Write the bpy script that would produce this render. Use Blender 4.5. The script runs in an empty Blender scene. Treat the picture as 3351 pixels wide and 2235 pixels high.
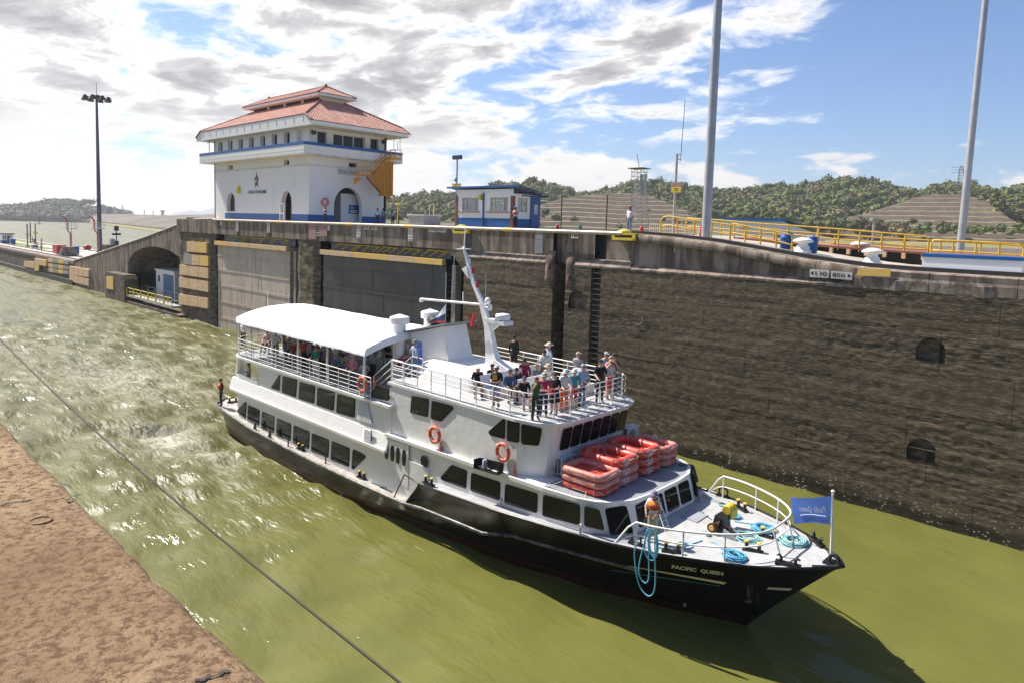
import bpy, bmesh, math, random
import numpy as np
from mathutils import Vector, Matrix
R = math.radians
random.seed(7)
rng = np.random.default_rng(11)
scene = bpy.context.scene
COL = scene.collection

# ---------------------------------------------------------------- camera
CAMZ = 12.7                     # eye height above the water in the chamber (1.5 m above the near wall)
FL, YAW, PIT, ROL, PPX, PPY = 2243.3, -0.75013909, -0.08478174, 0.02978728, 1692.2, 935.1
_f = np.array([math.cos(PIT)*math.sin(YAW), math.cos(PIT)*math.cos(YAW), math.sin(PIT)])
_r0 = np.array([math.cos(YAW), -math.sin(YAW), 0.0]); _u0 = np.cross(_r0, _f)
_r = _r0*math.cos(ROL)+_u0*math.sin(ROL); _u = -_r0*math.sin(ROL)+_u0*math.cos(ROL)
cam = bpy.data.cameras.new('camera'); cam_o = bpy.data.objects.new('camera', cam); COL.objects.link(cam_o)
M = Matrix(((_r[0], _u[0], -_f[0], 0), (_r[1], _u[1], -_f[1], 0), (_r[2], _u[2], -_f[2], CAMZ), (0, 0, 0, 1)))
cam_o.matrix_world = M
cam.sensor_width = 36.0; cam.lens = FL/3351*36.0
cam.shift_x = -(PPX-1675.5)/3351; cam.shift_y = (PPY-1117.5)/3351
cam.clip_start = 0.1; cam.clip_end = 20000
scene.camera = cam_o
def ray(sx, sy): return _f + _r*((sx-PPX)/FL) - _u*((sy-PPY)/FL)
def PV(sx, sy, y):
    d = ray(sx, sy); p = d*(y/d[1]); return Vector((p[0], p[1], p[2]+CAMZ))
def PZ(sx, sy, z):
    d = ray(sx, sy); p = d*((z-CAMZ)/d[2]); return Vector((p[0], p[1], p[2]+CAMZ))
def PX(sx, sy, x):
    d = ray(sx, sy); p = d*(x/d[0]); return Vector((p[0], p[1], p[2]+CAMZ))
def PD(sx, sy, dist):
    d = ray(sx, sy); d = d/math.hypot(d[0], d[1])*dist; return Vector((d[0], d[1], d[2]+CAMZ))
def AZ(sx):
    d = ray(sx, 740); return math.atan2(d[0], d[1])

# ---------------------------------------------------------------- sun, sky, exposure
SUN = Vector((-0.82, -0.14, 1.0)).normalized()          # direction towards the sun
sun = bpy.data.lights.new('sun', 'SUN'); sun.energy = 4.0; sun.angle = R(0.53); sun.color = (1.0, 0.95, 0.87)
sun_o = bpy.data.objects.new('sun', sun); COL.objects.link(sun_o)
sun_o.rotation_euler = SUN.to_track_quat('Z', 'Y').to_euler(); sun_o.location = (-60, -15, 90)
world = bpy.data.worlds.new('World'); scene.world = world; world.use_nodes = True
nt = world.node_tree; nt.nodes.clear()
def N(tree, typ, **kw):
    n = tree.nodes.new(typ)
    for k, v in kw.items(): setattr(n, k, v)
    return n
def L(tree, a, b): tree.links.new(a, b)
out = N(nt, 'ShaderNodeOutputWorld'); bg = N(nt, 'ShaderNodeBackground'); bg.inputs[1].default_value = 0.11
sky = N(nt, 'ShaderNodeTexSky', sky_type='NISHITA', sun_disc=False)
sky.sun_elevation = math.asin(SUN.z); sky.sun_rotation = math.atan2(SUN.x, SUN.y)
sky.altitude = 50; sky.air_density = 1.0; sky.dust_density = 0.7; sky.ozone_density = 2.5
tc = N(nt, 'ShaderNodeTexCoord'); sep = N(nt, 'ShaderNodeSeparateXYZ'); L(nt, tc.outputs['Generated'], sep.inputs[0])
def mth(tree, op, a, b=None, clamp=False):
    n = N(tree, 'ShaderNodeMath', operation=op); n.use_clamp = clamp
    for i, v in enumerate((a, b)):
        if v is None: continue
        if isinstance(v, (int, float)): n.inputs[i].default_value = v
        else: L(tree, v, n.inputs[i])
    return n.outputs[0]
def ramp(tree, fac, stops, interp='EASE'):
    n = N(tree, 'ShaderNodeValToRGB'); n.color_ramp.interpolation = interp
    e = n.color_ramp.elements
    while len(e) < len(stops): e.new(0.5)
    for el, (p, c) in zip(e, stops):
        el.position = p; el.color = (c, c, c, 1) if isinstance(c, (int, float)) else (*c, 1)
    L(tree, fac, n.inputs[0]); return n.outputs[0]
zc = mth(nt, 'MAXIMUM', sep.outputs[2], 0.0)
den = mth(nt, 'ADD', zc, 0.16)
cu = mth(nt, 'DIVIDE', sep.outputs[0], den); cv = mth(nt, 'DIVIDE', sep.outputs[1], den)
cmb = N(nt, 'ShaderNodeCombineXYZ'); L(nt, cu, cmb.inputs[0]); L(nt, cv, cmb.inputs[1])
mp = N(nt, 'ShaderNodeMapping'); L(nt, cmb.outputs[0], mp.inputs[0]); mp.inputs['Location'].default_value = (-4.5, 6.1, 2.4)
mp.inputs['Scale'].default_value = (1.0, 1.15, 1)
n1 = N(nt, 'ShaderNodeTexNoise'); n1.inputs['Scale'].default_value = 2.6; n1.inputs['Detail'].default_value = 9; n1.inputs['Roughness'].default_value = 0.6; n1.inputs['Distortion'].default_value = 0.35
L(nt, mp.outputs[0], n1.inputs['Vector'])
n2 = N(nt, 'ShaderNodeTexNoise'); n2.inputs['Scale'].default_value = 0.75; n2.inputs['Detail'].default_value = 5; n2.inputs['Roughness'].default_value = 0.55
mp2 = N(nt, 'ShaderNodeMapping'); L(nt, cmb.outputs[0], mp2.inputs[0]); mp2.inputs['Location'].default_value = (5.7, -1.2, 1.0); L(nt, mp2.outputs[0], n2.inputs['Vector'])
# more cloud towards the sun's side (-x), less towards +x
side = mth(nt, 'MULTIPLY', mth(nt, 'ADD', sep.outputs[0], 0.62), -0.25)
cov = mth(nt, 'ADD', mth(nt, 'ADD', mth(nt, 'MULTIPLY', n1.outputs[0], 0.62), mth(nt, 'MULTIPLY', n2.outputs[0], 0.38)), side)
# low cumulus bank near the horizon
nb = N(nt, 'ShaderNodeTexNoise'); nb.inputs['Scale'].default_value = 6.5; nb.inputs['Detail'].default_value = 8; nb.inputs['Roughness'].default_value = 0.56
mpb = N(nt, 'ShaderNodeMapping'); L(nt, tc.outputs['Generated'], mpb.inputs[0]); mpb.inputs['Scale'].default_value = (1, 1, 1.9); mpb.inputs['Location'].default_value = (0.35, 0.1, 0.0); L(nt, mpb.outputs[0], nb.inputs['Vector'])
hgt = mth(nt, 'SUBTRACT', 1.0, mth(nt, 'MULTIPLY', zc, 7.0), True)
bank = mth(nt, 'ADD', mth(nt, 'ADD', nb.outputs[0], mth(nt, 'MULTIPLY', hgt, 0.20)), mth(nt, 'MULTIPLY', mth(nt, 'ADD', sep.outputs[0], 0.62), -0.20))
bankm = mth(nt, 'MULTIPLY', ramp(nt, bank, [(0.60, 0), (0.66, 1)]), ramp(nt, zc, [(0.0, 1), (0.10, 0.95), (0.17, 0)]))
mask = mth(nt, 'MAXIMUM', ramp(nt, cov, [(0.47, 0), (0.575, 0.96)]), bankm)
# cloud tone: white where thin, grey where thick, pale and warm low down
tone = ramp(nt, mth(nt, 'ADD', cov, mth(nt, 'MULTIPLY', mth(nt, 'SUBTRACT', n1.outputs[0], 0.5), 0.10)), [(0.49, (6.2, 6.05, 5.85)), (0.555, (5.4, 5.25, 5.05)), (0.60, (3.1, 3.0, 2.95)), (0.66, (1.75, 1.72, 1.73))], 'LINEAR')
low = ramp(nt, zc, [(0.0, 1), (0.08, 0.85), (0.17, 0)])
mixl = N(nt, 'ShaderNodeMix', data_type='RGBA'); L(nt, low, mixl.inputs[0]); L(nt, tone, mixl.inputs[6]); mixl.inputs[7].default_value = (4.3, 4.1, 3.85, 1); tone = mixl.outputs[2]
tint = N(nt, 'ShaderNodeMix', data_type='RGBA', blend_type='MULTIPLY'); tint.inputs[0].default_value = 1.0; L(nt, sky.outputs[0], tint.inputs[6]); tint.inputs[7].default_value = (0.40, 0.50, 0.64, 1)
mix = N(nt, 'ShaderNodeMix', data_type='RGBA'); L(nt, mask, mix.inputs[0]); L(nt, tint.outputs[2], mix.inputs[6]); L(nt, tone, mix.inputs[7])
L(nt, mix.outputs[2], bg.inputs[0]); L(nt, bg.outputs[0], out.inputs[0])
vs = scene.view_settings; vs.view_transform = 'Standard'; vs.look = 'None'; vs.gamma = 1.0; vs.use_curve_mapping = False
vs.exposure = 1.08

# ---------------------------------------------------------------- mesh helpers
class MB:
    def __init__(s): s.v = []; s.f = []; s.m = []; s.s = []; s.cur = 0; s.smooth = False
    def add(s, vs, fs, smooth=None):
        o = len(s.v); s.v.extend([tuple(p) for p in vs]); sm = s.smooth if smooth is None else smooth
        for f in fs: s.f.append(tuple(i+o for i in f)); s.m.append(s.cur); s.s.append(sm)
        return s
    def box(s, x0, x1, y0, y1, z0, z1):
        if x0 > x1: x0, x1 = x1, x0
        if y0 > y1: y0, y1 = y1, y0
        if z0 > z1: z0, z1 = z1, z0
        return s.add([(x0,y0,z0),(x1,y0,z0),(x1,y1,z0),(x0,y1,z0),(x0,y0,z1),(x1,y0,z1),(x1,y1,z1),(x0,y1,z1)],
              [(0,3,2,1),(4,5,6,7),(0,1,5,4),(1,2,6,5),(2,3,7,6),(3,0,4,7)], False)
    def cbox(s, c, sx, sy, sz, rz=0, tilt=None):
        m = Matrix.Rotation(rz, 3, 'Z')
        if tilt is not None: m = m @ tilt
        c = Vector(c); a, b, d = sx/2, sy/2, sz/2
        P = [c+m@Vector(q) for q in ((-a,-b,-d),(a,-b,-d),(a,b,-d),(-a,b,-d),(-a,-b,d),(a,-b,d),(a,b,d),(-a,b,d))]
        return s.add(P, [(0,3,2,1),(4,5,6,7),(0,1,5,4),(1,2,6,5),(2,3,7,6),(3,0,4,7)], False)
    def prism(s, pts, off, smooth=False, caps=True):
        n = len(pts); off = Vector(off); A = [Vector(p) for p in pts]; B = [p+off for p in A]
        fs = [(i, (i+1) % n, n+(i+1) % n, n+i) for i in range(n)]
        s.add(A+B, fs, smooth)
        if caps:
            s.add(A, [tuple(range(n))[::-1]], False); s.add(B, [tuple(range(n))], False)
        return s
    def tube(s, pts, r, n=6, closed=False, caps=True, smooth=True, r2=None):
        P = [Vector(p) for p in pts]; k = len(P); vs = []; up = None
        for i, p in enumerate(P):
            if closed: d = P[(i+1) % k]-P[i-1]
            else: d = P[min(i+1, k-1)]-P[max(i-1, 0)]
            if d.length < 1e-9: d = Vector((0,0,1))
            d.normalize()
            if up is None or abs(up.dot(d)) > 0.98: up = Vector((0,0,1)) if abs(d.z) < 0.95 else Vector((1,0,0))
            a = d.cross(up).normalized(); b = a.cross(d).normalized(); up = b
            rr = r if r2 is None else r+(r2-r)*i/max(1, k-1)
            if isinstance(r, (list, tuple)): rr = r[i]
            for j in range(n):
                t = 2*math.pi*j/n; vs.append(p+a*(rr*math.cos(t))+b*(rr*math.sin(t)))
        fs = []
        for i in range(k if closed else k-1):
            i2 = (i+1) % k
            for j in range(n): fs.append((i*n+j, i2*n+j, i2*n+(j+1) % n, i*n+(j+1) % n))
        s.add(vs, fs, smooth)
        if caps and not closed:
            s.add(vs[:n], [tuple(range(n))], False); s.add(vs[-n:], [tuple(range(n))[::-1]], False)
        return s
    def lathe(s, prof, c=(0,0,0), n=16, smooth=True, axis='z'):
        c = Vector(c); vs = []
        for r_, z_ in prof:
            for j in range(n):
                t = 2*math.pi*j/n
                q = (r_*math.cos(t), r_*math.sin(t), z_)
                if axis == 'y': q = (q[0], q[2], q[1])
                if axis == 'x': q = (q[2], q[0], q[1])
                vs.append(c+Vector(q))
        fs = [(i*n+j, i*n+(j+1) % n, (i+1)*n+(j+1) % n, (i+1)*n+j) for i in range(len(prof)-1) for j in range(n)]
        s.add(vs, fs, smooth)
        s.add(vs[:n], [tuple(range(n))[::-1]], False); s.add(vs[-n:], [tuple(range(n))], False); return s
    def ell(s, c, rx, ry, rz, nu=10, nv=7, smooth=True, half=False):
        vs = []; c = Vector(c); v0 = 0 if half else -math.pi/2
        for i in range(nv+1):
            ph = v0+(math.pi/2-v0)*i/nv
            for j in range(nu):
                t = 2*math.pi*j/nu; vs.append(c+Vector((rx*math.cos(ph)*math.cos(t), ry*math.cos(ph)*math.sin(t), rz*math.sin(ph))))
        return s.add(vs, [(i*nu+j, i*nu+(j+1) % nu, (i+1)*nu+(j+1) % nu, (i+1)*nu+j) for i in range(nv) for j in range(nu)], smooth)
    def quad(s, a, b, c, d): return s.add([a, b, c, d], [(0,1,2,3)], False)
    def grid(s, P, smooth=False, closed_u=False):
        nu, nv = len(P), len(P[0]); vs = [q for row in P for q in row]
        fs = [(i*nv+j, ((i+1) % nu)*nv+j, ((i+1) % nu)*nv+j+1, i*nv+j+1) for i in range(nu if closed_u else nu-1) for j in range(nv-1)]
        return s.add(vs, fs, smooth)
ORG = {}
def link(name, me, parent, org=(0,0,0), **tags):
    o = bpy.data.objects.new(name, me); COL.objects.link(o)
    if parent is not None: o.parent = parent
    ORG[o.name] = Vector(org)
    tag(o, **tags); return o
def tag(o, label=None, cat=None, group=None, kind=None):
    if label: o['label'] = label
    if cat: o['category'] = cat
    if group: o['group'] = group
    if kind: o['kind'] = kind
    return o
def thing(name, label, cat, loc=(0,0,0), group=None):
    o = bpy.data.objects.new(name, None); COL.objects.link(o); o.location = loc; o.empty_display_size = 0.2
    ORG[o.name] = Vector(loc); tag(o, label, cat, group); return o
def _build(s, name, mats, parent=None, **tags):
    me = bpy.data.meshes.new(name)
    org = ORG.get(parent.name, Vector((0,0,0))) if parent is not None else Vector(tags.pop('org', (0,0,0)))
    V = [(p[0]-org[0], p[1]-org[1], p[2]-org[2]) for p in s.v]
    me.from_pydata(V, [], s.f)
    if not isinstance(mats, (list, tuple)): mats = [mats]
    for m_ in mats: me.materials.append(MAT[m_] if isinstance(m_, str) else m_)
    me.polygons.foreach_set('material_index', [min(i, len(mats)-1) for i in s.m])
    me.polygons.foreach_set('use_smooth', s.s); me.update()
    o = link(name, me, parent, org, **tags)
    if parent is None: o.location = org
    return o
MB.build = _build
def copy_tree(o, loc=None, parent=None, label=None, rz=None):
    c = o.copy(); COL.objects.link(c); c.parent = parent
    if loc is not None: c.location = loc
    if rz is not None: c.rotation_euler = (0, 0, rz)
    if label: c['label'] = label
    for ch in o.children: copy_tree(ch, parent=c)
    return c
def lerp(a, b, t): return a+(b-a)*t
def tab(x, T):
    xs = [t[0] for t in T]; return float(np.interp(x, xs, [t[1] for t in T]))
def arcpts(cx, cy, r, a0, a1, n): return [(cx+r*math.cos(R(a0+(a1-a0)*i/n)), cy+r*math.sin(R(a0+(a1-a0)*i/n))) for i in range(n+1)]
def rrect(x0, x1, y0, y1, r, n=3):
    return arcpts(x1-r, y1-r, r, 0, 90, n)+arcpts(x0+r, y1-r, r, 90, 180, n)+arcpts(x0+r, y0+r, r, 180, 270, n)+arcpts(x1-r, y0+r, r, 270, 360, n)
def roundpoly(P, r, n=3):
    out = []; k = len(P)
    for i in range(k):
        p = Vector(P[i]); a = Vector(P[i-1]); b = Vector(P[(i+1) % k])
        u = (a-p); w = (b-p); rr = min(r, u.length*0.45, w.length*0.45); u.normalize(); w.normalize()
        p0 = p+u*rr; p1 = p+w*rr
        for j in range(n+1):
            t = j/n; out.append(p0*(1-t)**2+p*2*t*(1-t)+p1*t*t)
    return out
_TXT = {}
def text_verts(body, shear=0.0, bold=0.0):
    key = (body, shear, bold)
    if key in _TXT: return _TXT[key]
    cu_ = bpy.data.curves.new('t', 'FONT'); cu_.body = body; cu_.shear = shear; cu_.offset = bold; cu_.resolution_u = 2; cu_.fill_mode = 'FRONT'
    ob = bpy.data.objects.new('t', cu_); COL.objects.link(ob)
    dg = bpy.context.evaluated_depsgraph_get(); dg.update()
    me = bpy.data.meshes.new_from_object(ob.evaluated_get(dg))
    V = np.array([v.co[:] for v in me.vertices]); F = [tuple(p.vertices) for p in me.polygons]
    bpy.data.objects.remove(ob); bpy.data.curves.remove(cu_); bpy.data.meshes.remove(me)
    V[:,0] -= V[:,0].min(); V[:,1] -= V[:,1].min(); w, h_ = V[:,0].max(), V[:,1].max()
    V[:,0] /= w; V[:,1] /= h_
    _TXT[key] = (V[:,:2], F); return _TXT[key]
def text_on(name, body, p0, ru, up, mat, parent=None, shear=0, bold=0.01, thick=0.006, fn=None, **tags):
    """lettering: p0 lower-left corner, ru vector across the whole word, up vector of the cap height"""
    V, F = text_verts(body, shear, bold); p0 = Vector(p0); ru = Vector(ru); up = Vector(up)
    nrm = ru.cross(up).normalized()
    pts = [(fn(v[0], v[1]) if fn else p0+ru*v[0]+up*v[1]) for v in V]
    b = MB(); b.add([p+nrm*thick for p in pts] if not fn else pts, F)
    return b.build(name, mat, parent, **tags)
# ---------------------------------------------------------------- materials
MAT = {}
def newmat(name):
    m = bpy.data.materials.new(name); m.use_nodes = True; MAT[name] = m
    t = m.node_tree; b = t.nodes['Principled BSDF']; return m, t, b
def posvec(t, scale=(1,1,1), loc=(0,0,0), rot=(0,0,0)):
    g = N(t, 'ShaderNodeNewGeometry'); mp_ = N(t, 'ShaderNodeMapping'); L(t, g.outputs['Position'], mp_.inputs[0])
    mp_.inputs['Scale'].default_value = scale; mp_.inputs['Location'].default_value = loc; mp_.inputs['Rotation'].default_value = rot; return mp_.outputs[0]
def objvec(t, scale=(1,1,1)):
    g = N(t, 'ShaderNodeTexCoord'); mp_ = N(t, 'ShaderNodeMapping'); L(t, g.outputs['Object'], mp_.inputs[0]); mp_.inputs['Scale'].default_value = scale; return mp_.outputs[0]
def noise(t, vec, scale, detail=5, rough=0.55, dist=0):
    n = N(t, 'ShaderNodeTexNoise'); n.inputs['Scale'].default_value = scale; n.inputs['Detail'].default_value = detail
    n.inputs['Roughness'].default_value = rough; n.inputs['Distortion'].default_value = dist; L(t, vec, n.inputs['Vector']); return n.outputs[0]
def mixc(t, fac, a, b, blend='MIX'):
    n = N(t, 'ShaderNodeMix', data_type='RGBA', blend_type=blend)
    for i, v in ((0, fac), (6, a), (7, b)):
        if isinstance(v, (int, float)): n.inputs[i].default_value = v
        elif isinstance(v, (tuple, list)): n.inputs[i].default_value = (*v, 1) if len(v) == 3 else v
        else: L(t, v, n.inputs[i])
    return n.outputs[2]
def bumpn(t, b, hgt_, strength=0.3, dist=0.02, prev=None):
    n = N(t, 'ShaderNodeBump'); n.inputs['Strength'].default_value = strength; n.inputs['Distance'].default_value = dist
    L(t, hgt_, n.inputs['Height'])
    if prev is not None: L(t, prev, n.inputs['Normal'])
    if b is not None: L(t, n.outputs[0], b.inputs['Normal'])
    return n.outputs[0]
def pm(name, col, rough=0.55, metal=0.0, col2=None, var=0.22, scale=1.5, bump=0.0, bscale=12, stretch=(1,1,1), spec=0.5, coat=0.0, sharp=(0.35, 0.7), trans=0, bdist=0.02):
    m, t, b = newmat(name)
    v = posvec(t, stretch); n = noise(t, v, scale, 6, 0.62)
    c2 = col2 if col2 else tuple(c*(1-var) for c in col)
    f = ramp(t, n, [(sharp[0], 0), (sharp[1], 1)])
    L(t, mixc(t, f, col, c2), b.inputs['Base Color'])
    b.inputs['Roughness'].default_value = rough; b.inputs['Metallic'].default_value = metal
    b.inputs['Specular IOR Level'].default_value = spec
    if coat: b.inputs['Coat Weight'].default_value = coat
    if bump: bumpn(t, b, noise(t, v, bscale, 5), bump, bdist)
    return m
# concrete above the chamber's high water: rusty, streaked by run-off
def streaked(name, base, dark, lightc, zs=(0.55, 0.55, 0.06), amt=1.0):
    m, t, b = newmat(name)
    v1 = posvec(t, zs); s1 = noise(t, v1, 2.6, 6, 0.65, 0.4)
    v2 = posvec(t); s2 = noise(t, v2, 0.9, 7, 0.62); s3 = noise(t, v2, 9, 6, 0.7)
    c = mixc(t, ramp(t, s2, [(0.36, 0), (0.66, 1)]), base, lightc)
    c = mixc(t, mth(t, 'MULTIPLY', ramp(t, s1, [(0.42, 0), (0.60, 1)]), amt), c, dark)
    c = mixc(t, ramp(t, s3, [(0.55, 0), (0.75, 0.45)]), c, tuple(x*0.5 for x in dark))
    L(t, c, b.inputs['Base Color']); b.inputs['Roughness'].default_value = 0.9; b.inputs['Specular IOR Level'].default_value = 0.2
    n1_ = bumpn(t, None, s2, 0.35, 0.08); bumpn(t, b, s3, 0.45, 0.02, n1_); return m
streaked('cap_concrete', (0.25, 0.195, 0.145), (0.075, 0.057, 0.043), (0.34, 0.275, 0.21), amt=.8)
streaked('ramp_concrete', (0.25, 0.19, 0.14), (0.075, 0.057, 0.043), (0.34, 0.27, 0.20), amt=.8)
streaked('ledge_concrete', (0.27, 0.20, 0.155), (0.09, 0.068, 0.05), (0.36, 0.29, 0.235), (0.9, 0.9, 0.5), 0.7)
streaked('pier_rough', (0.15, 0.118, 0.08), (0.065, 0.052, 0.036), (0.22, 0.175, 0.125), (0.4, 0.4, 1.2), .8)
# chamber wall below high water: mossy, pitted, layered
m, t, b = newmat('chamber_wall')
v = posvec(t); vst = posvec(t, (0.10, 0.10, 2.4)); vst2 = posvec(t, (0.30, 0.30, 2.0))
a1 = noise(t, v, 0.55, 6, 0.6); a2 = noise(t, vst, 1.3, 7, 0.65); a3 = noise(t, vst2, 9, 7, 0.72, 0.4); a4 = noise(t, v, 26, 4, 0.7)
c = mixc(t, ramp(t, a1, [(0.3, 0), (0.7, 1)]), (0.098, 0.075, 0.047), (0.122, 0.093, 0.058))
c = mixc(t, ramp(t, a2, [(0.44, 0), (0.62, 0.85)]), c, (0.054, 0.042, 0.028))
c = mixc(t, ramp(t, a3, [(0.48, 0), (0.60, 0.65)]), c, (0.28, 0.215, 0.14))  # light grains; their pale colour also paints in highlights of sun grazing the relief
c = mixc(t, ramp(t, a4, [(0.60, 0), (0.72, 0.8)]), c, (0.022, 0.02, 0.015))
sz = N(t, 'ShaderNodeSeparateXYZ'); g = N(t, 'ShaderNodeNewGeometry'); L(t, g.outputs['Position'], sz.inputs[0])
wob = mth(t, 'ADD', sz.outputs[2], mth(t, 'MULTIPLY', a1, 1.4))
# barnacles and dark wet weed in the tidal band
wet = ramp(t, mth(t, 'MULTIPLY', wob, 0.25), [(0.26, 1), (0.42, 0)])
c = mixc(t, mth(t, 'MULTIPLY', wet, 0.75), c, (0.018, 0.017, 0.012))
vo = N(t, 'ShaderNodeTexVoronoi'); vo.inputs['Scale'].default_value = 7; L(t, posvec(t, (0.7, 0.7, 1.1)), vo.inputs['Vector'])
barn = mth(t, 'MULTIPLY', ramp(t, vo.outputs[0], [(0.20, 1), (0.33, 0)]), mth(t, 'MULTIPLY', ramp(t, mth(t, 'MULTIPLY', wob, 0.25), [(0.20, 1), (0.75, 0)]), ramp(t, noise(t, v, 2.2, 4), [(0.45, 0), (0.6, 1)])))
c = mixc(t, barn, c, (0.50, 0.46, 0.36))
L(t, c, b.inputs['Base Color']); b.inputs['Roughness'].default_value = 0.88; b.inputs['Specular IOR Level'].default_value = 0.25
n1_ = bumpn(t, None, a3, 0.5, 0.035); n2_ = bumpn(t, None, a2, 0.4, 0.04, n1_); bumpn(t, b, a4, 0.4, 0.012, n2_)
# near wall top: brown weathered exposed aggregate
m, t, b = newmat('near_concrete')
v = posvec(t); a1 = noise(t, v, 0.9, 6, 0.6); a2 = noise(t, v, 26, 6, 0.75, 0.3); a3 = noise(t, posvec(t, (1,1,1), (4, 9, 0)), 1.5, 5, 0.6); a4 = noise(t, v, 90, 3, 0.7)
c = mixc(t, ramp(t, a1, [(0.32, 0), (0.68, 1)]), (0.29, 0.185, 0.098), (0.43, 0.30, 0.175))
c = mixc(t, ramp(t, a2, [(0.40, 0.85), (0.54, 0)]), c, (0.09, 0.045, 0.024))
c = mixc(t, ramp(t, a4, [(0.56, 0), (0.72, 0.7)]), c, (0.56, 0.40, 0.26))
c = mixc(t, ramp(t, a3, [(0.60, 0), (0.78, 0.6)]), c, (0.55, 0.44, 0.35))
sz = N(t, 'ShaderNodeSeparateXYZ'); g = N(t, 'ShaderNodeNewGeometry'); L(t, g.outputs['Position'], sz.inputs[0])
edge = ramp(t, mth(t, 'ADD', sz.outputs[1], mth(t, 'MULTIPLY', a1, 0.35)), [(1.06, 0), (1.20, 0.75)])
c = mixc(t, mth(t, 'MULTIPLY', edge, ramp(t, a3, [(0.36, 0.15), (0.56, 1)])), c, (0.62, 0.50, 0.38))
a5 = noise(t, posvec(t, (0.8, 1.4, 1), (2, 7, 0), (0, 0, 0.7)), 0.55, 5, 0.6); c = mixc(t, ramp(t, a5, [(0.44, 0), (0.66, 0.62)]), c, (0.15, 0.085, 0.045))
L(t, c, b.inputs['Base Color']); b.inputs['Roughness'].default_value = 0.93; b.inputs['Specular IOR Level'].default_value = 0.2
n1_ = bumpn(t, None, a2, 0.9, 0.02); n2_ = bumpn(t, None, a1, 0.5, 0.05, n1_); bumpn(t, b, a4, 0.5, 0.004, n2_)
# water: turbid olive green, glossy, rippled; foam in the wash
m, t, b = newmat('canal_water')
v = posvec(t); g = N(t, 'ShaderNodeNewGeometry'); sz = N(t, 'ShaderNodeSeparateXYZ'); L(t, g.outputs['Position'], sz.inputs[0])
w0 = noise(t, posvec(t, (0.5, 0.9, 1), (0,0,0), (0,0,0.35)), 0.42, 3, 0.5, 0.4); w1 = noise(t, posvec(t, (0.40, 1.25, 1), (3,1,0), (0,0,0.4)), 1.2, 3, 0.5, 0.25); w2 = noise(t, posvec(t, (0.5, 1.4, 1), (5,2,0), (0,0,0.1)), 4.2, 4, 0.55, 0.25); w3 = noise(t, posvec(t, (0.8,1.2,1)), 14, 3, 0.6)
big = noise(t, v, 0.06, 4, 0.5); patch = ramp(t, noise(t, posvec(t, (0.5, 1.0, 1), (9, 4, 0)), 0.16, 4, 0.6, 0.5), [(0.36, 0.25), (0.64, 1.0)])
chop = mth(t, 'MULTIPLY', ramp(t, mth(t, 'MULTIPLY', mth(t, 'ADD', sz.outputs[0], 60), 0.01), [(0.0, 1.0), (0.26, 0.95), (0.44, 0.42), (0.60, 0.17)]), ramp(t, mth(t, 'MULTIPLY', mth(t, 'ADD', sz.outputs[0], 300), 0.004), [(0.0, 0.12), (0.5, 0.35), (0.9, 1.0)]))
c = mixc(t, ramp(t, big, [(0.35, 0), (0.65, 1)]), (0.125, 0.124, 0.030), (0.152, 0.150, 0.040)); c = mixc(t, ramp(t, mth(t, 'MULTIPLY', mth(t, 'ADD', sz.outputs[0], 60), 0.01), [(0.10, 0.6), (0.48, 0.0)]), c, (0.095, 0.084, 0.034))
def blob(cx, cy, rx, ry):
    dx = mth(t, 'DIVIDE', mth(t, 'SUBTRACT', sz.outputs[0], cx), rx); dy = mth(t, 'DIVIDE', mth(t, 'SUBTRACT', sz.outputs[1], cy), ry)
    return mth(t, 'SUBTRACT', 1.0, mth(t, 'SQRT', mth(t, 'ADD', mth(t, 'MULTIPLY', dx, dx), mth(t, 'MULTIPLY', dy, dy))), True)
fo = mth(t, 'MAXIMUM', mth(t, 'MAXIMUM', mth(t, 'MULTIPLY', blob(-40.5, 14.6, 7.5, 3.6), 1.0), mth(t, 'MULTIPLY', blob(-36.0, 15.2, 8.0, 2.2), 0.8)), mth(t, 'MULTIPLY', blob(-58, 18, 24, 11), 0.72))
ft = noise(t, posvec(t, (0.45, 1.2, 1), (0,0,0), (0,0,0.2)), 2.2, 9, 0.74, 1.6)
foam = ramp(t, mth(t, 'ADD', mth(t, 'MULTIPLY', fo, 0.30), mth(t, 'MULTIPLY', ft, 0.8)), [(0.54, 0), (0.66, 0.45), (0.80, 0.95)], 'LINEAR')
c = mixc(t, foam, c, (0.66, 0.62, 0.50))
L(t, c, b.inputs['Base Color']); b.inputs['IOR'].default_value = 1.33
lm = mth(t, 'MULTIPLY', ramp(t, mth(t, 'MULTIPLY', mth(t, 'ADD', sz.outputs[0], 60), 0.01), [(0.0, 1.0), (0.22, 1.0), (0.42, 0.15), (0.52, 0.0)]), ramp(t, noise(t, posvec(t, (0.22, 1.0, 1), (1, 8, 0), (0, 0, 0.15)), 0.55, 6, 0.62, 0.8), [(0.36, 0.15), (0.58, 1.0)]))
rg_ = mth(t, 'ADD', 0.09, mth(t, 'MULTIPLY', lm, 0.42)); rg_ = mth(t, 'ADD', rg_, mth(t, 'MULTIPLY', foam, 0.3)); L(t, rg_, b.inputs['Roughness'])
hh = mth(t, 'ADD', mth(t, 'MULTIPLY', w0, 0.9), mth(t, 'ADD', mth(t, 'MULTIPLY', w1, 0.55), mth(t, 'MULTIPLY', mth(t, 'ADD', mth(t, 'MULTIPLY', w2, 0.20), mth(t, 'MULTIPLY', w3, 0.05)), patch)))
hh = mth(t, 'ADD', mth(t, 'MULTIPLY', hh, chop), mth(t, 'MULTIPLY', foam, 0.08))
bumpn(t, b, hh, 1.0, 0.36)
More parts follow.
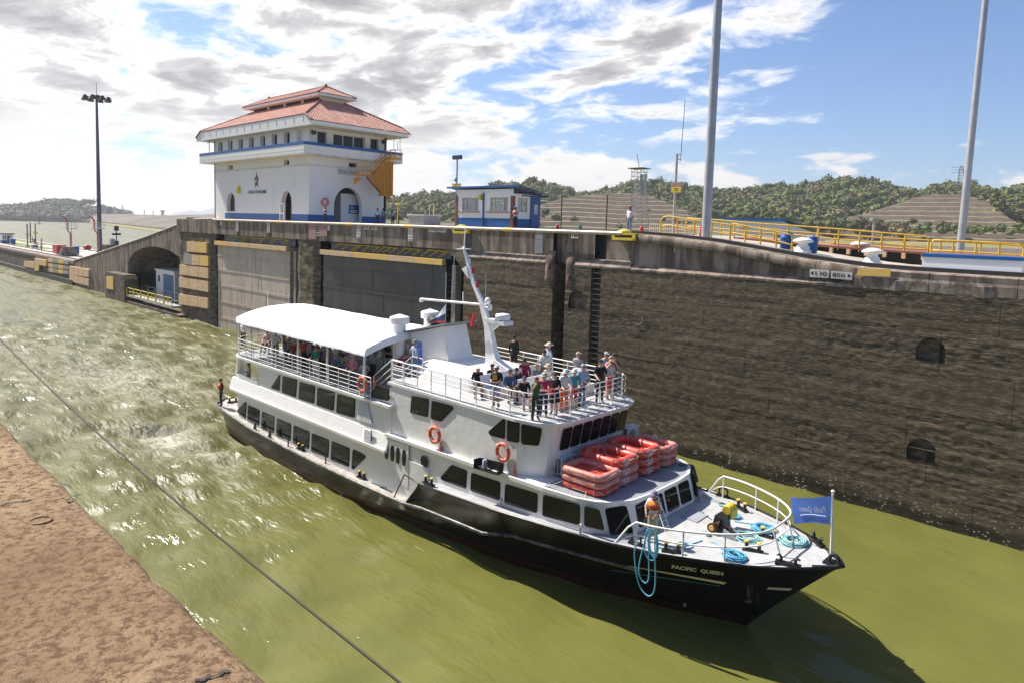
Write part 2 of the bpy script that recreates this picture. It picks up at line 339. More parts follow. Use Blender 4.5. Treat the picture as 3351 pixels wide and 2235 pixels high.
# plain ones
pm('white_paint', (0.82, 0.80, 0.76), 0.38, var=0.06, scale=0.7, bump=0.10, bscale=2.2, bdist=0.05)
m, t, b = newmat('boat_white')
st1 = noise(t, posvec(t, (2.2, 2.2, 0.28)), 1.6, 6, 0.65); st2 = noise(t, posvec(t), 0.9, 6, 0.6); st3 = noise(t, posvec(t), 7, 5, 0.7)
c = mixc(t, ramp(t, st2, [(0.45, 0), (0.75, 0.6)]), (0.83, 0.81, 0.775), (0.73, 0.71, 0.665))
c = mixc(t, ramp(t, st1, [(0.56, 0), (0.74, 0.6)]), c, (0.54, 0.48, 0.39)); c = mixc(t, ramp(t, st3, [(0.63, 0), (0.74, 0.5)]), c, (0.42, 0.32, 0.22))
L(t, c, b.inputs['Base Color']); b.inputs['Roughness'].default_value = 0.32; nn_ = bumpn(t, None, st2, 0.25, 0.10); bumpn(t, b, noise(t, posvec(t), 2.6, 3), 0.12, 0.05, nn_)
pm('canvas_white', (0.86, 0.86, 0.86), 0.75, var=0.03, scale=1.2, bump=0.15, bscale=1.4, bdist=0.08)
pm('hull_black', (0.010, 0.010, 0.012), 0.22, spec=0.3, var=0.3, scale=0.5, col2=(0.035, 0.031, 0.028), sharp=(0.52, 0.8), bump=0.22, bscale=0.9, bdist=0.06, stretch=(1,1,1.6))
pm('hull_red', (0.075, 0.022, 0.014), 0.5, var=0.4, scale=1.2)
pm('rub_metal', (0.20, 0.19, 0.19), 0.38, 0.4, col2=(0.03, 0.03, 0.03), scale=3)
pm('deck_grey', (0.30, 0.315, 0.34), 0.5, var=0.12, scale=1.2, col2=(0.25, 0.255, 0.27), bump=0.05)
pm('deck_light', (0.46, 0.46, 0.455), 0.55, var=0.15, scale=1.8, col2=(0.37, 0.36, 0.34), bump=0.05)
pm('sidedeck', (0.46, 0.43, 0.38), 0.75, col2=(0.26, 0.235, 0.20), scale=3.0)
pm('grey_paint', (0.33, 0.345, 0.37), 0.5, var=0.15)
pm('black_paint', (0.012, 0.012, 0.013), 0.35, var=0.3)
pm('black_rubber', (0.02, 0.02, 0.021), 0.7)
pm('yellow_paint', (0.70, 0.42, 0.03), 0.5, col2=(0.50, 0.30, 0.03), scale=4)
pm('bollard_yellow', (0.75, 0.55, 0.05), 0.5, var=0.2, scale=6)
pm('orange_steel', (0.72, 0.30, 0.015), 0.45, var=0.12, scale=2)
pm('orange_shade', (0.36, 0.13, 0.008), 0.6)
pm('blue_paint', (0.006, 0.105, 0.33), 0.5, var=0.18, scale=2)
pm('blue_door', (0.02, 0.09, 0.28), 0.5, var=0.15)
pm('teal_door', (0.05, 0.14, 0.24), 0.55, var=0.2)
pm('red_paint', (0.50, 0.02, 0.025), 0.42, var=0.2)
pm('galv', (0.42, 0.43, 0.45), 0.45, 0.3, var=0.2, scale=1.2)
pm('pole_dark', (0.10, 0.115, 0.16), 0.5, 0.2)
pm('steel_dark', (0.045, 0.047, 0.05), 0.55, 0.3, var=0.3)
pm('rail_dark', (0.028, 0.024, 0.022), 0.6, var=0.4, scale=2)
pm('pavement', (0.50, 0.43, 0.35), 0.9, col2=(0.36, 0.30, 0.24), scale=0.6, bump=0.1)
pm('pier_paving', (0.60, 0.51, 0.42), 0.9, col2=(0.47, 0.39, 0.32), scale=0.25)
pm('stucco', (0.82, 0.79, 0.745), 0.85, var=0.1, scale=0.6, col2=(0.66, 0.63, 0.58), sharp=(0.55, 0.9), stretch=(1,1,0.35), bump=0.12, bscale=9)
pm('stucco_dirty', (0.70, 0.67, 0.61), 0.88, col2=(0.46, 0.40, 0.32), scale=1.1, stretch=(1,1,0.25), sharp=(0.45, 0.8), bump=0.1)
pm('roof_tile', (0.52, 0.235, 0.165), 0.8, col2=(0.64, 0.36, 0.28), scale=1.2, bump=0.2, bscale=14, sharp=(0.35, 0.7))
pm('roof_ridge', (0.26, 0.085, 0.06), 0.8, var=0.3, scale=3)
pm('brick_red', (0.26, 0.09, 0.055), 0.85, var=0.3, scale=6)
pm('sheet_roof', (0.10, 0.17, 0.30), 0.45, 0.2, var=0.1)
pm('timber', (0.76, 0.52, 0.28), 0.8, col2=(0.54, 0.36, 0.19), scale=2.0, stretch=(0.35, 1, 4.5), bump=0.3, bscale=7)
pm('timber_yellow', (0.82, 0.50, 0.10), 0.7, col2=(0.70, 0.46, 0.18), scale=1.6, stretch=(0.5, 1, 4), bump=0.2)
pm('timber_grey', (0.40, 0.34, 0.27), 0.85, col2=(0.24, 0.20, 0.16), scale=2.0, stretch=(0.35, 1, 4.5), bump=0.3)
pm('gate_dark', (0.030, 0.032, 0.036), 0.42, 0.1, col2=(0.058, 0.060, 0.066), scale=0.6, stretch=(1,1,0.5))
pm('gate_grey', (0.22, 0.235, 0.26), 0.55, 0.1, var=0.2)
m, t, b = newmat('gate_rusty')
v = posvec(t); a1 = noise(t, posvec(t, (1,1,0.22)), 1.1, 6, 0.65); a2 = noise(t, posvec(t, (2.2, 2.2, 0.16)), 1.4, 6, 0.6)
c = mixc(t, ramp(t, a1, [(0.35, 0), (0.7, 1)]), (0.47, 0.36, 0.26), (0.56, 0.48, 0.40))
c = mixc(t, ramp(t, a2, [(0.57, 0), (0.68, 0.85)]), c, (0.24, 0.085, 0.03)); L(t, c, b.inputs['Base Color']); b.inputs['Roughness'].default_value = 0.7; bumpn(t, b, a1, 0.2, 0.03)
pm('nosing', (0.55, 0.47, 0.39), 0.5, 0.2, col2=(0.40, 0.33, 0.26), scale=3)
pm('sign_white', (0.66, 0.64, 0.58), 0.7, col2=(0.50, 0.46, 0.40), scale=3)
pm('ladder_white', (0.62, 0.58, 0.52), 0.7, col2=(0.45, 0.40, 0.34), scale=3)
pm('sign_black', (0.03, 0.03, 0.03), 0.7)
pm('faded_red', (0.42, 0.20, 0.17), 0.8, col2=(0.30, 0.22, 0.19), scale=2.5)
pm('raft_red', (0.60, 0.055, 0.030), 0.42, col2=(0.52, 0.09, 0.06), scale=3, bump=0.15, bscale=9)
pm('raft_faded', (0.56, 0.155, 0.115), 0.5, col2=(0.62, 0.25, 0.20), scale=3, bump=0.15, bscale=9)
pm('ring_orange', (0.72, 0.10, 0.035), 0.5, col2=(0.66, 0.16, 0.09), scale=8)
pm('rope_white', (0.62, 0.58, 0.50), 0.85)
pm('rope_blue', (0.07, 0.34, 0.52), 0.8, col2=(0.16, 0.44, 0.58), scale=14, bump=0.6, bscale=60)
pm('rope_teal', (0.22, 0.46, 0.48), 0.8, col2=(0.36, 0.58, 0.56), scale=14, bump=0.6, bscale=60)
pm('cable_dark', (0.05, 0.035, 0.025), 0.7, var=0.4, scale=40)
pm('plastic_cream', (0.62, 0.53, 0.38), 0.5, var=0.08)
pm('plastic_grey', (0.62, 0.62, 0.60), 0.45, var=0.08)
pm('grille', (0.30, 0.30, 0.30), 0.5, 0.2)
pm('engine', (0.10, 0.05, 0.03), 0.5, 0.4, var=0.4, scale=8)
pm('text_white', (0.80, 0.80, 0.77), 0.6, var=0.05)
pm('text_cream', (0.72, 0.70, 0.58), 0.6, var=0.05)
pm('text_navy', (0.03, 0.05, 0.09), 0.6)
pm('flag_blue', (0.15, 0.29, 0.82), 0.7, var=0.15, scale=3)
pm('flag_navy', (0.02, 0.03, 0.10), 0.7)
pm('flag_red', (0.55, 0.02, 0.03), 0.7)
pm('grass', (0.16, 0.22, 0.03), 0.9, col2=(0.10, 0.16, 0.02), scale=1.2, bump=0.4)
pm('wire', (0.30, 0.30, 0.31), 0.5, 0.4)
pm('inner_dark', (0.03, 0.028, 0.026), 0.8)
pm('wood_cabin', (0.16, 0.075, 0.03), 0.6)
m, t, b = newmat('glass_dark'); b.inputs['Base Color'].default_value = (0.012, 0.013, 0.014, 1); b.inputs['Roughness'].default_value = 0.05; b.inputs['IOR'].default_value = 1.5; b.inputs['Specular IOR Level'].default_value = 0.3
bumpn(t, b, noise(t, posvec(t), 0.8, 2), 0.06, 0.05)
m, t, b = newmat('glass_tower'); b.inputs['Base Color'].default_value = (0.018, 0.02, 0.024, 1); b.inputs['Roughness'].default_value = 0.1; b.inputs['Specular IOR Level'].default_value = 0.3
m, t, b = newmat('glass_clear'); b.inputs['Base Color'].default_value = (0.7, 0.75, 0.75, 1); b.inputs['Roughness'].default_value = 0.03; b.inputs['Alpha'].default_value = 0.30
# foliage and hills
def leafmat(name, c1, c2, c3):
    m, t, b = newmat(name); g = N(t, 'ShaderNodeNewGeometry')
    n_ = noise(t, posvec(t), 0.055, 3, 0.6); c = mixc(t, ramp(t, n_, [(0.38, 0), (0.62, 1)]), c1, c2)
    c = mixc(t, ramp(t, noise(t, posvec(t, (1,1,1), (40, 9, 3)), 0.035, 2), [(0.52, 0), (0.68, 1)]), c, c3)
    sc = mth(t, 'ADD', 0.72, mth(t, 'MULTIPLY', g.outputs['Random Per Island'], 0.55))
    mm = N(t, 'ShaderNodeMix', data_type='RGBA', blend_type='MULTIPLY'); mm.inputs[0].default_value = 1; L(t, c, mm.inputs[6])
    cb = N(t, 'ShaderNodeCombineXYZ')
    for i in range(3): L(t, sc, cb.inputs[i])
    L(t, cb.outputs[0], mm.inputs[7]); L(t, mm.outputs[2], b.inputs['Base Color']); b.inputs['Roughness'].default_value = 0.75; b.inputs['Specular IOR Level'].default_value = 0.15
leafmat('forest_leaf', (0.085, 0.105, 0.036), (0.155, 0.175, 0.05), (0.22, 0.17, 0.085))
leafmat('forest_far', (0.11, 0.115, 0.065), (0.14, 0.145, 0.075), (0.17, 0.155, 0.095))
pm('bark', (0.09, 0.07, 0.05), 0.9)
m, t, b = newmat('hill_ground')
v = posvec(t); a1 = noise(t, v, 0.03, 6, 0.65); a2 = noise(t, v, 0.4, 6, 0.7)
c = mixc(t, ramp(t, a1, [(0.38, 0), (0.62, 1)]), (0.15, 0.13, 0.055), (0.085, 0.10, 0.032)); c = mixc(t, ramp(t, a2, [(0.4, 0), (0.7, 0.7)]), c, (0.21, 0.165, 0.095))
L(t, c, b.inputs['Base Color']); b.inputs['Roughness'].default_value = 0.95; bumpn(t, b, a2, 0.6, 0.8)
m, t, b = newmat('terrace')
v = posvec(t); a1 = noise(t, posvec(t, (0.25, 0.25, 1)), 1.2, 6, 0.65); a2 = noise(t, v, 0.11, 5, 0.6)
c = mixc(t, ramp(t, a1, [(0.38, 0), (0.62, 1)]), (0.085, 0.056, 0.042), (0.125, 0.085, 0.063)); c = mixc(t, ramp(t, a2, [(0.52, 0), (0.70, 0.6)]), c, (0.155, 0.15, 0.06))
L(t, c, b.inputs['Base Color']); b.inputs['Roughness'].default_value = 0.95; bumpn(t, b, a1, 0.7, 0.6)
pm('terrace_grass', (0.19, 0.175, 0.07), 0.95, col2=(0.25, 0.20, 0.12), scale=0.15, bump=0.5, bscale=1.5, bdist=0.4)
pm('embankment', (0.11, 0.085, 0.07), 0.95, col2=(0.17, 0.13, 0.10), scale=0.03, sharp=(.4,.6), stretch=(1, 0.2, 3), bump=0.5, bscale=0.6, bdist=0.5)
pm('dry_grass', (0.23, 0.20, 0.08), 0.95, col2=(0.18, 0.18, 0.05), scale=0.05)
pm('gravel', (0.17, 0.13, 0.105), 0.95, col2=(0.10, 0.075, 0.06), scale=1.5, bump=0.8, bscale=5, bdist=0.2)
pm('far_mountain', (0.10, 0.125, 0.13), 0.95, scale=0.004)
pm('skin_a', (0.60, 0.36, 0.26), 0.6, var=0.1); pm('skin_b', (0.36, 0.19, 0.12), 0.6, var=0.1); pm('skin_c', (0.13, 0.065, 0.04), 0.6, var=0.1)
pm('shoe_dark', (0.02, 0.02, 0.02), 0.6); pm('shoe_light', (0.5, 0.48, 0.45), 0.6)
_CL = {}
def cloth(col):
    key = tuple(round(c_, 3) for c_ in col)
    if key not in _CL:
        nm = 'cloth_%d' % len(_CL); pm(nm, col, 0.85, var=0.25, scale=9, bump=0.3, bscale=14, bdist=0.02); _CL[key] = nm
    return _CL[key]
# ---------------------------------------------------------------- noise for meshes
def vnoise(x, y, seed=0):
    xi = np.floor(x).astype(np.int64); yi = np.floor(y).astype(np.int64); xf = x-xi; yf = y-yi
    u = xf*xf*(3-2*xf); v_ = yf*yf*(3-2*yf)
    def hsh(a, b_):
        n = (a*374761393+b_*668265263+seed*1442695041) & 0x7fffffff
        n = ((n ^ (n >> 13))*1274126177) & 0x7fffffff
        return ((n ^ (n >> 16)) & 0xffff)/65535.0
    return (hsh(xi, yi)*(1-u)+hsh(xi+1, yi)*u)*(1-v_)+(hsh(xi, yi+1)*(1-u)+hsh(xi+1, yi+1)*u)*v_
def fbm(x, y, seed=0, oct=4, gain=0.5):
    s_ = 0; a = 1; tot = 0
    for k in range(oct): s_ = s_+a*vnoise(x*2**k+17.3*k, y*2**k-9.1*k, seed+k); tot += a; a *= gain
    return s_/tot-0.5
def np_mesh(name, V, F, mats, parent=None, smooth=True, mi=None, **tags):
    org = ORG.get(parent.name, Vector((0,0,0))) if parent is not None else Vector((0,0,0))
    V = np.asarray(V, dtype=np.float32).reshape(-1, 3)-np.array(org[:], dtype=np.float32); F = np.asarray(F, dtype=np.int32)
    me = bpy.data.meshes.new(name); k = F.shape[1]
    me.vertices.add(len(V)); me.vertices.foreach_set('co', V.ravel()); me.loops.add(F.size); me.loops.foreach_set('vertex_index', F.ravel())
    me.polygons.add(len(F)); me.polygons.foreach_set('loop_start', np.arange(0, F.size, k, dtype=np.int32)); me.polygons.foreach_set('loop_total', np.full(len(F), k, dtype=np.int32))
    me.update(calc_edges=True)
    for m_ in (mats if isinstance(mats, (list, tuple)) else [mats]): me.materials.append(MAT[m_])
    if mi is not None: me.polygons.foreach_set('material_index', np.asarray(mi, dtype=np.int32))
    me.polygons.foreach_set('use_smooth', np.full(len(F), smooth)); me.update()
    return link(name, me, parent, org, **tags)
def gridfaces(nu, nv):
    i, j = np.meshgrid(np.arange(nu-1), np.arange(nv-1), indexing='ij'); a = (i*nv+j).ravel()
    return np.stack([a, a+nv, a+nv+1, a+1], 1)

# ---------------------------------------------------------------- water
xs = np.arange(-104, 16.01, 0.2); ys = np.arange(0.9, 35.2, 0.2); X, Y = np.meshgrid(xs, ys, indexing='ij')
Zw = np.zeros_like(X); wr = np.random.default_rng(3)
for k in range(46):
    lam = wr.uniform(0.9, 4.5); th = wr.normal(0.5, 0.9); ph = wr.uniform(0, 6.28)
    Zw += 0.0085*lam**0.8*np.sin(2*np.pi/lam*(X*math.cos(th)+Y*math.sin(th))+ph)
chop_ = np.interp(X, [-104, -44, -34, -22, -8, 16], [0.55, 0.95, 0.9, 0.55, 0.20, 0.12])
chop_ = chop_*(0.55+0.9*np.clip(fbm(X/9, Y/9, 5)+0.5, 0, 1))
# wash thrown by the screws at the stern, and the bow wave
chop_ += 0.8*np.exp(-(((X+41)/5)**2+((Y-16)/3.2)**2))+0.5*np.exp(-(((X+6.0)/3.0)**2+((Y-21.5)/1.6)**2))
fade = np.clip((X+104)/6, 0, 1)*np.clip((16-X)/4, 0, 1)
Zw = Zw*chop_*fade
F1 = gridfaces(len(xs), len(ys)); V1 = np.stack([X, Y, Zw], -1).reshape(-1, 3)
V2 = np.array([(-6000,-1500,0),(-104,-1500,0),(-104,9000,0),(-6000,9000,0),(-104,-1500,0),(60,-1500,0),(60,0.9,0),(-104,0.9,0),(16,0.9,0),(60,0.9,0),(60,35.1,0),(16,35.1,0)], dtype=float)
F2 = np.array([(0,1,2,3),(4,5,6,7),(8,9,10,11)])+len(V1)
np_mesh('water', np.vstack([V1, V2]), np.vstack([F1, F2]), 'canal_water', kind='structure')

# ---------------------------------------------------------------- near lock wall (the one the photographer stands on)
NW = thing('lock_wall', 'brown weathered concrete wall top in the near left corner', 'wall', (-6, -3, 11.18))
yn = 1.07
xs = np.concatenate([np.arange(-40, -14, 0.5), np.arange(-14, 3.0, 0.07), np.arange(3.0, 14, 0.5)])
prof = [(-6.0, 0), (-3.5, 0), (-2.5, 0)]+[(-2.2+0.09*i, 0) for i in range(34)]+[(yn-0.10, -0.004), (yn-0.05, -0.018), (yn-0.015, -0.05), (yn, -0.10), (yn+0.01, -0.3), (yn+0.02, -1.2), (yn+0.05, -4), (yn+0.05, -13)]
PY = np.array([p[0] for p in prof]); PZ_ = np.array([p[1] for p in prof]); X, Yp = np.meshgrid(xs, PY, indexing='ij'); Z = np.broadcast_to(PZ_, X.shape).copy()
wob = fbm(X*0.9, Yp*0+3, 21, 5, 0.6)
edgew = np.clip((Yp-(yn-0.6))/0.6, 0, 1)
Yp = Yp+edgew*(0.03*wob)-edgew*0.02*np.clip(fbm(X*5, Yp*3, 9, 3)-0.05, 0, 1)*6*0.5
Z = Z+(0.03*fbm(X*0.7, Yp*0.7, 4, 4)+0.012*fbm(X*6, Yp*6, 8, 4))*np.where(PZ_ > -0.2, 1, 0)
def wh(x, y): x = np.array([float(x)]); y = np.array([float(y)]); return 11.18+float((0.03*fbm(x*0.7, y*0.7, 4, 4)+0.012*fbm(x*6, y*6, 8, 4))[0])
chip = np.clip(fbm(X*1.6, Yp*1.6, 31, 4)-0.16, 0, 1)*edgew; Z -= chip*0.35*np.where(PZ_ > -0.2, 1, 0)
np_mesh('wall_top', np.stack([X, Yp, Z+11.18], -1), gridfaces(len(xs), len(PY)), 'near_concrete', NW)
bb = MB(); bb.box(-40, 14, -40, -6.0, -2, 11.16); bb.build('wall_body', 'near_concrete', NW)
def crack(pix, w, name='crack'):
    q = MB(); P = [PZ(a, b_, 11.18) for a, b_ in pix]; Pd = []
    for i in range(len(P)-1):
        for k in range(6): Pd.append(P[i].lerp(P[i+1], k/6)+Vector((random.uniform(-.012,.012), random.uniform(-.012,.012), 0)))
    Pd.append(P[-1])
    for p_ in Pd: p_.z = wh(p_.x, p_.y)+.003
    for i in range(len(Pd)-1):
        d = (Pd[i+1]-Pd[i]).normalized(); s_ = Vector((-d.y, d.x, 0)); w0 = w*random.uniform(.4, 1.2); w1_ = w*random.uniform(.4, 1.2)
        q.quad(Pd[i]-s_*w0, Pd[i+1]-s_*w1_, Pd[i+1]+s_*w1_, Pd[i]+s_*w0)
    q.build(name, 'inner_dark', NW)
crack([(0, 1653), (50, 1643), (102, 1632)], 0.006)
crack([(172, 1576), (205, 1582), (232, 1592)], 0.007)
crack([(222, 1632), (240, 1620), (262, 1612)], 0.010)
crack([(640, 2232), (700, 2216), (752, 2200)], 0.006)
c0 = PZ(134, 1699, 11.18); c0.z = max(wh(c0.x+a_, c0.y+b_) for a_ in (-.05, 0, .05) for b_ in (-.05, 0, .05))+.001; q = MB(); q.lathe([(0.050, -0.05), (0.050, 0.0015), (0.044, 0.002), (0.043, -0.012)], c0, 20); q.build('drain_rim', 'near_concrete', NW)
q = MB(); q.lathe([(0.0435, -0.04), (0.0435, -0.006)], c0, 20); q.build('drain_hole', 'inner_dark', NW)
# heaving line stretched in the air beside the near wall
q = MB(); A = PD(-60, 1052, 9.5); B = PD(1330, 2250, 3.4); pts = []
for i in range(61):
    t_ = i/60*1.15-0.05; p = A.lerp(B, t_); p.z -= 0.10*math.sin(math.pi*min(max(t_, 0), 1)); pts.append(p)
q.tube(pts, 0.0075, 5); q.build('heaving_line', 'cable_dark', None, label='thin dark rope stretched diagonally over the water at the left', cat='rope')

# ---------------------------------------------------------------- far lock wall
FW = thing('lock_wall', 'tall mossy dark concrete lock wall behind the boat', 'wall', (-30, 35, 0))
YW = 34.5
ZT = [(-95, 12.5), (-23, 12.5), (-21, 12.42), (-18, 12.2), (-14.85, 11.8), (-12.7, 11.52), (-10.3, 11.3), (-8, 11.24), (40, 11.15)]
def zt(x): return tab(x, ZT)
q = MB()
q.box(-37.6, -28.95, YW+.22, 53, -2, 10.35); q.box(-27.9, -25.8, YW+.22, 53, -2, 10.35); q.box(-25.1, 40, YW+.22, 53, -2, 10.35)
q.box(-28.95, -27.9, YW+1.3, 53, -2, 10.35); q.box(-25.8, -25.1, YW+.6, 53, -2, 10.35)
q.build('wall_core', 'pier_rough', FW)
streaked('lip_concrete', (0.20, 0.125, 0.09), (0.06, 0.045, 0.035), (0.27, 0.19, 0.15), (0.9, 0.9, 0.6), 0.8)
# pour panels on the chamber face, joints left open between them
niches = [(PV(1860, 1013, YW), PV(1920, 1013, YW), 1.15), (PV(2996, 1183, YW), PV(3092, 1187, YW), 1.08), (PV(2966, 1502, YW), PV(3061, 1513, YW), 1.02)]
niches = [(a.x, b_.x, (a.z+b_.z)/2, h_) for a, b_, h_ in niches]
rows = [10.38, 8.75, 6.95, 5.15, 3.35, 1.55, -0.7]
def wall_panel(x0, x1, z0, z1, seed):
    g_ = 0.006; x0 += g_; x1 -= g_; z0 += g_; z1 -= g_
    hit = any(b_ > x0 and a < x1 and zb+h_ > z0 and zb < z1 for a, b_, zb, h_ in niches); rs = 0.05 if hit else 0.11; nx = max(4, int((x1-x0)/rs)); nz = max(4, int((z1-z0)/rs)); u = np.linspace(x0, x1, nx); w = np.linspace(z0, z1, nz); X, Z = np.meshgrid(u, w, indexing='ij')
    d = 0.035*fbm(X*0.9, Z*2.6, 3, 5, 0.62)+0.045*fbm(X*0.18, Z*5.0, 13, 4)+0.035*fbm(X*3.5, Z*6.5, 23, 2)
    e = np.minimum(np.minimum(X-x0, x1-X), np.minimum(Z-z0, z1-Z)); back = 0*e
    Yv = YW-0.0+d+back+((seed*37) % 7-3)*0.002
    V = np.stack([X, Yv, Z], -1).reshape(-1, 3); Fq = gridfaces(nx, nz)
    cx = V[Fq].mean(1); keep = np.ones(len(Fq), bool)
    for (a, b_, zb, h_) in niches:
        xm, hw = (a+b_)/2, (b_-a)/2; zn = cx[:,2]-zb; r_ = np.sqrt(np.clip(1-((cx[:,0]-xm)/hw)**2, 0, 1))*0.55+0.45
        keep &= ~((np.abs(cx[:,0]-xm) < hw) & (zn > 0) & (zn < h_*r_))
    Fq = Fq[keep][:, ::-1]
    # thickness: side skirt back to the core
    bor = [i*nz for i in range(nx)]+[(nx-1)*nz+j for j in range(nz)]+[i*nz+nz-1 for i in range(nx-1, -1, -1)]+[j for j in range(nz-1, -1, -1)]
    Va = V[bor].copy(); Vb = Va.copy(); Vb[:,1] = YW+0.23; nb_ = len(V); k = len(bor)
    Fs = np.array([(nb_+i, nb_+k+i, nb_+k+(i+1) % k, nb_+(i+1) % k) for i in range(k)])
    np_mesh('panel', np.vstack([V, Va, Vb]), np.vstack([Fq, Fs]), 'chamber_wall', FW)
pr = random.Random(5); sd = 0
for (xa, xb) in ((-37.6, -28.95), (-27.9, -25.82), (-25.08, 8.0)):
    for i in range(len(rows)-1):
        x = xa; first = True
        while x < xb-0.01:
            w = pr.uniform(4.6, 6.6) if not first else pr.uniform(2.0, 5.5)
            x2 = x+w
            if x2 > xb-1.2: x2 = xb
            wall_panel(x, x2, rows[i+1], rows[i], sd); sd += 1; x = x2; first = False
for (a, b_, zb, h_) in niches:          # mooring niches with their bitt
    xm, hw = (a+b_)/2, (b_-a)/2; q = MB(); n = 14
    arc = [(xm-hw*1.02, zb-0.02)]+[(xm+hw*1.04*math.cos(math.pi-math.pi*i/n), zb+h_*(0.45+0.57*math.sin(math.pi*i/n))) for i in range(n+1)]+[(xm+hw*1.02, zb-0.02)]
    fr = [Vector((x, YW+0.02, z)) for x, z in arc]; bk = [Vector((x, YW+0.85, z)) for x, z in arc]; k = len(arc)
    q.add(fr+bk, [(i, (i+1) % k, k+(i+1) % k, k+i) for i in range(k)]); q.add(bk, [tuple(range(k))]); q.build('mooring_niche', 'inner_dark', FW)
    q = MB(); q.tube([(xm, YW+0.35, zb-0.02), (xm, YW+0.35, zb+0.30), (xm-0.02, YW+0.27, zb+0.45)], [0.10, 0.085, 0.05], 8); q.build('niche_bitt', 'ledge_concrete', FW)
q = MB()                                 # iron ring mark on the face
c0 = PV(2085, 1040, YW-0.02); q.tube([c0+Vector((0.42*math.cos(a), -0.04, 0.42*math.sin(a))) for a in np.linspace(-2.4, 0.9, 16)], 0.02, 5); q.build('ring_scar', 'ledge_concrete', FW)
# ladder in its slot
for k in range(34):
    z = -0.4+k*0.335; q = MB(); q.tube([(-25.8, YW+.16, z), (-25.1, YW+.16, z)], 0.022, 5); q.build('rung', 'galv', FW)
# guide slot lining: rounded rough lips at its head
for (x0, x1) in ((-29.75, -28.9), (-27.95, -27.25)):
    n1_, n2_ = 10, 14; u = np.linspace(0, 1, n1_); w = np.linspace(8.75, 11.2, n2_); X, Z = np.meshgrid(x0+(x1-x0)*u, w, indexing='ij')
    bul = np.sin(np.pi*np.clip((X-x0)/(x1-x0), 0.03, .97))**0.5; env = np.clip((Z-8.75)/0.5, 0, 1)**.5*np.clip((11.25-Z)/0.9, 0, 1)
    Yv = YW+0.16-0.26*bul*env+0.10*fbm(X*3, Z*3, 40)
    np_mesh('slot_lip', np.stack([X, Yv, Z], -1), gridfaces(n1_, n2_)[:, ::-1], 'lip_concrete', FW)
# sloped ledge and upper face, in lengths
def ledge(x0, x1, zl, zu, yu, name='ledge_block', mt='ledge_concrete'):
    q = MB(); j = 0.012; nx = max(2, int((x1-x0)/0.25)); P = []
    for i in range(nx+1):
        x = x0+j+(x1-x0-2*j)*i/nx; dz = 0.05*float(fbm(np.array([x*2.]), np.array([3.]), 6)[0]); dy = 0.03*float(fbm(np.array([x*3.]), np.array([9.]), 8)[0])
        P.append([(x, YW+.3, zl-.08+dz), (x, YW-.02+dy, zl-.06+dz), (x, YW-.03+dy, zl+.05+dz), (x, yu+.0, zu), (x, yu+.35, zu+.0)])
    q.grid(P[::-1], False)
    q.build(name, mt, FW)
x = -37.6
while x < -23:
    x2 = min(x+pr.uniform(1.6, 2.8), -23.0)
    if not (x2 < -28.6 or x > -27.6) : x2 = max(x2, -27.2)
    if x2 > -23.8: x2 = -23.0
    if x > -29.3 and x < -27.3: x = -27.2; continue
    ledge(x, min(x2, -29.3) if x < -29.3 and x2 > -29.3 else x2, 10.38, 10.86, YW+.42); x = x2 if not (x < -29.3 and x2 > -29.3) else -27.2
def capface(x0, x1, y, zlo, name='upper_face', mt='cap_concrete'):
    q = MB(); n = max(1, int((x1-x0)/1.0)); P = [[(x0+(x1-x0)*i/n, y, zlo), (x0+(x1-x0)*i/n, y, zt(x0+(x1-x0)*i/n)-.02), (x0+(x1-x0)*i/n, y+1.6, zt(x0+(x1-x0)*i/n)-.02)] for i in range(n+1)]
    q.grid(P[::-1]); q.build(name, mt, FW)
xsj = [-37.6, -34.9, -31.6, -29.35]
for a, b_ in zip(xsj, xsj[1:]): capface(a+.008, b_-.008, YW+.42, 10.8)
capface(-29.35, -27.2, YW+.75, 10.4); capface(-27.2, -25.85, YW+.30, 10.8); capface(-25.05, -23.0, YW+.42, 10.8)
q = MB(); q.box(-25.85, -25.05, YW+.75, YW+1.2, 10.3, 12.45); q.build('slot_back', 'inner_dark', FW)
xsj = [-23.0, -20.2, -17.1, -13.6, -10.4]
for a, b_ in zip(xsj, xsj[1:]): capface(a+.008, b_-.008, YW+.30, 10.5)
xsj = [-23.0, -18.9, -14.2, -10.4]
for a, b_ in zip(xsj, xsj[1:]): ledge(a, b_, 10.36, 10.62, YW+.28)
# coping stones following the dip of the track
xc = [-23.0, -21.6, -20.4, -18.6, -16.9, -15.2, -13.5, -12.2, -10.4]
for a, b_ in zip(xc, xc[1:]):
    q = MB(); P = []; n = 5
    for i in range(n+1):
        x = a+.01+(b_-a-.02)*i/n; z = zt(x); th = 0.50 if x < -13 else 0.5+0.12*(x+13)
        P.append([(x, YW+.34, z-th), (x, YW+.02, z-th+.03), (x, YW-.03, z-th+.12), (x, YW-.02, z-.14), (x, YW+.05, z-.03), (x, YW+.16, z), (x, YW+1.0, z+.012)])
    q.grid(P[::-1], True)
    q.prism([p for p in P[0]], (0.001, 0, 0)); q.prism([p for p in P[-1]], (-0.001, 0, 0)); q.build('coping_stone', 'cap_concrete', FW)
for a, b_ in ((-10.4, -7.3), (-7.3, -4.1), (-4.1, -0.6), (-0.6, 3.5), (3.5, 9)):
    q = MB(); P = []; n = 14
    for i in range(n+1):
        x = a+.012+(b_-a-.024)*i/n; z = zt(x); w = float(fbm(np.array([x*1.7]), np.array([1.]), 77)[0])
        P.append([(x, YW+.3, 10.28), (x, YW-.03+.1*w, 10.33+.2*w), (x, YW-.05+.12*w, 10.78+.1*w), (x, YW-.01, z-.32), (x, YW-.03, z-.06), (x, YW+.05, z-.01), (x, YW+1.0, z)])
    q.grid(P[::-1], False); q.build('coping_length', 'ledge_concrete', FW)
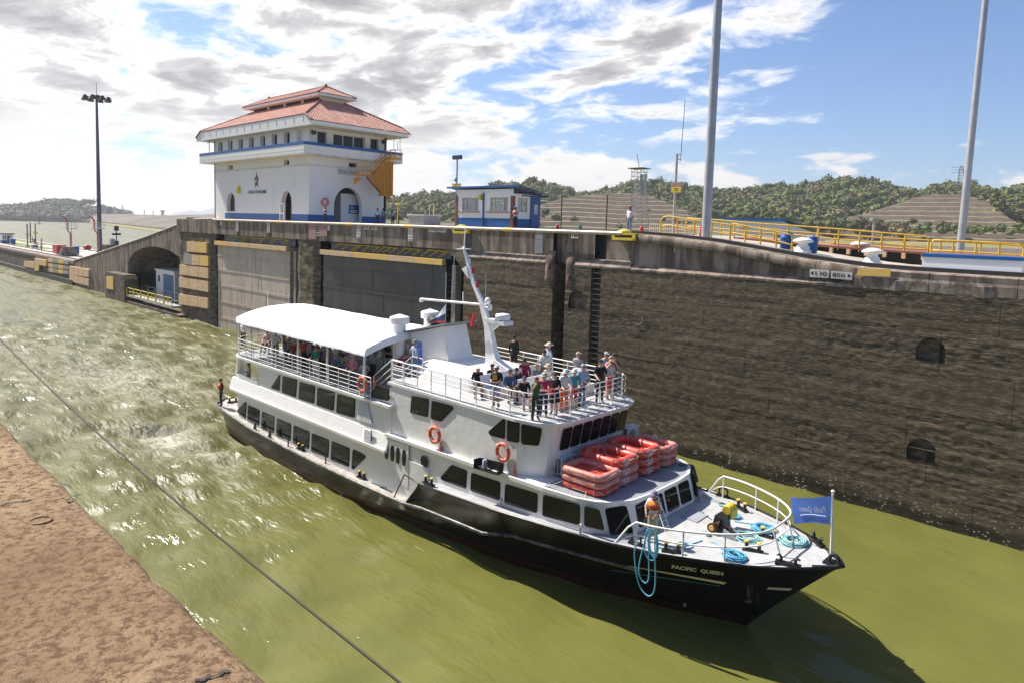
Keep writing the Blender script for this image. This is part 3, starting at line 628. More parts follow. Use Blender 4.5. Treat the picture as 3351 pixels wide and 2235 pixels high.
# wall over the gate recesses
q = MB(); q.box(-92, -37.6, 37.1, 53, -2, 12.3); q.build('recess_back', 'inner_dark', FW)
xsj = [-92, -83.4, -78, -72.0, -66.2, -58.6, -52.5, -46.4, -37.6]
for a, b_ in zip(xsj, xsj[1:]):
    q = MB(); q.box(a+.01, b_-.01, YW, 37.2, 10.86, 12.45); q.build('parapet_length', 'cap_concrete', FW)
q = MB(); q.prism([(-37.6, YW+.01, 10.88), (-40.0, YW+.01, 10.88), (-38.6, YW+.01, 10.2), (-37.6, YW+.01, 9.3)], (0, 2.4, 0)); q.build('haunch', 'pier_rough', FW)
def rough_block(name, x0, x1, z0, z1, y, yb, mt, amp=0.2, seed=0, res=0.3):
    u = np.arange(x0, x1+res*.5, res); w = np.arange(z0, z1+res*.5, res); X, Z = np.meshgrid(u, w, indexing='ij')
    e = np.minimum(X-x0, x1-X); Yv = y+amp*fbm(X*.7, Z*1.4, seed, 5, .6)+np.clip(0.5-e, 0, .5)**2*1.6
    P = np.stack([X, Yv, Z], -1); nu, nv = X.shape; V = P.reshape(-1, 3)
    Lb = P[0].copy(); Lb[:,1] = yb; Rb = P[-1].copy(); Rb[:,1] = yb; V2_ = np.vstack([V, Lb, Rb]); n0 = len(V); Fq = list(gridfaces(nu, nv)[:, ::-1])
    for j in range(nv-1): Fq.append((n0+j, n0+j+1, j+1, j)[::-1]); Fq.append(((nu-1)*nv+j, (nu-1)*nv+j+1, n0+nv+j+1, n0+nv+j)[::-1])
    np_mesh(name, V2_, np.array(Fq), mt, FW)
rough_block('recess_pier', -62.2, -58.4, -1, 10.95, YW+.1, 37.2, 'pier_rough', 0.35, 3)
rough_block('end_pier', -92.0, -81.6, -1, 11.0, YW+.15, 37.2, 'pier_rough', 0.3, 9)
# nosing pipe on the edge
q = MB(); q.tube([(-81, YW-.02, 12.5), (-23.6, YW-.02, 12.5)], 0.13, 8); q.build('nosing_pipe', 'nosing', FW)
for x in (-76.5, -66.1, -53.2, -44.6, -33.6): q = MB(); q.tube([(x, YW-.02, 12.5), (x+.9, YW-.02, 12.5)], 0.142, 8); q.build('pipe_collar', 'timber_yellow', FW)
for x in (-81.5, -37.9, -23.35):          # cast edge bitts, yellow
    q = MB(); 
    pl = rrect(x-1.0, x+.75, YW-.12, YW+.9, .3); q.prism([(a, b_, 12.42) for a, b_ in pl], (0, 0, 0.12)); q.prism([(a, b_, 12.10) for a, b_ in rrect(x-1.0, x+.75, YW-.14, YW+.3, .2)], (0, 0, 0.16))
    q.box(x-.95, x-.75, YW-.13, YW+.2, 12.2, 12.5); q.box(x+.5, x+.72, YW-.13, YW+.2, 12.2, 12.5); q.ell((x-.3, YW+.25, 12.6), .45, .38, .16)
    if x > -80: q.build('edge_bitt', 'bollard_yellow', FW)
# track rack along the wall top
q = MB(); xs_ = list(np.arange(-92, 12, 1.0)); P = [[(x, 35.7, zt(x)-.03), (x, 35.7, zt(x)+.17), (x, 36.35, zt(x)+.17), (x, 36.35, zt(x)-.03)] for x in xs_]; q.grid(P[::-1]); q.build('tow_track', 'rail_dark', None, label='dark steel towing track along the top of the far lock wall', cat='track')
# wall-top paving
q = MB(); xs_ = list(np.arange(-92, 40, 1.0)); q.grid([[(x, YW+.35, zt(x)-.012), (x, 53, zt(x)-.012)] for x in xs_][::-1]); q.build('pavement', 'pavement', None, kind='structure')
# painted ladders and red guide boards on the parapet
def px_box(name, pix, y, th, mt, parent, **kw):
    """a board whose front face has the given photo corners on the plane y"""
    P = [PV(a, b_, y) for a, b_ in pix]; q = MB(); q.prism(P, (0, th, 0)); return q.build(name, mt, parent, **kw)
def rz3(x, y): return (1000+x/4.238, 690+y/4.238)
def rz2(x, y): return (550+x/4.238, 690+y/4.238)
for rf, x0, x1, y0, y1, y0b, y1b in ((rz3, 707, 763, 168, 386, 172, 388), (rz3, 1420, 1490, 200, 430, 204, 432), (rz2, 938, 976, 122, 292, 124, 294), (rz2, 1370, 1411, 130, 312, 132, 314)):
    px_box('painted_ladder', [rf(x0, y1), rf(x1, y1b), rf(x1, y0b), rf(x0, y0)], YW-.05, .06, 'ladder_white', FW)
    a = PV(*rf(x0, y1), YW-.06); b_ = PV(*rf(x1, y1b), YW-.06); c_ = PV(*rf(x0, y0), YW-.06)
    for k in range(1, 6): q = MB(); z = a.z+(c_.z-a.z)*k/6; q.tube([(a.x, YW-.07, z), (b_.x, YW-.07, z)], .018, 5); q.build('rung', 'nosing', FW)
for x0, x1, y0, y1 in ((42, 146, 160, 394), (183, 296, 160, 360)):
    px_box('guide_board', [rz3(x0, y1), rz3(x1, y1), rz3(x1, y0+6), rz3(x0, y0)], YW-.06, .08, 'faded_red', FW)
for k in range(6): q = MB(); a = PV(*rz3(150, 175+k*34), YW-.03); q.tube([a, a+Vector((.42, 0, 0))], .03, 5); q.build('rung', 'sign_white', FW)
px_box('mark_plate', [rz3(302, 277), rz3(334, 278), rz3(336, 208), rz3(304, 206)], YW-.03, .04, 'sign_white', FW)
px_box('mark_plate', [rz2(722, 207), rz2(745, 208), rz2(745, 152), rz2(722, 150)], YW-.03, .04, 'sign_white', FW)
# distance boards with their figures
def board(pix, y, txt, arrow=0, lab=None):
    P = [PV(a, b_, y) for a, b_ in pix]; q = MB(); q.prism(P, (0, .03, 0)); o = q.build('distance_board', 'sign_white', FW)
    ru = P[1]-P[0]; up = P[3]-P[0]
    o0 = P[0]+ru*(0.30 if arrow < 0 else 0.08)+up*0.22+Vector((0, -.004, 0))
    text_on('figures', txt, o0, ru*(0.60 if arrow else .8), up*0.56, 'sign_black', o, bold=0.02)
    q = MB(); cx_ = 0.14 if arrow < 0 else 0.86; s_ = arrow
    q.add([P[0]+ru*(cx_+s_*.10)+up*.5+Vector((0,-.006,0)), P[0]+ru*(cx_-s_*.06)+up*.78+Vector((0,-.006,0)), P[0]+ru*(cx_-s_*.06)+up*.22+Vector((0,-.006,0))], [(0,1,2)]); q.build('arrow', 'sign_black', o)
board([rz3(1708, 300), rz3(1812, 300), rz3(1810, 240), rz3(1708, 232)], YW-.05, '30', -1); board([rz3(1828, 300), rz3(1945, 308), rz3(1945, 246), rz3(1826, 240)], YW-.05, '950', 1)
board([rz3(808, 262), rz3(876, 266), rz3(876, 208), rz3(808, 204)], YW-.05, '0', -1); board([rz3(908, 268), rz3(996, 274), rz3(996, 216), rz3(908, 210)], YW-.05, '980', 1)
def r4(x, y): return (1500+x/4.125, 720+y/4.125)
board([r4(1520, 252), r4(1648, 254), r4(1650, 182), r4(1522, 180)], YW+.38, '80', -1); board([r4(1666, 254), r4(1832, 258), r4(1834, 184), r4(1668, 182)], YW+.38, '900', 1)
def r7(x, y): return (2500+x/2.7626, 700+y/2.7626)
board([r7(412, 572), r7(585, 584), r7(590, 514), r7(415, 502)], YW-.10, '130', -1); board([r7(602, 585), r7(795, 600), r7(798, 535), r7(606, 518)], YW-.10, '850', 1)
px_box('steel_plate', [r4(1036, 262), r4(1140, 268), r4(1145, 140), r4(1042, 132)], YW+.39, .04, 'grille', FW)
px_box('steel_plate', [r4(1030, 452), r4(1135, 458), r4(1140, 274), r4(1036, 268)], YW+.39, .04, 'grille', FW)
px_box('edge_paint', [r7(838, 560), r7(1140, 570), r7(1148, 505), r7(850, 498)], YW-.10, .03, 'timber_yellow', FW)
# gap-filling: underside of parapet is dark recess
# ---------------------------------------------------------------- arched ramp and approach pier on the left
YA = 35.3
RP = thing('arched_ramp', 'stained concrete ramp with a wide arch, sloping down to the approach pier', 'ramp', (-110, 36, 0))
RT = [(-141, 4.35), (-132, 5.6), (-124.5, 6.75), (-115, 8.2), (-106.3, 9.5), (-98, 10.9), (-92, 11.9), (-88.5, 12.35), (-83, 12.5)]
def rt(x): return tab(x, RT)
AC, AH, AZ0, AR = -101.5, 11.5, 4.9, 3.6
def arch(x):
    u = (x-AC)/AH
    return -2 if abs(u) >= 1 else AZ0+AR*math.sqrt(1-u*u)
xs_ = sorted(set(list(np.arange(-141, -91.9, 1.0))+[AC-AH*math.cos(a) for a in np.linspace(0.02, math.pi-.02, 40)]))
q = MB(); n = len(xs_)
for i in range(n-1):
    a, b_ = xs_[i], xs_[i+1]; A0, B0 = arch(a), arch(b_)
    if A0 < 0 and B0 > 0: A0 = B0
    if B0 < 0 and A0 > 0: B0 = A0
    q.quad((a, YA, A0), (b_, YA, B0), (b_, YA, rt(b_)), (a, YA, rt(a)))
    if A0 > 0: q.quad((a, YA, A0), (a, YA+7, A0), (b_, YA+7, B0), (b_, YA, B0))
q.box(-141, AC-AH, YA+.05, YA+7, -2, 4.2); q.quad((AC-AH, YA, -2), (AC-AH, YA+7, -2), (AC-AH, YA+7, 5.3), (AC-AH, YA, 5.3)); q.quad((AC+AH, YA+7, -2), (AC+AH, YA, -2), (AC+AH, YA, 5.3), (AC+AH, YA+7, 5.3))
q.quad((AC-AH, YA+7, -2), (AC+AH, YA+7, -2), (AC+AH, YA+7, 9), (AC-AH, YA+7, 9))
q.build('ramp_wall', 'ramp_concrete', RP)
q = MB(); q.grid([[(x, YA-.05, rt(x)-.02), (x, YA-.05, rt(x)+.12), (x, YA+.35, rt(x)+.14), (x, YA+14, rt(x)+.10)] for x in list(np.arange(-141, -82.9, 1.5))][::-1]); q.build('ramp_coping', 'ledge_concrete', RP)
q = MB(); q.tube([(x, YA+.1, rt(x)+.14) for x in np.arange(-141, -82, 1.5)], .10, 6); q.build('edge_pipe', 'nosing', RP)
q = MB(); q.box(AC-AH-.5, AC+AH+.5, YA-1.5, YA+7, -2, 0.35); q.build('arch_floor', 'pier_rough', RP)
# pilaster block left of the arch
q = MB(); a = PV(345, 950, YA-1.6); b_ = PV(402, 955, YA-1.6)
q.prism([(a.x, YA+.2, -1), (b_.x+.6, YA+.2, -1), (b_.x+.6, YA+.2, 3.4), (b_.x, YA+.2, 4.0), (a.x+.4, YA+.2, 4.0), (a.x, YA+.2, 3.5)][::-1], (0, -1.8, 0)); q.build('pilaster', 'pier_rough', RP)
px_box('fender_board', [(348, 945), (370, 949), (370, 908), (348, 905)], YA-1.7, .2, 'timber_yellow', RP)
# timber fenders on the ramp foot
def z2(x, y): return (x/2.939, 550+y/2.939)
def fender(parent, quad, n, y, mts, th=.35):
    """quad (bl, br, tr, tl) in photo pixels, split into n boards"""
    P = [PV(*c_, y) for c_ in quad]
    for k in range(n):
        a0 = P[0].lerp(P[1], k/n+.006); a1 = P[0].lerp(P[1], (k+1)/n-.006); b0 = P[3].lerp(P[2], k/n+.006); b1 = P[3].lerp(P[2], (k+1)/n-.006)
        q = MB(); q.prism([a0, a1, b1, b0], (0, th, 0)); q.build('fender_board', mts[k % len(mts)], parent)
fender(RP, (z2(665, 1025), z2(852, 1052), z2(852, 980), z2(665, 945)), 4, YA-.3, ['timber'])
fender(RP, (z2(665, 1090), z2(852, 1137), z2(852, 1068), z2(665, 1022)), 4, YA-.3, ['timber'])
# fenders on the end pier of the far wall
def rr2(x0, x1, y0l, y0r, y1l, y1r): return (rz2(x0, y1l), rz2(x1, y1r), rz2(x1, y0r), rz2(x0, y0l))
yq = YW-.12
fender(FW, rr2(258, 532, 430, 447, 570, 590), 2, yq, ['timber', 'timber_yellow'])
fender(FW, rr2(212, 556, 598, 632, 745, 772), 3, yq, ['timber_grey', 'timber', 'timber_yellow'])
fender(FW, rr2(155, 556, 752, 795, 885, 943), 3, yq, ['timber'])
fender(FW, rr2(148, 555, 922, 985, 1058, 1132), 3, yq, ['timber'])
fender(FW, rr2(145, 550, 1158, 1218, 1298, 1358), 3, yq, ['timber'])
# hut and footbridge inside the arch
yh = 37.2; a = PV(511, 930, yh); HT = thing('hut', 'small white hut with blue roller door under the arch', 'hut', (a.x, yh, .35)); z1_ = PV(511, 884, yh).z; b_ = PV(536, 930, yh)
q = MB(); q.box(a.x, a.x+7, yh, yh+3.5, .35, z1_); q.build('hut_wall', 'white_paint', HT)
q = MB(); q.box(b_.x, a.x+6.6, yh-.06, yh, .4, PV(540, 898, yh).z); q.build('roller_door', 'teal_door', HT)
q = MB(); c_ = PV(519, 915, yh); q.box(c_.x, c_.x+.5, yh-.05, yh, c_.z-.3, c_.z+.6); q.build('window', 'glass_dark', HT)
q = MB(); q.box(a.x-.15, a.x+7.1, yh-.15, yh+3.6, z1_, z1_+.18); q.build('roof', 'white_paint', HT)
FB = thing('walkway', 'low steel walkway with yellow hoop rails in front of the arch', 'walkway', (-101, 34.6, 0.35))
fx0, fx1 = -112.3, -92.2
q = MB(); q.box(fx0, fx1, 33.9, 35.2, .95, 1.2); q.build('deck_beam', 'galv', FB)
for x in np.arange(fx0+1, fx1, 2.9): q = MB(); q.tube([(x, 34.0, -.6), (x, 34.0, 1.0)], .07, 5); q.build('deck_post', 'steel_dark', FB)
for k in range(7):
    x0 = fx0+.2+k*2.85; q = MB(); pts = [(a_, 33.95, b__) for a_, b__ in rrect(x0, x0+2.55, 1.25, 2.25, .2)]; q.tube(pts, .055, 5, closed=True)
    q.tube([(x0, 33.95, 1.75), (x0+2.55, 33.95, 1.75)], .04, 5); q.tube([(x0+1.27, 33.95, 1.2), (x0+1.27, 33.95, 2.25)], .04, 5); q.build('hoop_rail', 'bollard_yellow', FB)
for k in range(7):
    x0 = fx0+2+k*2.85; q = MB(); q.tube([(a_, 36.3, b__) for a_, b__ in rrect(x0, x0+2.4, 1.3, 2.4, .25)], .05, 5, closed=True); q.tube([(x0, 36.3, 1.85), (x0+2.4, 36.3, 1.85)], .04, 5); q.build('back_rail', 'galv', FB)
# approach pier
AP = thing('approach_pier', 'long low concrete approach pier running into the lake at left', 'pier', (-220, 42, 0))
APX, ZP, YB = -540, 4.3, 51.0
q = MB(); q.box(APX, -141, YA+.02, YB, -2, ZP-.25); q.build('pier_body', 'pier_rough', AP)
for k in range(26):
    x0 = -141-(k+1)*10; q = MB(); q.box(x0+.05, x0+9.95, YA-.12, YA+1.3, ZP-.5, ZP-.02); q.build('coping_length', 'ledge_concrete', AP)
q = MB(); q.box(APX, -141, YA+1.3, YB, ZP-.3, ZP-.03); q.build('pier_paving', 'pier_paving', AP)
q = MB(); q.box(APX, -141, YA-.4, YA, -.5, 0.9); q.build('fender_sill', 'rail_dark', AP)
for k in range(22): q = MB(); x0 = -214-k*7; q.box(x0, x0+3.4, YA-.55, YA-.1, 1.7, 2.3); q.build('fender_block', 'timber_grey', AP)
fender(AP, (z2(228, 950), z2(330, 970), z2(330, 905), z2(228, 897)), 3, YA-.3, ['timber'])
fender(AP, (z2(332, 925), z2(443, 948), z2(443, 888), z2(332, 868)), 3, YA-.5, ['timber', 'timber', 'timber_yellow'])
fender(AP, (z2(333, 985), z2(370, 992), z2(372, 930), z2(333, 926)), 1, YA-.5, ['timber_yellow'])
for yy0, yy1 in ((872, 905), (918, 955), (962, 1000)): fender(AP, (z2(462, yy1), z2(660, yy1+26), z2(660, yy0+30), z2(462, yy0)), 4, YA-.25, ['timber', 'timber_grey', 'timber_yellow', 'timber_grey'])
for yy, mt_ in ((36.9, 'rail_dark'), (39.6, 'rail_dark'), (48.6, 'rail_dark')):
    q = MB(); q.box(APX, -141, yy, yy+.45, ZP-.05, ZP+.14); q.build('pier_rail', mt_, AP)
q = MB(); q.box(-330, -190, 41.2, 44.4, ZP-.03, ZP+.02); q.box(-330, -215, 46.2, 47.8, ZP-.03, ZP+.02); q.build('grass_strip', 'grass', None, label='strips of bright green grass between the tracks on the approach pier', cat='grass', kind='stuff')
def at(sx, sy): return PZ(sx, sy, ZP)
def zp(x, y): return (x/5.6, 640+y/5.6)
# things standing on the pier
def obj_on(px, s=1): p = at(*zp(*px)); return p
p = obj_on((135, 885)); GH = thing('guard_hut', 'small white hut with blue base on the approach pier', 'hut', p); xq = p.x
ya_, yb_ = PX(*zp(40, 885), xq).y, PX(*zp(245, 885), xq).y; ph = PX(*zp(240, 718), xq).z-ZP; w = yb_-ya_
q = MB(); q.box(xq-4, xq, ya_, yb_, ZP, ZP+ph); q.build('hut_wall', 'white_paint', GH)
q = MB(); q.box(xq-4, xq+.06, ya_-.06, ya_+.45*w, ZP, ZP+.8); q.build('base_band', 'blue_paint', GH)
q = MB(); q.box(xq-4.4, xq+.5, ya_-.3, yb_+.3, ZP+ph, ZP+ph+.25); q.build('roof', 'steel_dark', GH)
q = MB(); q.box(xq, xq+.05, ya_+.48*w, ya_+.72*w, ZP+.1, ZP+ph*.85); q.build('door', 'wood_cabin', GH)
for f_ in (.08, .27): q = MB(); q.box(xq, xq+.05, ya_+f_*w, ya_+(f_+.09)*w, ZP+1.2, ZP+ph*.82); q.build('window', 'glass_tower', GH)
def crate(px0, px1, pybot, pytop, name, label, cat, mt, dep=2.5, louv=False):
    p0 = at(*zp(px0, pybot)); xq = p0.x; ya_, yb_ = p0.y, PX(*zp(px1, pybot), xq).y; top = PX(*zp(px0, pytop), xq).z; T = thing(name, label, cat, (xq, (ya_+yb_)/2, ZP))
    q = MB(); q.box(xq-dep, xq, ya_, yb_, ZP+.15, top); q.build('cabinet', mt, T)
    q = MB(); q.box(xq-dep-.08, xq+.08, ya_-.08, yb_+.08, top, top+.1); q.build('lid', mt, T)
    q = MB(); ym_ = (ya_+yb_)/2; q.box(xq, xq+.03, ym_-.03, ym_+.03, ZP+.3, top-.1); q.build('door_seam', 'steel_dark', T)
    for yy in (ya_+.1, yb_-.3): q = MB(); q.box(xq-.4, xq-.2, yy, yy+.2, ZP, ZP+.16); q.build('foot', 'steel_dark', T)
crate(207, 288, 903, 808, 'utility_box', 'blue steel box beside the white pier hut', 'box', 'blue_paint')
crate(1045, 1222, 1085, 925, 'equipment_box', 'large red steel box standing on the approach pier', 'box', 'red_paint', 3.5)
crate(1348, 1455, 1105, 948, 'utility_box', 'faded blue steel box beside the red fire pipe', 'box', 'blue_paint', 2.2)
crate(625, 655, 872, 808, 'equipment_box', 'small red box below the yellow signs on the pier', 'box', 'red_paint', 1.0)
crate(598, 700, 975, 915, 'equipment_box', 'low grey slatted crate beside the walking worker on the pier', 'crate', 'grille', 1.2)
p = at(*zp(1255, 1115)); CB = thing('concrete_block', 'stepped grey concrete block in front of the red box', 'block', p); 
for k, (w, z0, z1) in enumerate(((2.9, 0, .7), (2.5, .72, 1.3), (2.1, 1.32, 1.9))): q = MB(); q.box(p.x-w/3, p.x+w/3, p.y-w/2, p.y+w/2, ZP+z0, ZP+z1); q.build('block_tier', 'ledge_concrete', CB)
for (xb, yb, yt, ys) in ((508, 945, 530, 720), (655, 895, 515, 690)):
    p = at(*zp(xb, yb)); T = thing('sign_post', 'thin post with a yellow plate, %s of the pair on the approach pier' % ('nearer' if xb < 600 else 'farther'), 'sign', p, 'yellow sign posts on the pier')
    top = PV(*zp(xb, yt), p.y).z; zs = PV(*zp(xb, ys), p.y).z
    q = MB(); q.tube([p, (p.x, p.y, top)], .14, 6); q.lathe([(.4, 0), (.4, .15), (.2, .3)], p, 8); q.build('post', 'pole_dark', T)
    dy = (PX(*zp(xb+38, ys), p.x).y-PX(*zp(xb-38, ys), p.x).y)/2; dzp = (PX(*zp(xb, ys-16), p.x).z-PX(*zp(xb, ys+16), p.x).z)/2; q = MB(); q.box(p.x+.12, p.x+.2, p.y-dy, p.y+dy, zs-dzp, zs+dzp); q.build('plate', 'bollard_yellow', T)
p = at(*zp(155, 880)); T = thing('antenna_mast', 'thin dark mast rising behind the small white pier hut', 'mast', (p.x, p.y+5, ZP)); q = MB(); q.tube([(p.x, p.y+5, ZP), (p.x, p.y+5, PV(*zp(152, 478), p.y+5).z)], .15, 6); q.build('mast_pole', 'pole_dark', T)
def fire_monitor(px, lab):
    p = at(*zp(px, 1010 if px < 1500 else 1055)); T = thing('fire_monitor', lab, 'fire pipe', p, 'fire monitors on the pier'); zt_ = lambda yy: PX(*zp(px, yy), p.x).z
    m1 = (PX(*zp(px+50, 700), p.x).y-PX(*zp(px-50, 700), p.x).y)/100; z1, z2_, z3 = zt_(690), zt_(600), zt_(430); x, y = p.x, p.y
    q = MB(); q.tube([p, (x, y, z1-.5), (x, y-8*m1, z1), (x, y-45*m1, z1+.4), (x, y-55*m1, z1+.8), (x, y-55*m1, z2_)], 13*m1, 8); q.tube([(x, y-55*m1, z2_), (x, y-55*m1, z3-.6)], 12*m1, 8); q.lathe([(20*m1, 0), (20*m1, .4), (14*m1, .6)], p, 8); q.build('riser_pipe', 'red_paint', T)
    q = MB(); q.tube([(x, y-55*m1, z3-.6), (x, y-75*m1, z3-.1), (x, y-150*m1, z3+.5), (x, y-190*m1, z3+.8)], [20*m1, 14*m1, 9*m1, 6*m1], 8); q.build('nozzle', 'red_paint', T)
    q = MB(); q.box(x-1.5, x+1.2, y-110*m1, y+95*m1, z2_-.2, z2_); q.build('platform', 'galv', T)
    hr = PX(*zp(px, 505), x).z-z2_
    for yy in np.linspace(y-108*m1, y+93*m1, 5): q = MB(); q.tube([(x+1.2, yy, z2_), (x+1.2, yy, z2_+hr)], .045, 4); q.build('rail_post', 'galv', T)
    for z in (z2_+hr*.5, z2_+hr): q = MB(); q.tube([(x+1.2, y-108*m1, z), (x+1.2, y+93*m1, z)], .045, 4); q.build('rail_bar', 'galv', T)
    q = MB(); q.tube([(x-.4, y+28*m1, ZP), (x-.4, y+28*m1, z2_)], 7*m1, 6); q.build('support_post', 'galv', T)
    for k in range(12): q = MB(); zz = ZP+.5+k*(z2_-ZP-.6)/12; q.tube([(x+.5, y-45*m1, zz), (x+.5, y-20*m1, zz)], .035, 4); q.build('rung', 'galv', T)
fire_monitor(1300, 'tall red fire pipe with nozzle and railed platform beside the blue box'); fire_monitor(1795, 'tall red fire pipe half hidden behind the lamp mast')
p = at(*zp(1600, 1000)); T = thing('hydrant', 'small red hydrant reel lying on the pier edge', 'hydrant', p); q = MB(); q.ell((p.x, p.y, ZP+.6), .6, .9, .55); q.build('reel', 'red_paint', T); q = MB(); q.box(p.x-.5, p.x+.5, p.y-.6, p.y+.6, ZP, ZP+.2); q.build('reel_base', 'steel_dark', T)
p = at(*zp(1960, 1010)); T = thing('machinery_block', 'grey concrete machinery block with cabinets at the pier edge', 'block', p); x = p.x; yb_ = PX(*zp(2240, 1000), x).y; zz_ = PX(*zp(1960, 930), x).z
q = MB(); q.box(x-5, x, p.y, yb_, ZP, zz_); q.build('block_body', 'ledge_concrete', T); q = MB(); q.box(x-5.2, x+.2, p.y-.2, yb_, zz_, zz_+.3); q.build('block_lid', 'ledge_concrete', T)
for k in range(3): q = MB(); y0_ = p.y+(yb_-p.y)*(.28+.10*k); q.box(x-1.2, x-.3, y0_, y0_+(yb_-p.y)*.085, zz_+.3, zz_+1.7); q.build('cabinet', 'galv', T)
y0_ = PX(*zp(2150, 900), x).y; zq = PX(*zp(2150, 560), x).z; q = MB(); q.tube([(x-.5, y0_, zz_+.3), (x-.5, y0_, zq)], .11, 6); q.build('signal_post', 'steel_dark', T)
for f_, w_, h_ in ((.58, .9, .5), (.86, .45, 1.1), (.16, .4, .9)): q = MB(); z_ = zz_+(zq-zz_)*f_; q.box(x-.8, x-.2, y0_-w_, y0_+w_, z_-h_/2, z_+h_/2); q.build('signal_head', 'steel_dark', T)
# ---------------------------------------------------------------- lamp masts
def high_mast(base, ztop, r0, r1, label, head, mt='galv', lean=0.0, joints=()):
    T = thing('lamp_mast', label, 'lamp mast', base, 'high lamp masts'); q = MB(); b = Vector(base); top = Vector((b.x+lean, b.y, ztop)); k = 10
    pts = [b.lerp(top, i/k) for i in range(k+1)]; q.tube(pts, r0, 12, r2=r1); q.build('shaft', mt, T)
    for j in joints:
        c_ = b.lerp(top, j); rr_ = r0+(r1-r0)*j; q = MB(); q.lathe([(rr_*1.06, -.12), (rr_*1.06, .12)], c_, 12); q.build('joint_sleeve', mt, T)
    q = MB(); q.lathe([(r0*1.7, 0), (r0*1.7, .05), (r0*1.1, .10)], b, 12); q.build('base_plate', mt, T)
    if head:
        q = MB(); q.lathe([(.6, -.5), (1.0, -.2), (1.0, .15), (.3, .5)], top, 12); q.tube([top, top+Vector((0, 0, 3))], .05, 4); q.build('lamp_carriage', 'steel_dark', T)
        for i in range(8):
            a = i*math.pi/4+.2; c_ = top+Vector((2.4*math.cos(a), 2.4*math.sin(a), -.3)); q = MB(); q.tube([top, c_], .08, 4); q.lathe([(.75, -.55), (.5, .0), (.3, .4)], c_, 8); q.build('floodlight', 'steel_dark', T)
p = at(327, 825); high_mast(p, PV(317, 318, p.y).z, .52, .24, 'tall dark lamp mast with a ring of floodlights on the approach pier', True, 'pole_dark', joints=(.3, .6))
# ---------------------------------------------------------------- lock gates folded back into their recesses
def gate(x0, x1, ztop, yf, mt, lab, beams, rails, walk_z, post):
    T = thing('lock_gate', lab, 'lock gate', ((x0+x1)/2, yf, 0)); W_ = x1-x0
    q = MB(); q.box(x0, x1, yf+.06, yf+1.9, -1.5, ztop); q.build('leaf_body', mt, T)
    n = int(W_/1.55); xs_ = np.linspace(x0, x1, n+1); zs_ = [-1.2, 1.1, 3.0, 4.9, 6.7, 8.4, ztop]
    for j in range(len(zs_)-1):
        k = 0
        while k < n:
            st = 2 if (k+j) % 3 else 3; k2 = min(n, k+st); q = MB(); q.box(xs_[k]+.012, xs_[k2]-.012, yf+(.012 if (k+j) % 2 else 0), yf+.06, zs_[j]+.14, zs_[j+1]-.14); q.build('plate', mt, T); k = k2
        q = MB(); q.box(x0, x1, yf-.035, yf+.06, zs_[j+1]-.13, zs_[j+1]+.13); q.build('girder_band', mt, T)
    rv = MB()                                     # rivet rows on the laps
    for x in xs_[1:-1]:
        for z in np.arange(0.4, ztop-.3, 0.28): rv.add([(x-.03, yf-.015, z), (x, yf-.015, z+.03), (x+.03, yf-.015, z), (x, yf-.015, z-.03), (x, yf-.045, z)], [(0,1,4),(1,2,4),(2,3,4),(3,0,4)])
    for z in zs_[1:-1]:
        for dz in (-.09, .09):
            for x in np.arange(x0+.2, x1-.1, 0.3): rv.add([(x-.03, yf-.037, z+dz), (x, yf-.037, z+dz+.03), (x+.03, yf-.037, z+dz), (x, yf-.037, z+dz-.03), (x, yf-.065, z+dz)], [(0,1,4),(1,2,4),(2,3,4),(3,0,4)])
    rv.build('rivets', mt, T, kind='stuff')
    for k, (a, b_, mt2) in enumerate(beams):
        q = MB(); q.box(x0+W_*a+.02, x0+W_*b_-.02, yf-.42, yf-.04, ztop-.34, ztop+.10); q.build('fender_beam', mt2, T)
    q = MB(); q.box(x0+.1, x1-.3, yf+.75, yf+.85, ztop+.08, walk_z); q.build('walkway_girder', 'gate_grey', T)
    q = MB(); q.box(x0+.1, x1-.3, yf-.05, yf+1.9, ztop+.0, ztop+.08); q.build('top_plate', 'steel_dark', T)
    for (a, b_) in rails:                          # handrails folded flat
        xa, xb = x0+W_*a, x0+W_*b_; zl, zu = ztop+.22, walk_z-.04; q = MB()
        q.tube([(xa, yf+.45, zu-.04), (xb, yf+.45, zu-.10)], .055, 6); m1 = (xa+xb)/2
        for xq, xe in ((xa+.25, xa-.6), (m1, m1-.9), (xb-.2, xb-1.0)): q.tube([(xq, yf+.45, zu-.06), (xe, yf+.40, zl)], .05, 6); q.ell((xe, yf+.38, zl), .12, .1, .12, 8, 5)
        q.build('folded_rail', 'bollard_yellow', T)
    q = MB(); q.box(x1+.55, x1+1.0, yf+.1, yf+.7, -1.5, ztop-.3); q.build('heel_post', post, T)
    for sgn, xr in ((1, x1+.02), (-1, x0-.45)):
        for z in np.arange(0.3, ztop-.4, .45): q = MB(); q.box(xr, xr+.42, yf+.12, yf+.2, z, z+.07); q.build('rung', 'steel_dark', T)
    for fx in (.27, .36, .52, .56, .74, .78):
        q = MB(); q.box(x0+W_*fx, x0+W_*fx+(.35 if fx != .36 else .7), yf+.735, yf+.75, ztop+.2, ztop+.48)
        if 'rusty' in mt: q.build('port_hole', 'black_paint', T)
    return T
gate(-80.7, -63.9, 9.95, YW+.35, 'gate_rusty', 'pale rust-streaked lock gate leaf folded into the far wall', [(0, .2, 'timber_yellow'), (.2, .52, 'timber'), (.52, .8, 'timber'), (.8, 1, 'timber')], [(.14, .36), (.38, .62), (.62, .95)], 10.8, 'timber_grey')
gate(-57.6, -40.0, 9.95, YW+.35, 'gate_dark', 'dark grey riveted lock gate leaf behind the white canopy', [(0, .31, 'timber'), (.31, .6, 'timber_yellow'), (.6, .8, 'timber'), (.8, 1, 'timber_yellow')], [(.10, .30), (.30, .48), (.50, .62), (.66, .80), (.84, .99)], 10.75, 'timber_grey')

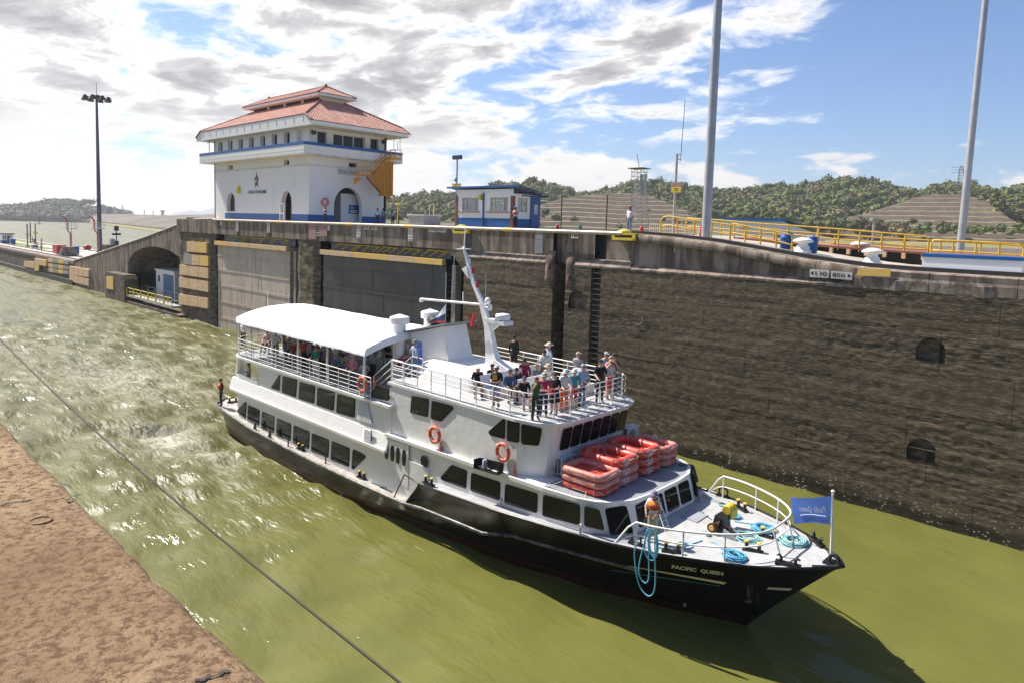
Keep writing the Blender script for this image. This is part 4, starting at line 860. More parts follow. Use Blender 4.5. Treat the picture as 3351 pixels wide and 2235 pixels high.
# ---------------------------------------------------------------- control tower
TX0, TX1, TY0, TY1, TZ = -90.0, -66.63, 38.5, 48.5, 12.5
CT = thing('control_tower', 'white canal control house with red tiled hip roof and blue bands', 'building', ((TX0+TX1)/2, (TY0+TY1)/2, TZ))
zW = PV(1010, 417, TY0).z                 # top of wall
def tw(sx, sy, y=TY0): return PV(sx, sy, y)
def z1(x, y): return (600+x/2.939, 250+y/2.939)
# front wall with its openings: built of strips round the holes
def wall_with_holes(name, axis, c, u0, u1, w0, w1, holes, thick, mt, parent, res=None):
    """axis 'x': wall spans x on plane y=c; axis 'y': wall spans y on plane x=c. holes: list of polygons [(u,w)...] convex in w-columns"""
    us = sorted(set([u0, u1]+[p_[0] for h_ in holes for p_ in h_])); q = MB()
    sg = 1 if axis == 'x' else -1
    def pt(u, w, d): return (u, c+d, w) if axis == 'x' else (c-d, u, w)
    def span(h_, u):
        zs = []
        for i in range(len(h_)):
            (ua, wa), (ub, wb) = h_[i], h_[(i+1) % len(h_)]
            if min(ua, ub)-1e-9 <= u <= max(ua, ub)+1e-9 and abs(ub-ua) > 1e-9: zs.append(wa+(wb-wa)*(u-ua)/(ub-ua))
        return (min(zs), max(zs)) if zs else None
    for i in range(len(us)-1):
        a, b_ = us[i], us[i+1]
        if b_-a < 1e-6: continue
        segs = []
        for h_ in holes:
            if min(p_[0] for p_ in h_) <= a+1e-9 and max(p_[0] for p_ in h_) >= b_-1e-9: segs.append((span(h_, a+1e-7), span(h_, b_-1e-7)))
        segs.sort(key=lambda s_: s_[0][0]); la, lb = w0, w0
        for (sa, sb) in segs:
            q.quad(pt(a, la, 0), pt(b_, lb, 0), pt(b_, sb[0], 0), pt(a, sa[0], 0)); la, lb = sa[1], sb[1]
        q.quad(pt(a, la, 0), pt(b_, lb, 0), pt(b_, w1, 0), pt(a, w1, 0))
    for h_ in holes:
        k = len(h_)
        for i in range(k): (ua, wa), (ub, wb) = h_[i], h_[(i+1) % k]; q.quad(pt(ua, wa, 0), pt(ub, wb, 0), pt(ub, wb, thick), pt(ua, wa, thick))
    return q.build(name, mt, parent)
def rect(a, b_, c_, d): return [(a, c_), (b_, c_), (b_, d), (a, d)]
def archpoly(a, b_, z0, z1_, n=12):
    m_, r_ = (a+b_)/2, (b_-a)/2; rise = min(r_*1.15, (z1_-z0)*.6); zs = z1_-rise
    return [(a, z0), (b_, z0)]+[(m_+r_*math.cos(t_), zs+rise*math.sin(t_)) for t_ in np.linspace(0, math.pi, n)]
def fx(x): return tw(*z1(x, 1000)).x
def fz(x, y): return tw(*z1(x, y)).z
frontholes = []
wins = [(338, 378, 638, 722), (432, 474, 622, 712), (530, 573, 608, 698), (632, 676, 592, 685), (740, 787, 577, 670), (850, 901, 560, 658), (968, 1022, 541, 645), (1090, 1150, 523, 628)]
for a, b_, c_, d in wins: frontholes.append(rect(fx(a), fx(b_), fz(a, d)-.25, fz(a, c_)))
smalls = [(432, 476, 858, 902), (966, 1018, 808, 860)]
for a, b_, c_, d in smalls: frontholes.append(rect(fx(a), fx(b_), fz(a, d), fz(a, c_)))
archw = archpoly(fx(418), fx(496), fz(450, 1300), fz(450, 1122)); archd = archpoly(fx(942), fx(1042), TZ-.01, fz(990, 1105))
frontholes += [archw, archd]
wall_with_holes('front_wall', 'x', TY0, TX0, TX1, TZ, zW+.1, frontholes, .55, 'stucco', CT)
def ry(x): return PX(*z1(x, 1000), TX1).y
def rz_(x, y): return PX(*z1(x, y), TX1).z
sideholes = [rect(ry(1287), ry(1378), rz_(1330, 655), rz_(1330, 535)), rect(ry(1440), ry(1745), rz_(1590, 700), rz_(1590, 572)), rect(ry(1795), ry(1875), rz_(1835, 712), rz_(1835, 605)), rect(ry(1590), ry(1672), rz_(1630, 882), rz_(1630, 835)),
             archpoly(ry(1452), ry(1718), TZ-.01, rz_(1585, 1075), 20)]
wall_with_holes('side_wall', 'y', TX1, TY0, TY1, TZ, zW+.1, sideholes, .55, 'stucco', CT)
q = MB(); q.box(TX0, TX1, TY1-.3, TY1, TZ, zW+.1); q.box(TX0, TX0+.3, TY0, TY1, TZ, zW+.1); q.build('back_wall', 'stucco', CT)
q = MB(); q.box(TX0+.6, TX1-.6, TY0+.62, TY1-.4, zW-2.9, zW-2.7); q.box(TX0+.6, TX1-3.5, TY0+2.4, TY0+2.5, TZ, zW); q.box(TX1-3.6, TX1-3.5, TY0+.6, TY1-.4, TZ, zW); q.build('inner_wall', 'grey_paint', CT)
def frame_pane(axis, c, h_, name='window', mull=0, fmt='white_paint', gl='glass_tower', d=.35):
    u0, u1 = min(p_[0] for p_ in h_), max(p_[0] for p_ in h_); w0, w1 = min(p_[1] for p_ in h_), max(p_[1] for p_ in h_)
    def bx(q, a, b_, e, f_, d0, d1):
        if axis == 'x': q.box(a, b_, c+d0, c+d1, e, f_)
        else: q.box(c-d1, c-d0, a, b_, e, f_)
    q = MB(); t_ = .07
    bx(q, u0, u0+t_, w0, w1, d-.05, d+.03); bx(q, u1-t_, u1, w0, w1, d-.05, d+.03); bx(q, u0+t_, u1-t_, w1-t_, w1, d-.05, d+.03); bx(q, u0+t_, u1-t_, w0, w0+t_, d-.05, d+.03)
    for k in range(mull): uu = u0+(u1-u0)*(k+1)/(mull+1); bx(q, uu-.05, uu+.05, w0+t_, w1-t_, d-.05, d+.03)
    o = q.build(name, fmt, CT)
    q = MB(); bx(q, u0+.02, u1-.02, w0+.02, w1-.02, d+.04, d+.07); q.build('pane', gl, o)
for i, h_ in enumerate(frontholes[:10]): frame_pane('x', TY0, h_, gl='glass_tower' if i != 7 else 'stucco')
for i, h_ in enumerate(sideholes[:4]): frame_pane('y', TX1, h_, mull=2 if i == 1 else 0, fmt='grey_paint' if i != 1 else 'white_paint')
q = MB(); q.prism([(u, TY0+.45, w) for u, w in archw], (0, .05, 0)); q.build('arched_pane', 'glass_tower', CT)
q = MB(); q.prism([(u, TY0-.03, w) for u, w in archpoly(archw[0][0]-.35, archw[1][0]+.35, archw[0][1]-.3, max(p_[1] for p_ in archw)+.5)], (0, .02, 0), caps=False); q.build('arch_moulding', 'stucco', CT)
q = MB(); q.box(archd[0][0]+1.2, archd[1][0], TY0+.5, TY0+.58, TZ, max(p_[1] for p_ in archd)); q.build('entry_door', 'wood_cabin', CT)
q = MB(); xg = archd[1][0]-1.6
for xx in (xg, xg+.9): q.box(xx, xx+.1, TY0-.6, TY0-.5, TZ, TZ+2.0)
for zz in (.9, 1.95): q.box(xg+.1, xg+.9, TY0-.6, TY0-.5, TZ+zz, TZ+zz+.1)
q.build('door_frame_rack', 'white_paint', CT)
# room seen through the big side arch
ya, yb = sideholes[4][0][0], sideholes[4][1][0]; ym = ya+(yb-ya)*.45
q = MB(); q.box(TX1-3.45, TX1-1.2, ym, yb+.5, TZ, TZ+3.4); q.build('kiosk', 'white_paint', CT)
q = MB(); P0 = PX(*z1(1590, 1325), TX1-1.19); P1 = PX(*z1(1700, 1335), TX1-1.19); P2 = PX(*z1(1592, 1240), TX1-1.19); q.box(TX1-1.19, TX1-1.14, P0.y, P1.y, P0.z, P2.z); po = q.build('poster', 'blue_paint', CT)
for k, (a, b_) in enumerate(((.74, .06), (.60, .06), (.30, .10), (.14, .10))):
    q = MB(); q.box(TX1-1.14, TX1-1.135, P0.y+.08*(P1.y-P0.y), P0.y+(.42 if k < 2 else .72)*(P1.y-P0.y), P0.z+a*(P2.z-P0.z), P0.z+(a+b_)*(P2.z-P0.z)); q.build('print_line', 'text_white', po)
# blue base band, 4 mm proud, broken at the openings
bz = tw(1010, 703.2).z
def band(axis, c, a, b_): 
    q = MB()
    if axis == 'x': q.box(a, b_, c-.03, c+.01, TZ, bz)
    else: q.box(c-.01, c+.03, a, b_, TZ, bz)
    q.build('base_band', 'blue_paint', CT)
band('x', TY0, fx(400), archd[0][0]-.02); band('x', TY0, archd[1][0]+.02, TX1+.03); band('y', TX1, TY0-.03, ya-.02); band('y', TX1, yb+.02, TY1)
# string course
for zz, dz in ((fz(600, 905), .16),):
    q = MB(); q.box(TX0-.06, TX1+.06, TY0-.06, TY0, zz, zz+dz); q.box(TX1, TX1+.06, TY0, TY1, zz, zz+dz); q.build('string_course', 'stucco_dirty', CT)
# balcony
def solve_off(sx, sy):
    best = None
    for i in range(400):
        a = i*.01; p_ = PV(sx, sy, TY0-a)
        e = abs(p_.x-(TX1+a))
        if best is None or e < best[0]: best = (e, a, p_.z)
    return best
_, BO, bzb = solve_off(994.7, 503.5); _, _, bzt = solve_off(994.5, 462.5)
BO = max(BO, .9)
q = MB(); q.box(TX0-BO, TX1+BO, TY0-BO, TY1+BO, bzb, bzb+.18); q.build('balcony_slab', 'stucco_dirty', CT)
q = MB()
for (a, b_, c_, d) in ((TX0-BO, TX1+BO, TY0-BO, TY0-BO+.18), (TX1+BO-.18, TX1+BO, TY0-BO+.18, TY1+BO), (TX0-BO, TX0-BO+.18, TY0-BO+.18, TY1+BO), (TX0-BO+.18, TX1+BO-.18, TY1+BO-.18, TY1+BO)): q.box(a, b_, c_, d, bzb+.18, bzt-.32)
q.build('balcony_parapet', 'stucco', CT)
q = MB(); 
for (a, b_, c_, d) in ((TX0-BO-.02, TX1+BO+.02, TY0-BO-.02, TY0-BO+.2), (TX1+BO-.2, TX1+BO+.02, TY0-BO+.2, TY1+BO), (TX0-BO-.02, TX0-BO+.2, TY0-BO+.2, TY1+BO)): q.box(a, b_, c_, d, bzt-.32, bzt)
q.build('balcony_cap', 'blue_paint', CT)
q = MB(); q.box(TX0-BO-.01, TX1+BO+.01, TY0-BO-.012, TY0-BO, bzb+.42, bzb+.46); q.box(TX1+BO, TX1+BO+.012, TY0-BO, TY1+BO, bzb+.42, bzb+.46); q.build('parapet_line', 'stucco_dirty', CT)
# roof: deep fascia boards on the long sides, eaves at the ends
EX, EY = 2.6, 1.2; ez, ez2, ezf = 22.58, 22.96, 23.66
ex0, ex1, ey0, ey1 = TX0-EX, TX1+EX, TY0-EY, TY1+EY
for yy, th in ((ey0, .12), (ey1, -.12)):
    q = MB(); q.prism([(ex0, yy, ez-.05), (ex1, yy, ez-.05), (ex1, yy, ez2), (ex1-1.3, yy, ezf), (ex0+1.3, yy, ezf), (ex0, yy, ez2)], (0, th, 0)); q.build('fascia', 'stucco', CT)
for xx_, th in ((ex1, -.12), (ex0, .12)): q = MB(); q.prism([(xx_, ey0+.12, ez), (xx_, ey1-.12, ez), (xx_, ey1-.12, ez2), (xx_, ey0+.12, ez2)], (th, 0, 0)); q.build('fascia', 'stucco', CT)
q = MB(); q.box(ex0+.12, ex1-.12, ey0+.12, ey1-.12, ez, ez+.06); q.build('soffit', 'stucco_dirty', CT)
for k in range(14): q = MB(); x_ = ex0+2.2+k*1.9; q.box(x_, x_+.05, ey0-.03, ey0, ez+.35, ezf-.15); q.build('gutter_strap', 'stucco_dirty', CT)
def tiles(name, e0, e1, upv, tmaxf, parent, pitch=0.30, rows=None):
    """barrel-tile courses on a roof plane: eave e0-e1, slope vector upv, each column cut at tmaxf(u)"""
    e0, e1, upv = map(Vector, (e0, e1, upv)); Wd = (e1-e0).length; n = max(2, int(Wd/pitch)); nrm = (e1-e0).cross(upv).normalized()
    if nrm.z < 0: nrm = -nrm
    m_ = rows or int(upv.length/0.42)+1; P = []
    for i in range(n*4+1):
        u = i/(n*4); bulge = .085*abs(math.sin(math.pi*i/4)); b0 = e0.lerp(e1, u); tm = max(tmaxf(u), 0.0); row = []
        for j in range(m_+1):
            for fr_ in ((0, .97) if j < m_ else (0,)):
                t_ = min((j+fr_)/m_, tm); row.append(b0+upv*t_+nrm*(bulge+.05*(1-fr_)))
        P.append(row)
    q = MB(); q.grid(P, False); q.build(name, 'roof_tile', parent)
cx0, cx1, cy0, cy1, cz0 = -86.4, -70.1, 42.0, 45.0, 26.2
fl_ = (ex1-1.3)-(ex0+1.3)
tf_ = lambda u: min(1, u*fl_/(cx0-(ex0+1.3)), (1-u)*fl_/((ex1-1.3)-cx1))
tiles('roof_slope', (ex0+1.3, ey0, ezf), (ex1-1.3, ey0, ezf), (0, cy0-ey0, cz0-ezf), tf_, CT); tiles('roof_slope', (ex1-1.3, ey1, ezf), (ex0+1.3, ey1, ezf), (0, cy1-ey1, cz0-ezf), tf_, CT)
def ts_(u):
    y_ = u*(ey1-ey0); d_ = min(y_, (ey1-ey0)-y_); return min(1, (.70+.54*d_)/(cz0-ez2))
tiles('roof_slope', (ex1, ey0, ez2), (ex1, ey1, ez2), (cx1-ex1, 0, cz0-ez2), ts_, CT); tiles('roof_slope', (ex0, ey1, ez2), (ex0, ey0, ez2), (cx0-ex0, 0, cz0-ez2), ts_, CT)
for sx_, cxx in ((ex1, cx1), (ex0, cx0)):
    k_ = 1.3 if sx_ < cxx else -1.3
    for yy, cyy in ((ey0, cy0), (ey1, cy1)): q = MB(); q.tube([(sx_, yy, ez2+.06), (sx_+k_, yy, ezf+.08), (cxx, cyy, cz0+.1)], .13, 6); q.build('hip_ridge', 'roof_ridge', CT)
q = MB(); q.box(cx0, cx1, cy0, cy1, cz0-.9, cz0+.62); q.build('clerestory', 'stucco', CT)
for k in range(4):
    w_ = (cx1-cx0)/4; q = MB(); q.box(cx0+k*w_+.35, cx0+(k+1)*w_-.35, cy0-.05, cy0, cz0-.25, cz0+.42); q.build('clerestory_window', 'glass_dark', CT)
ux0, ux1, uy0, uy1, uz, rzp = -87.3, -69.1, 41.0, 46.0, 26.62, 28.1
q = MB(); q.box(ux0, ux1, uy0, uy1, uz, uz+.25); q.build('upper_fascia', 'stucco', CT)
ymid = (uy0+uy1)/2; r0_, r1_ = -85.1, -71.6
tu_ = lambda u: min(1, u*(ux1-ux0)/(r0_-ux0), (1-u)*(ux1-ux0)/(ux1-r1_)); tv_ = lambda u: min(1, 2*u, 2*(1-u)); dzr = rzp-uz-.25
tiles('upper_slope', (ux0, uy0, uz+.25), (ux1, uy0, uz+.25), (0, ymid-uy0, dzr), tu_, CT); tiles('upper_slope', (ux1, uy1, uz+.25), (ux0, uy1, uz+.25), (0, ymid-uy1, dzr), tu_, CT)
tiles('upper_slope', (ux1, uy0, uz+.25), (ux1, uy1, uz+.25), (r1_-ux1, 0, dzr), tv_, CT); tiles('upper_slope', (ux0, uy1, uz+.25), (ux0, uy0, uz+.25), (r0_-ux0, 0, dzr), tv_, CT)
RA, RB = Vector((r0_, ymid, rzp+.08)), Vector((r1_, ymid, rzp+.08)); q = MB(); q.tube([RA, RB], .14, 7); q.ell(RB, .2, .2, .3); q.ell(RA, .2, .2, .3); q.build('ridge', 'roof_ridge', CT)
for e_, r_ in (((ux0, uy0), RA), ((ux1, uy0), RB), ((ux1, uy1), RB), ((ux0, uy1), RA)): q = MB(); q.tube([(e_[0], e_[1], uz+.32), r_], .11, 6); q.build('hip_ridge', 'roof_ridge', CT)
# star emblem, lettering, lamps on the front
sc = Vector((fx(705), TY0-.05, fz(705, 1003))); sr = (fz(705, 930)-fz(705, 1075))/2*1.02
def star_piece(idx, mt):
    pts = []
    for i in range(10): a = math.pi/2+i*math.pi/5; r_ = sr if i % 2 == 0 else sr*.42; pts.append((r_*math.cos(a)*.95, r_*math.sin(a)))
    return pts
S5 = star_piece(0, '')
def emb(poly, mt): q = MB(); q.prism([(sc.x+a, sc.y, sc.z+b_) for a, b_ in poly], (0, .04, 0)); q.build('star_emblem', mt, CT)
s_ = sr
emb([(0, s_), (-.20*s_, .35*s_), (-.62*s_, .34*s_), (-.40*s_, .10*s_), (-.62*s_, -.02*s_), (-.35*s_, -.06*s_), (-.12*s_, .12*s_), (.28*s_, .24*s_), (.62*s_, .34*s_), (.22*s_, .36*s_)], 'text_navy')
emb([(.62*s_, .22*s_), (.12*s_, .12*s_), (.10*s_, -.05*s_), (-.10*s_, -.30*s_), (-.62*s_, -.20*s_), (-.30*s_, -.35*s_), (-.45*s_, -.95*s_), (-.02*s_, -.55*s_), (.45*s_, -.90*s_), (.28*s_, -.30*s_)], 'brick_red')
P0 = tw(*z1(622, 1133), TY0-.02); P1 = tw(*z1(800, 1125), TY0-.02); text_on('lettering', 'CANAL DE PANAMÁ', P0, (P1.x-P0.x, 0, 0), (0, 0, fz(700, 1092)-fz(700, 1130)), 'text_navy', CT, bold=.03, thick=.03)
A0 = PX(*z1(1492, 938), TX1+.03); A1 = PX(*z1(1692, 948), TX1+.03); A2 = PX(*z1(1492, 900), TX1+.03)
q = MB(); q.box(TX1, TX1+.03, A0.y-.1, A1.y+.1, A0.z-.12, A2.z+.12); q.build('name_board', 'stucco_dirty', CT)
text_on('lettering', 'PEDRO  MIGUEL', A0, (0, A1.y-A0.y, 0), (0, 0, A2.z-A0.z), 'text_navy', CT, bold=.0, thick=.006)
q = MB(); p_ = tw(*z1(540, 1105)); q.box(p_.x-.3, p_.x+.3, TY0-.3, TY0, p_.z-.3, p_.z+.3); q.box(p_.x-.05, p_.x+.1, TY0-.2, TY0-.1, p_.z+.3, p_.z+.65); q.build('wall_lamp', 'bollard_yellow', CT)
for x, y in ((1255, 545), (1932, 637)):
    p_ = PX(*z1(x, y), TX1+.4); q = MB(); q.lathe([(.10, -.3), (.22, -.2), (.22, .25), (.1, .3)], p_, 8, axis='x'); q.box(TX1, TX1+.2, p_.y-.05, p_.y+.05, p_.z-.05, p_.z+.3); q.build('loudhailer', 'steel_dark', CT)
lr = PX(*z1(1363, 1212), TX1+.12)
def life_ring(c, nrm, R_, r_, label, parent=None, mt='ring_orange'):
    n_ = Vector(nrm).normalized(); a_ = n_.cross(Vector((0,0,1))).normalized(); b__ = a_.cross(n_); T = thing('life_ring', label, 'life ring', c)
    q = MB(); q.tube([Vector(c)+a_*(R_*math.cos(t_))+b__*(R_*math.sin(t_)) for t_ in np.linspace(0, 2*math.pi, 25)[:-1]], r_, 8, closed=True); q.build('ring', mt, T)
    for k in range(4):
        t0 = math.pi/4+k*math.pi/2; q = MB(); q.tube([Vector(c)+a_*(R_*math.cos(t0+d))+b__*(R_*math.sin(t0+d)) for d in (-.12, 0, .12)], r_*1.08, 8, caps=False); q.build('band', 'rope_white', T)
    q = MB(); q.tube([Vector(c)+n_*.02+a_*((R_+r_*.9)*math.cos(t_))*(1+.06*math.sin(4*t_))+b__*((R_+r_*.9)*math.sin(t_))*(1+.06*math.sin(4*t_)) for t_ in np.linspace(0, 2*math.pi, 33)[:-1]], .016, 4, closed=True); q.build('grab_line', 'rope_white', T)
    return T
life_ring(lr, (1, 0, 0), .38, .09, 'orange life ring hanging on the tower wall above a worker')
# outside stair, yellow
ST = CT
def sp(x, y, xx=TX1+1.0): return PX(*z1(x, y), xx)
xx = TX1+BO+.25
a = sp(2040, 800, xx); b_ = sp(1945, 800, xx); c_ = sp(1800, 960, xx); d = sp(1640, 965, xx); e_ = sp(1760, 970, xx); f_ = sp(1910, 1145, xx); g_ = sp(1945, 1150, xx)
def stringer(p0, p1, w=.32):
    for dx in (0, .95): q = MB(); q.prism([p0+Vector((dx, 0, -w/2)), p1+Vector((dx, 0, -w/2)), p1+Vector((dx, 0, w/2)), p0+Vector((dx, 0, w/2))], (.06, 0, 0)); q.build('stair_stringer', 'orange_steel', CT)
stringer(b_, c_); stringer(e_, f_)
for p0, p1 in ((b_, c_), (e_, f_)):
    for k in range(9): p_ = p0.lerp(p1, (k+.5)/9); q = MB(); q.box(p_.x+.06, p_.x+.95, p_.y-.14, p_.y+.14, p_.z-.02, p_.z+.02); q.build('tread', 'orange_steel', CT)
q = MB(); q.box(xx, xx+1.0, a.y+.1, b_.y, a.z-.12, a.z+.08); q.build('upper_landing', 'orange_steel', CT)
q = MB(); q.box(xx, xx+1.0, c_.y, d.y, c_.z-.1, c_.z+.08); q.prism([(xx, d.y, d.z-.1), (xx, d.y, d.z-.9), (xx, d.y+1.1, d.z-.1)], (.08, 0, 0)); q.build('middle_landing', 'orange_steel', CT)
q = MB(); q.box(xx, xx+1.0, f_.y-.6, g_.y+.6, f_.z-.12, f_.z+.06); q.box(xx, xx+.2, g_.y+.2, g_.y+.5, f_.z-.6, f_.z); q.build('lower_landing', 'orange_steel', CT)
s0 = sp(1905, 1140, xx+1.0); s1 = sp(2015, 1150, xx+1.0); t0 = sp(1800, 965, xx+1.0); t1 = sp(1955, 825, xx+1.0); t2 = sp(2015, 825, xx+1.0)
ns = 16
for k in range(ns):
    y_ = t0.y+(s1.y-t0.y)*(k+.5)/ns; zb = np.interp(y_, [t0.y, s0.y, s1.y], [t0.z, s0.z, s1.z]); zt__ = np.interp(y_, [t0.y, t1.y, t2.y], [t0.z, t1.z, t2.z])
    q = MB(); wd = (s1.y-t0.y)/ns*.25; q.box(xx+1.02, xx+1.08, y_-wd, y_+wd, zb, max(zt__, zb+.05)); q.build('cladding_slat', 'orange_steel', CT)
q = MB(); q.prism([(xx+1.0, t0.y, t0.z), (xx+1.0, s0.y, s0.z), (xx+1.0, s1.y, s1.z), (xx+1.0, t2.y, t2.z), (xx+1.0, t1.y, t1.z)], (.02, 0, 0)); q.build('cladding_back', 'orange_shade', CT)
for dx in (0, 1.0):
    q = MB()
    for hh_ in (.5, 1.0): q.tube([a+Vector((dx, .1, hh_)), b_+Vector((dx, 0, hh_)), c_+Vector((dx, 0, hh_)), d+Vector((dx, 0, hh_))], .035, 5)
    q.build('stair_rail', 'orange_steel', CT)
    for p_ in (a, b_, b_.lerp(c_, .33), b_.lerp(c_, .66), c_, c_.lerp(d, .5), d): q = MB(); q.tube([p_+Vector((dx, 0, 0)), p_+Vector((dx, 0, 1.0))], .035, 5); q.build('stair_post', 'orange_steel', CT)
# aerials
for x, y, hgt_ in ((2025, 720, 1.9), (2083, 720, 2.1), (2060, 720, 1.0)):
    p_ = sp(x, y, TX1+BO-.1); q = MB(); q.tube([p_, p_+Vector((0, 0, hgt_))], .035, 4)
    if x == 2083:
        q.tube([p_+Vector((0, 0, 2.0)), p_+Vector((.2, 1.6, 2.0))], .03, 4)
        for k in range(5): c__ = p_+Vector((.04*k, .32*k+.1, 2.0)); q.tube([c__-Vector((0, 0, .35)), c__+Vector((0, 0, .35))], .018, 4)
    q.build('aerial', 'steel_dark', CT)
p_ = PV(*z1(250, 720), TY0-BO+.3); q = MB(); q.tube([p_-Vector((0,0,.2)), p_+Vector((0, 0, 2.4))], .04, 4); q.tube([p_+Vector((-.7, 0, 1.0)), p_+Vector((0, 0, 1.0))], .03, 4); q.build('aerial', 'steel_dark', CT)

# ---------------------------------------------------------------- booth
BX0, BX1, BY0, BY1 = -41.5, -35.15, 37.05, 40.0; BZ = 12.48
BT = thing('guard_booth', 'white booth with blue base, brick corners and blue sheet roof', 'booth', ((BX0+BX1)/2, 38.5, BZ))
def k3(x, y): return (1450+x/5.8775, 580+y/5.8775)
def bxx(x, y): return PV(*k3(x, y), BY0)
zr = bxx(1380, 230).z; wz0, wz1 = bxx(500, 655).z, bxx(500, 400).z
fh = [rect(bxx(365, 500).x, bxx(685, 500).x, wz0, wz1), rect(bxx(905, 500).x, bxx(1252, 500).x, wz0, wz1)]
def wwh(*a, **k): return wall_with_holes(*a, **k)
wwh('front_wall', 'x', BY0, BX0, BX1, BZ, zr, fh, .15, 'white_paint', BT)
sy0 = PX(*k3(1440, 500), BX1).y; sy1 = PX(*k3(1625, 500), BX1).y; sh = [rect(sy0, sy1, wz0-.05, wz1)]
wwh('side_wall', 'y', BX1, BY0, BY1, BZ, zr-.35, sh, .15, 'white_paint', BT)
q = MB(); q.box(BX0, BX0+.12, BY0, BY1, BZ, zr-.3); q.build('end_wall', 'white_paint', BT)
bh = [rect(BX0+.6, BX0+2.6, wz0, wz1), rect(BX1-2.8, BX1-.7, wz0, wz1)]; wwh('back_wall', 'x', BY1-.15, BX0, BX1, BZ, zr-.35, bh, .1, 'white_paint', BT)
for h_ in fh+[None]:
    if h_ is None: ax, c0_, hh2 = 'y', BX1, sh[0]
    else: ax, c0_, hh2 = 'x', BY0, h_
    u0, u1 = hh2[0][0], hh2[1][0]; w0, w1 = hh2[0][1], hh2[2][1]; q = MB()
    def bq(a, b_, e, f_, q=q):
        if ax == 'x': q.box(a, b_, c0_+.04, c0_+.1, e, f_)
        else: q.box(c0_-.1, c0_-.04, a, b_, e, f_)
    bq(u0, u0+.06, w0, w1); bq(u1-.06, u1, w0, w1); bq(u0+.06, u1-.06, w1-.06, w1); bq(u0+.06, u1-.06, w0, w0+.06)
    for fr_ in ((.24, .75) if h_ is not None else (.5,)): bq(u0+(u1-u0)*fr_-.03, u0+(u1-u0)*fr_+.03, w0+.06, w1-.06)
    o = q.build('window_frame', 'ladder_white', BT); q = MB()
    if ax == 'x': q.box(u0+.03, u1-.03, c0_+.11, c0_+.12, w0+.03, w1-.03)
    else: q.box(c0_-.12, c0_-.11, u0+.03, u1-.03, w0+.03, w1-.03)
    q.build('pane', 'glass_clear', o)
    q = MB()
    if ax == 'x': q.box(u0-.3, u1+.15, c0_-.12, c0_, w0-.12, w0-.05); q.build('sill', 'brick_red', BT)
zb = bxx(700, 793).z
q = MB(); q.box(BX0+.16, BX1-.2, BY0-.03, BY0, BZ, zb); q.build('base_band', 'blue_paint', BT)
q = MB(); q.box(BX1, BX1+.03, BY0+.2, PX(*k3(1672, 800), BX1).y, BZ, zb); q.build('base_band', 'blue_paint', BT)
for xq in (BX0, BX1-.22):
    for k in range(26): q = MB(); q.box(xq-.03, xq+.25, BY0-.05, BY0+.18, BZ+k*.0965, BZ+k*.0965+.085); q.build('brick', 'brick_red', BT)
q = MB(); dy0, dy1 = PX(*k3(1675, 600), BX1).y, PX(*k3(1852, 600), BX1).y; q.box(BX1+.04, BX1+.10, dy0, dy1, BZ+.02, PX(*k3(1760, 400), BX1).z); dr = q.build('sliding_door', 'blue_door', BT)
q = MB(); q.box(BX1+.1, BX1+.11, dy0+.32*(dy1-dy0), dy0+.7*(dy1-dy0), BZ+1.2, BZ+1.95); q.build('door_pane', 'galv', dr)
q = MB(); q.box(BX1+.02, BX1+.12, PX(*k3(1515, 385), BX1).y, dy1, PX(*k3(1700, 395), BX1).z+.03, PX(*k3(1700, 395), BX1).z+.1); q.build('door_rail', 'blue_paint', BT)
q = MB(); q.tube([(bxx(785, 500).x, BY0-.07, BZ), (bxx(785, 500).x, BY0-.07, zr-.25)], .06, 6); q.build('downpipe', 'blue_paint', BT)
q = MB(); P = []
for i in range(101):
    x = BX0-.75+(BX1-BX0+1.6)*i/100; w = .035*math.cos(i*math.pi/2); P.append([(x, BY0-.3, zr+.22+w), (x, BY1+.45, zr-.42+w)])
q.grid(P); P2 = [[(a[0][0], a[0][1], a[0][2]-.04), (a[1][0], a[1][1], a[1][2]-.04)] for a in P]; q.grid(P2[::-1]); q.build('roof_sheet', 'sheet_roof', BT)
q = MB(); q.box(BX0-.78, BX1+.88, BY0-.34, BY0-.28, zr+.10, zr+.24); q.build('roof_fascia', 'blue_paint', BT)
for k in range(5): yy = BY0+.1+k*.72; q = MB(); q.box(BX0-.3, BX1+.75, yy, yy+.08, zr+.10-(yy-BY0)*.2, zr+.22-(yy-BY0)*.2); q.build('purlin', 'steel_dark', BT)
for xq, yq_ in ((735, 395),): p_ = bxx(xq, yq_); q = MB(); q.box(p_.x-.13, p_.x+.13, BY0-.2, BY0, p_.z-.2, p_.z+.2); q.build('wall_lamp', 'bollard_yellow', BT)
q = MB(); q.box(BX1-1.6, BX1-.5, BY0+.9, BY0+1.6, BZ, BZ+.95); q.box(BX1-1.3, BX1-.9, BY0+1.0, BY0+1.1, BZ+.95, BZ+1.35); q.build('desk', 'steel_dark', BT)
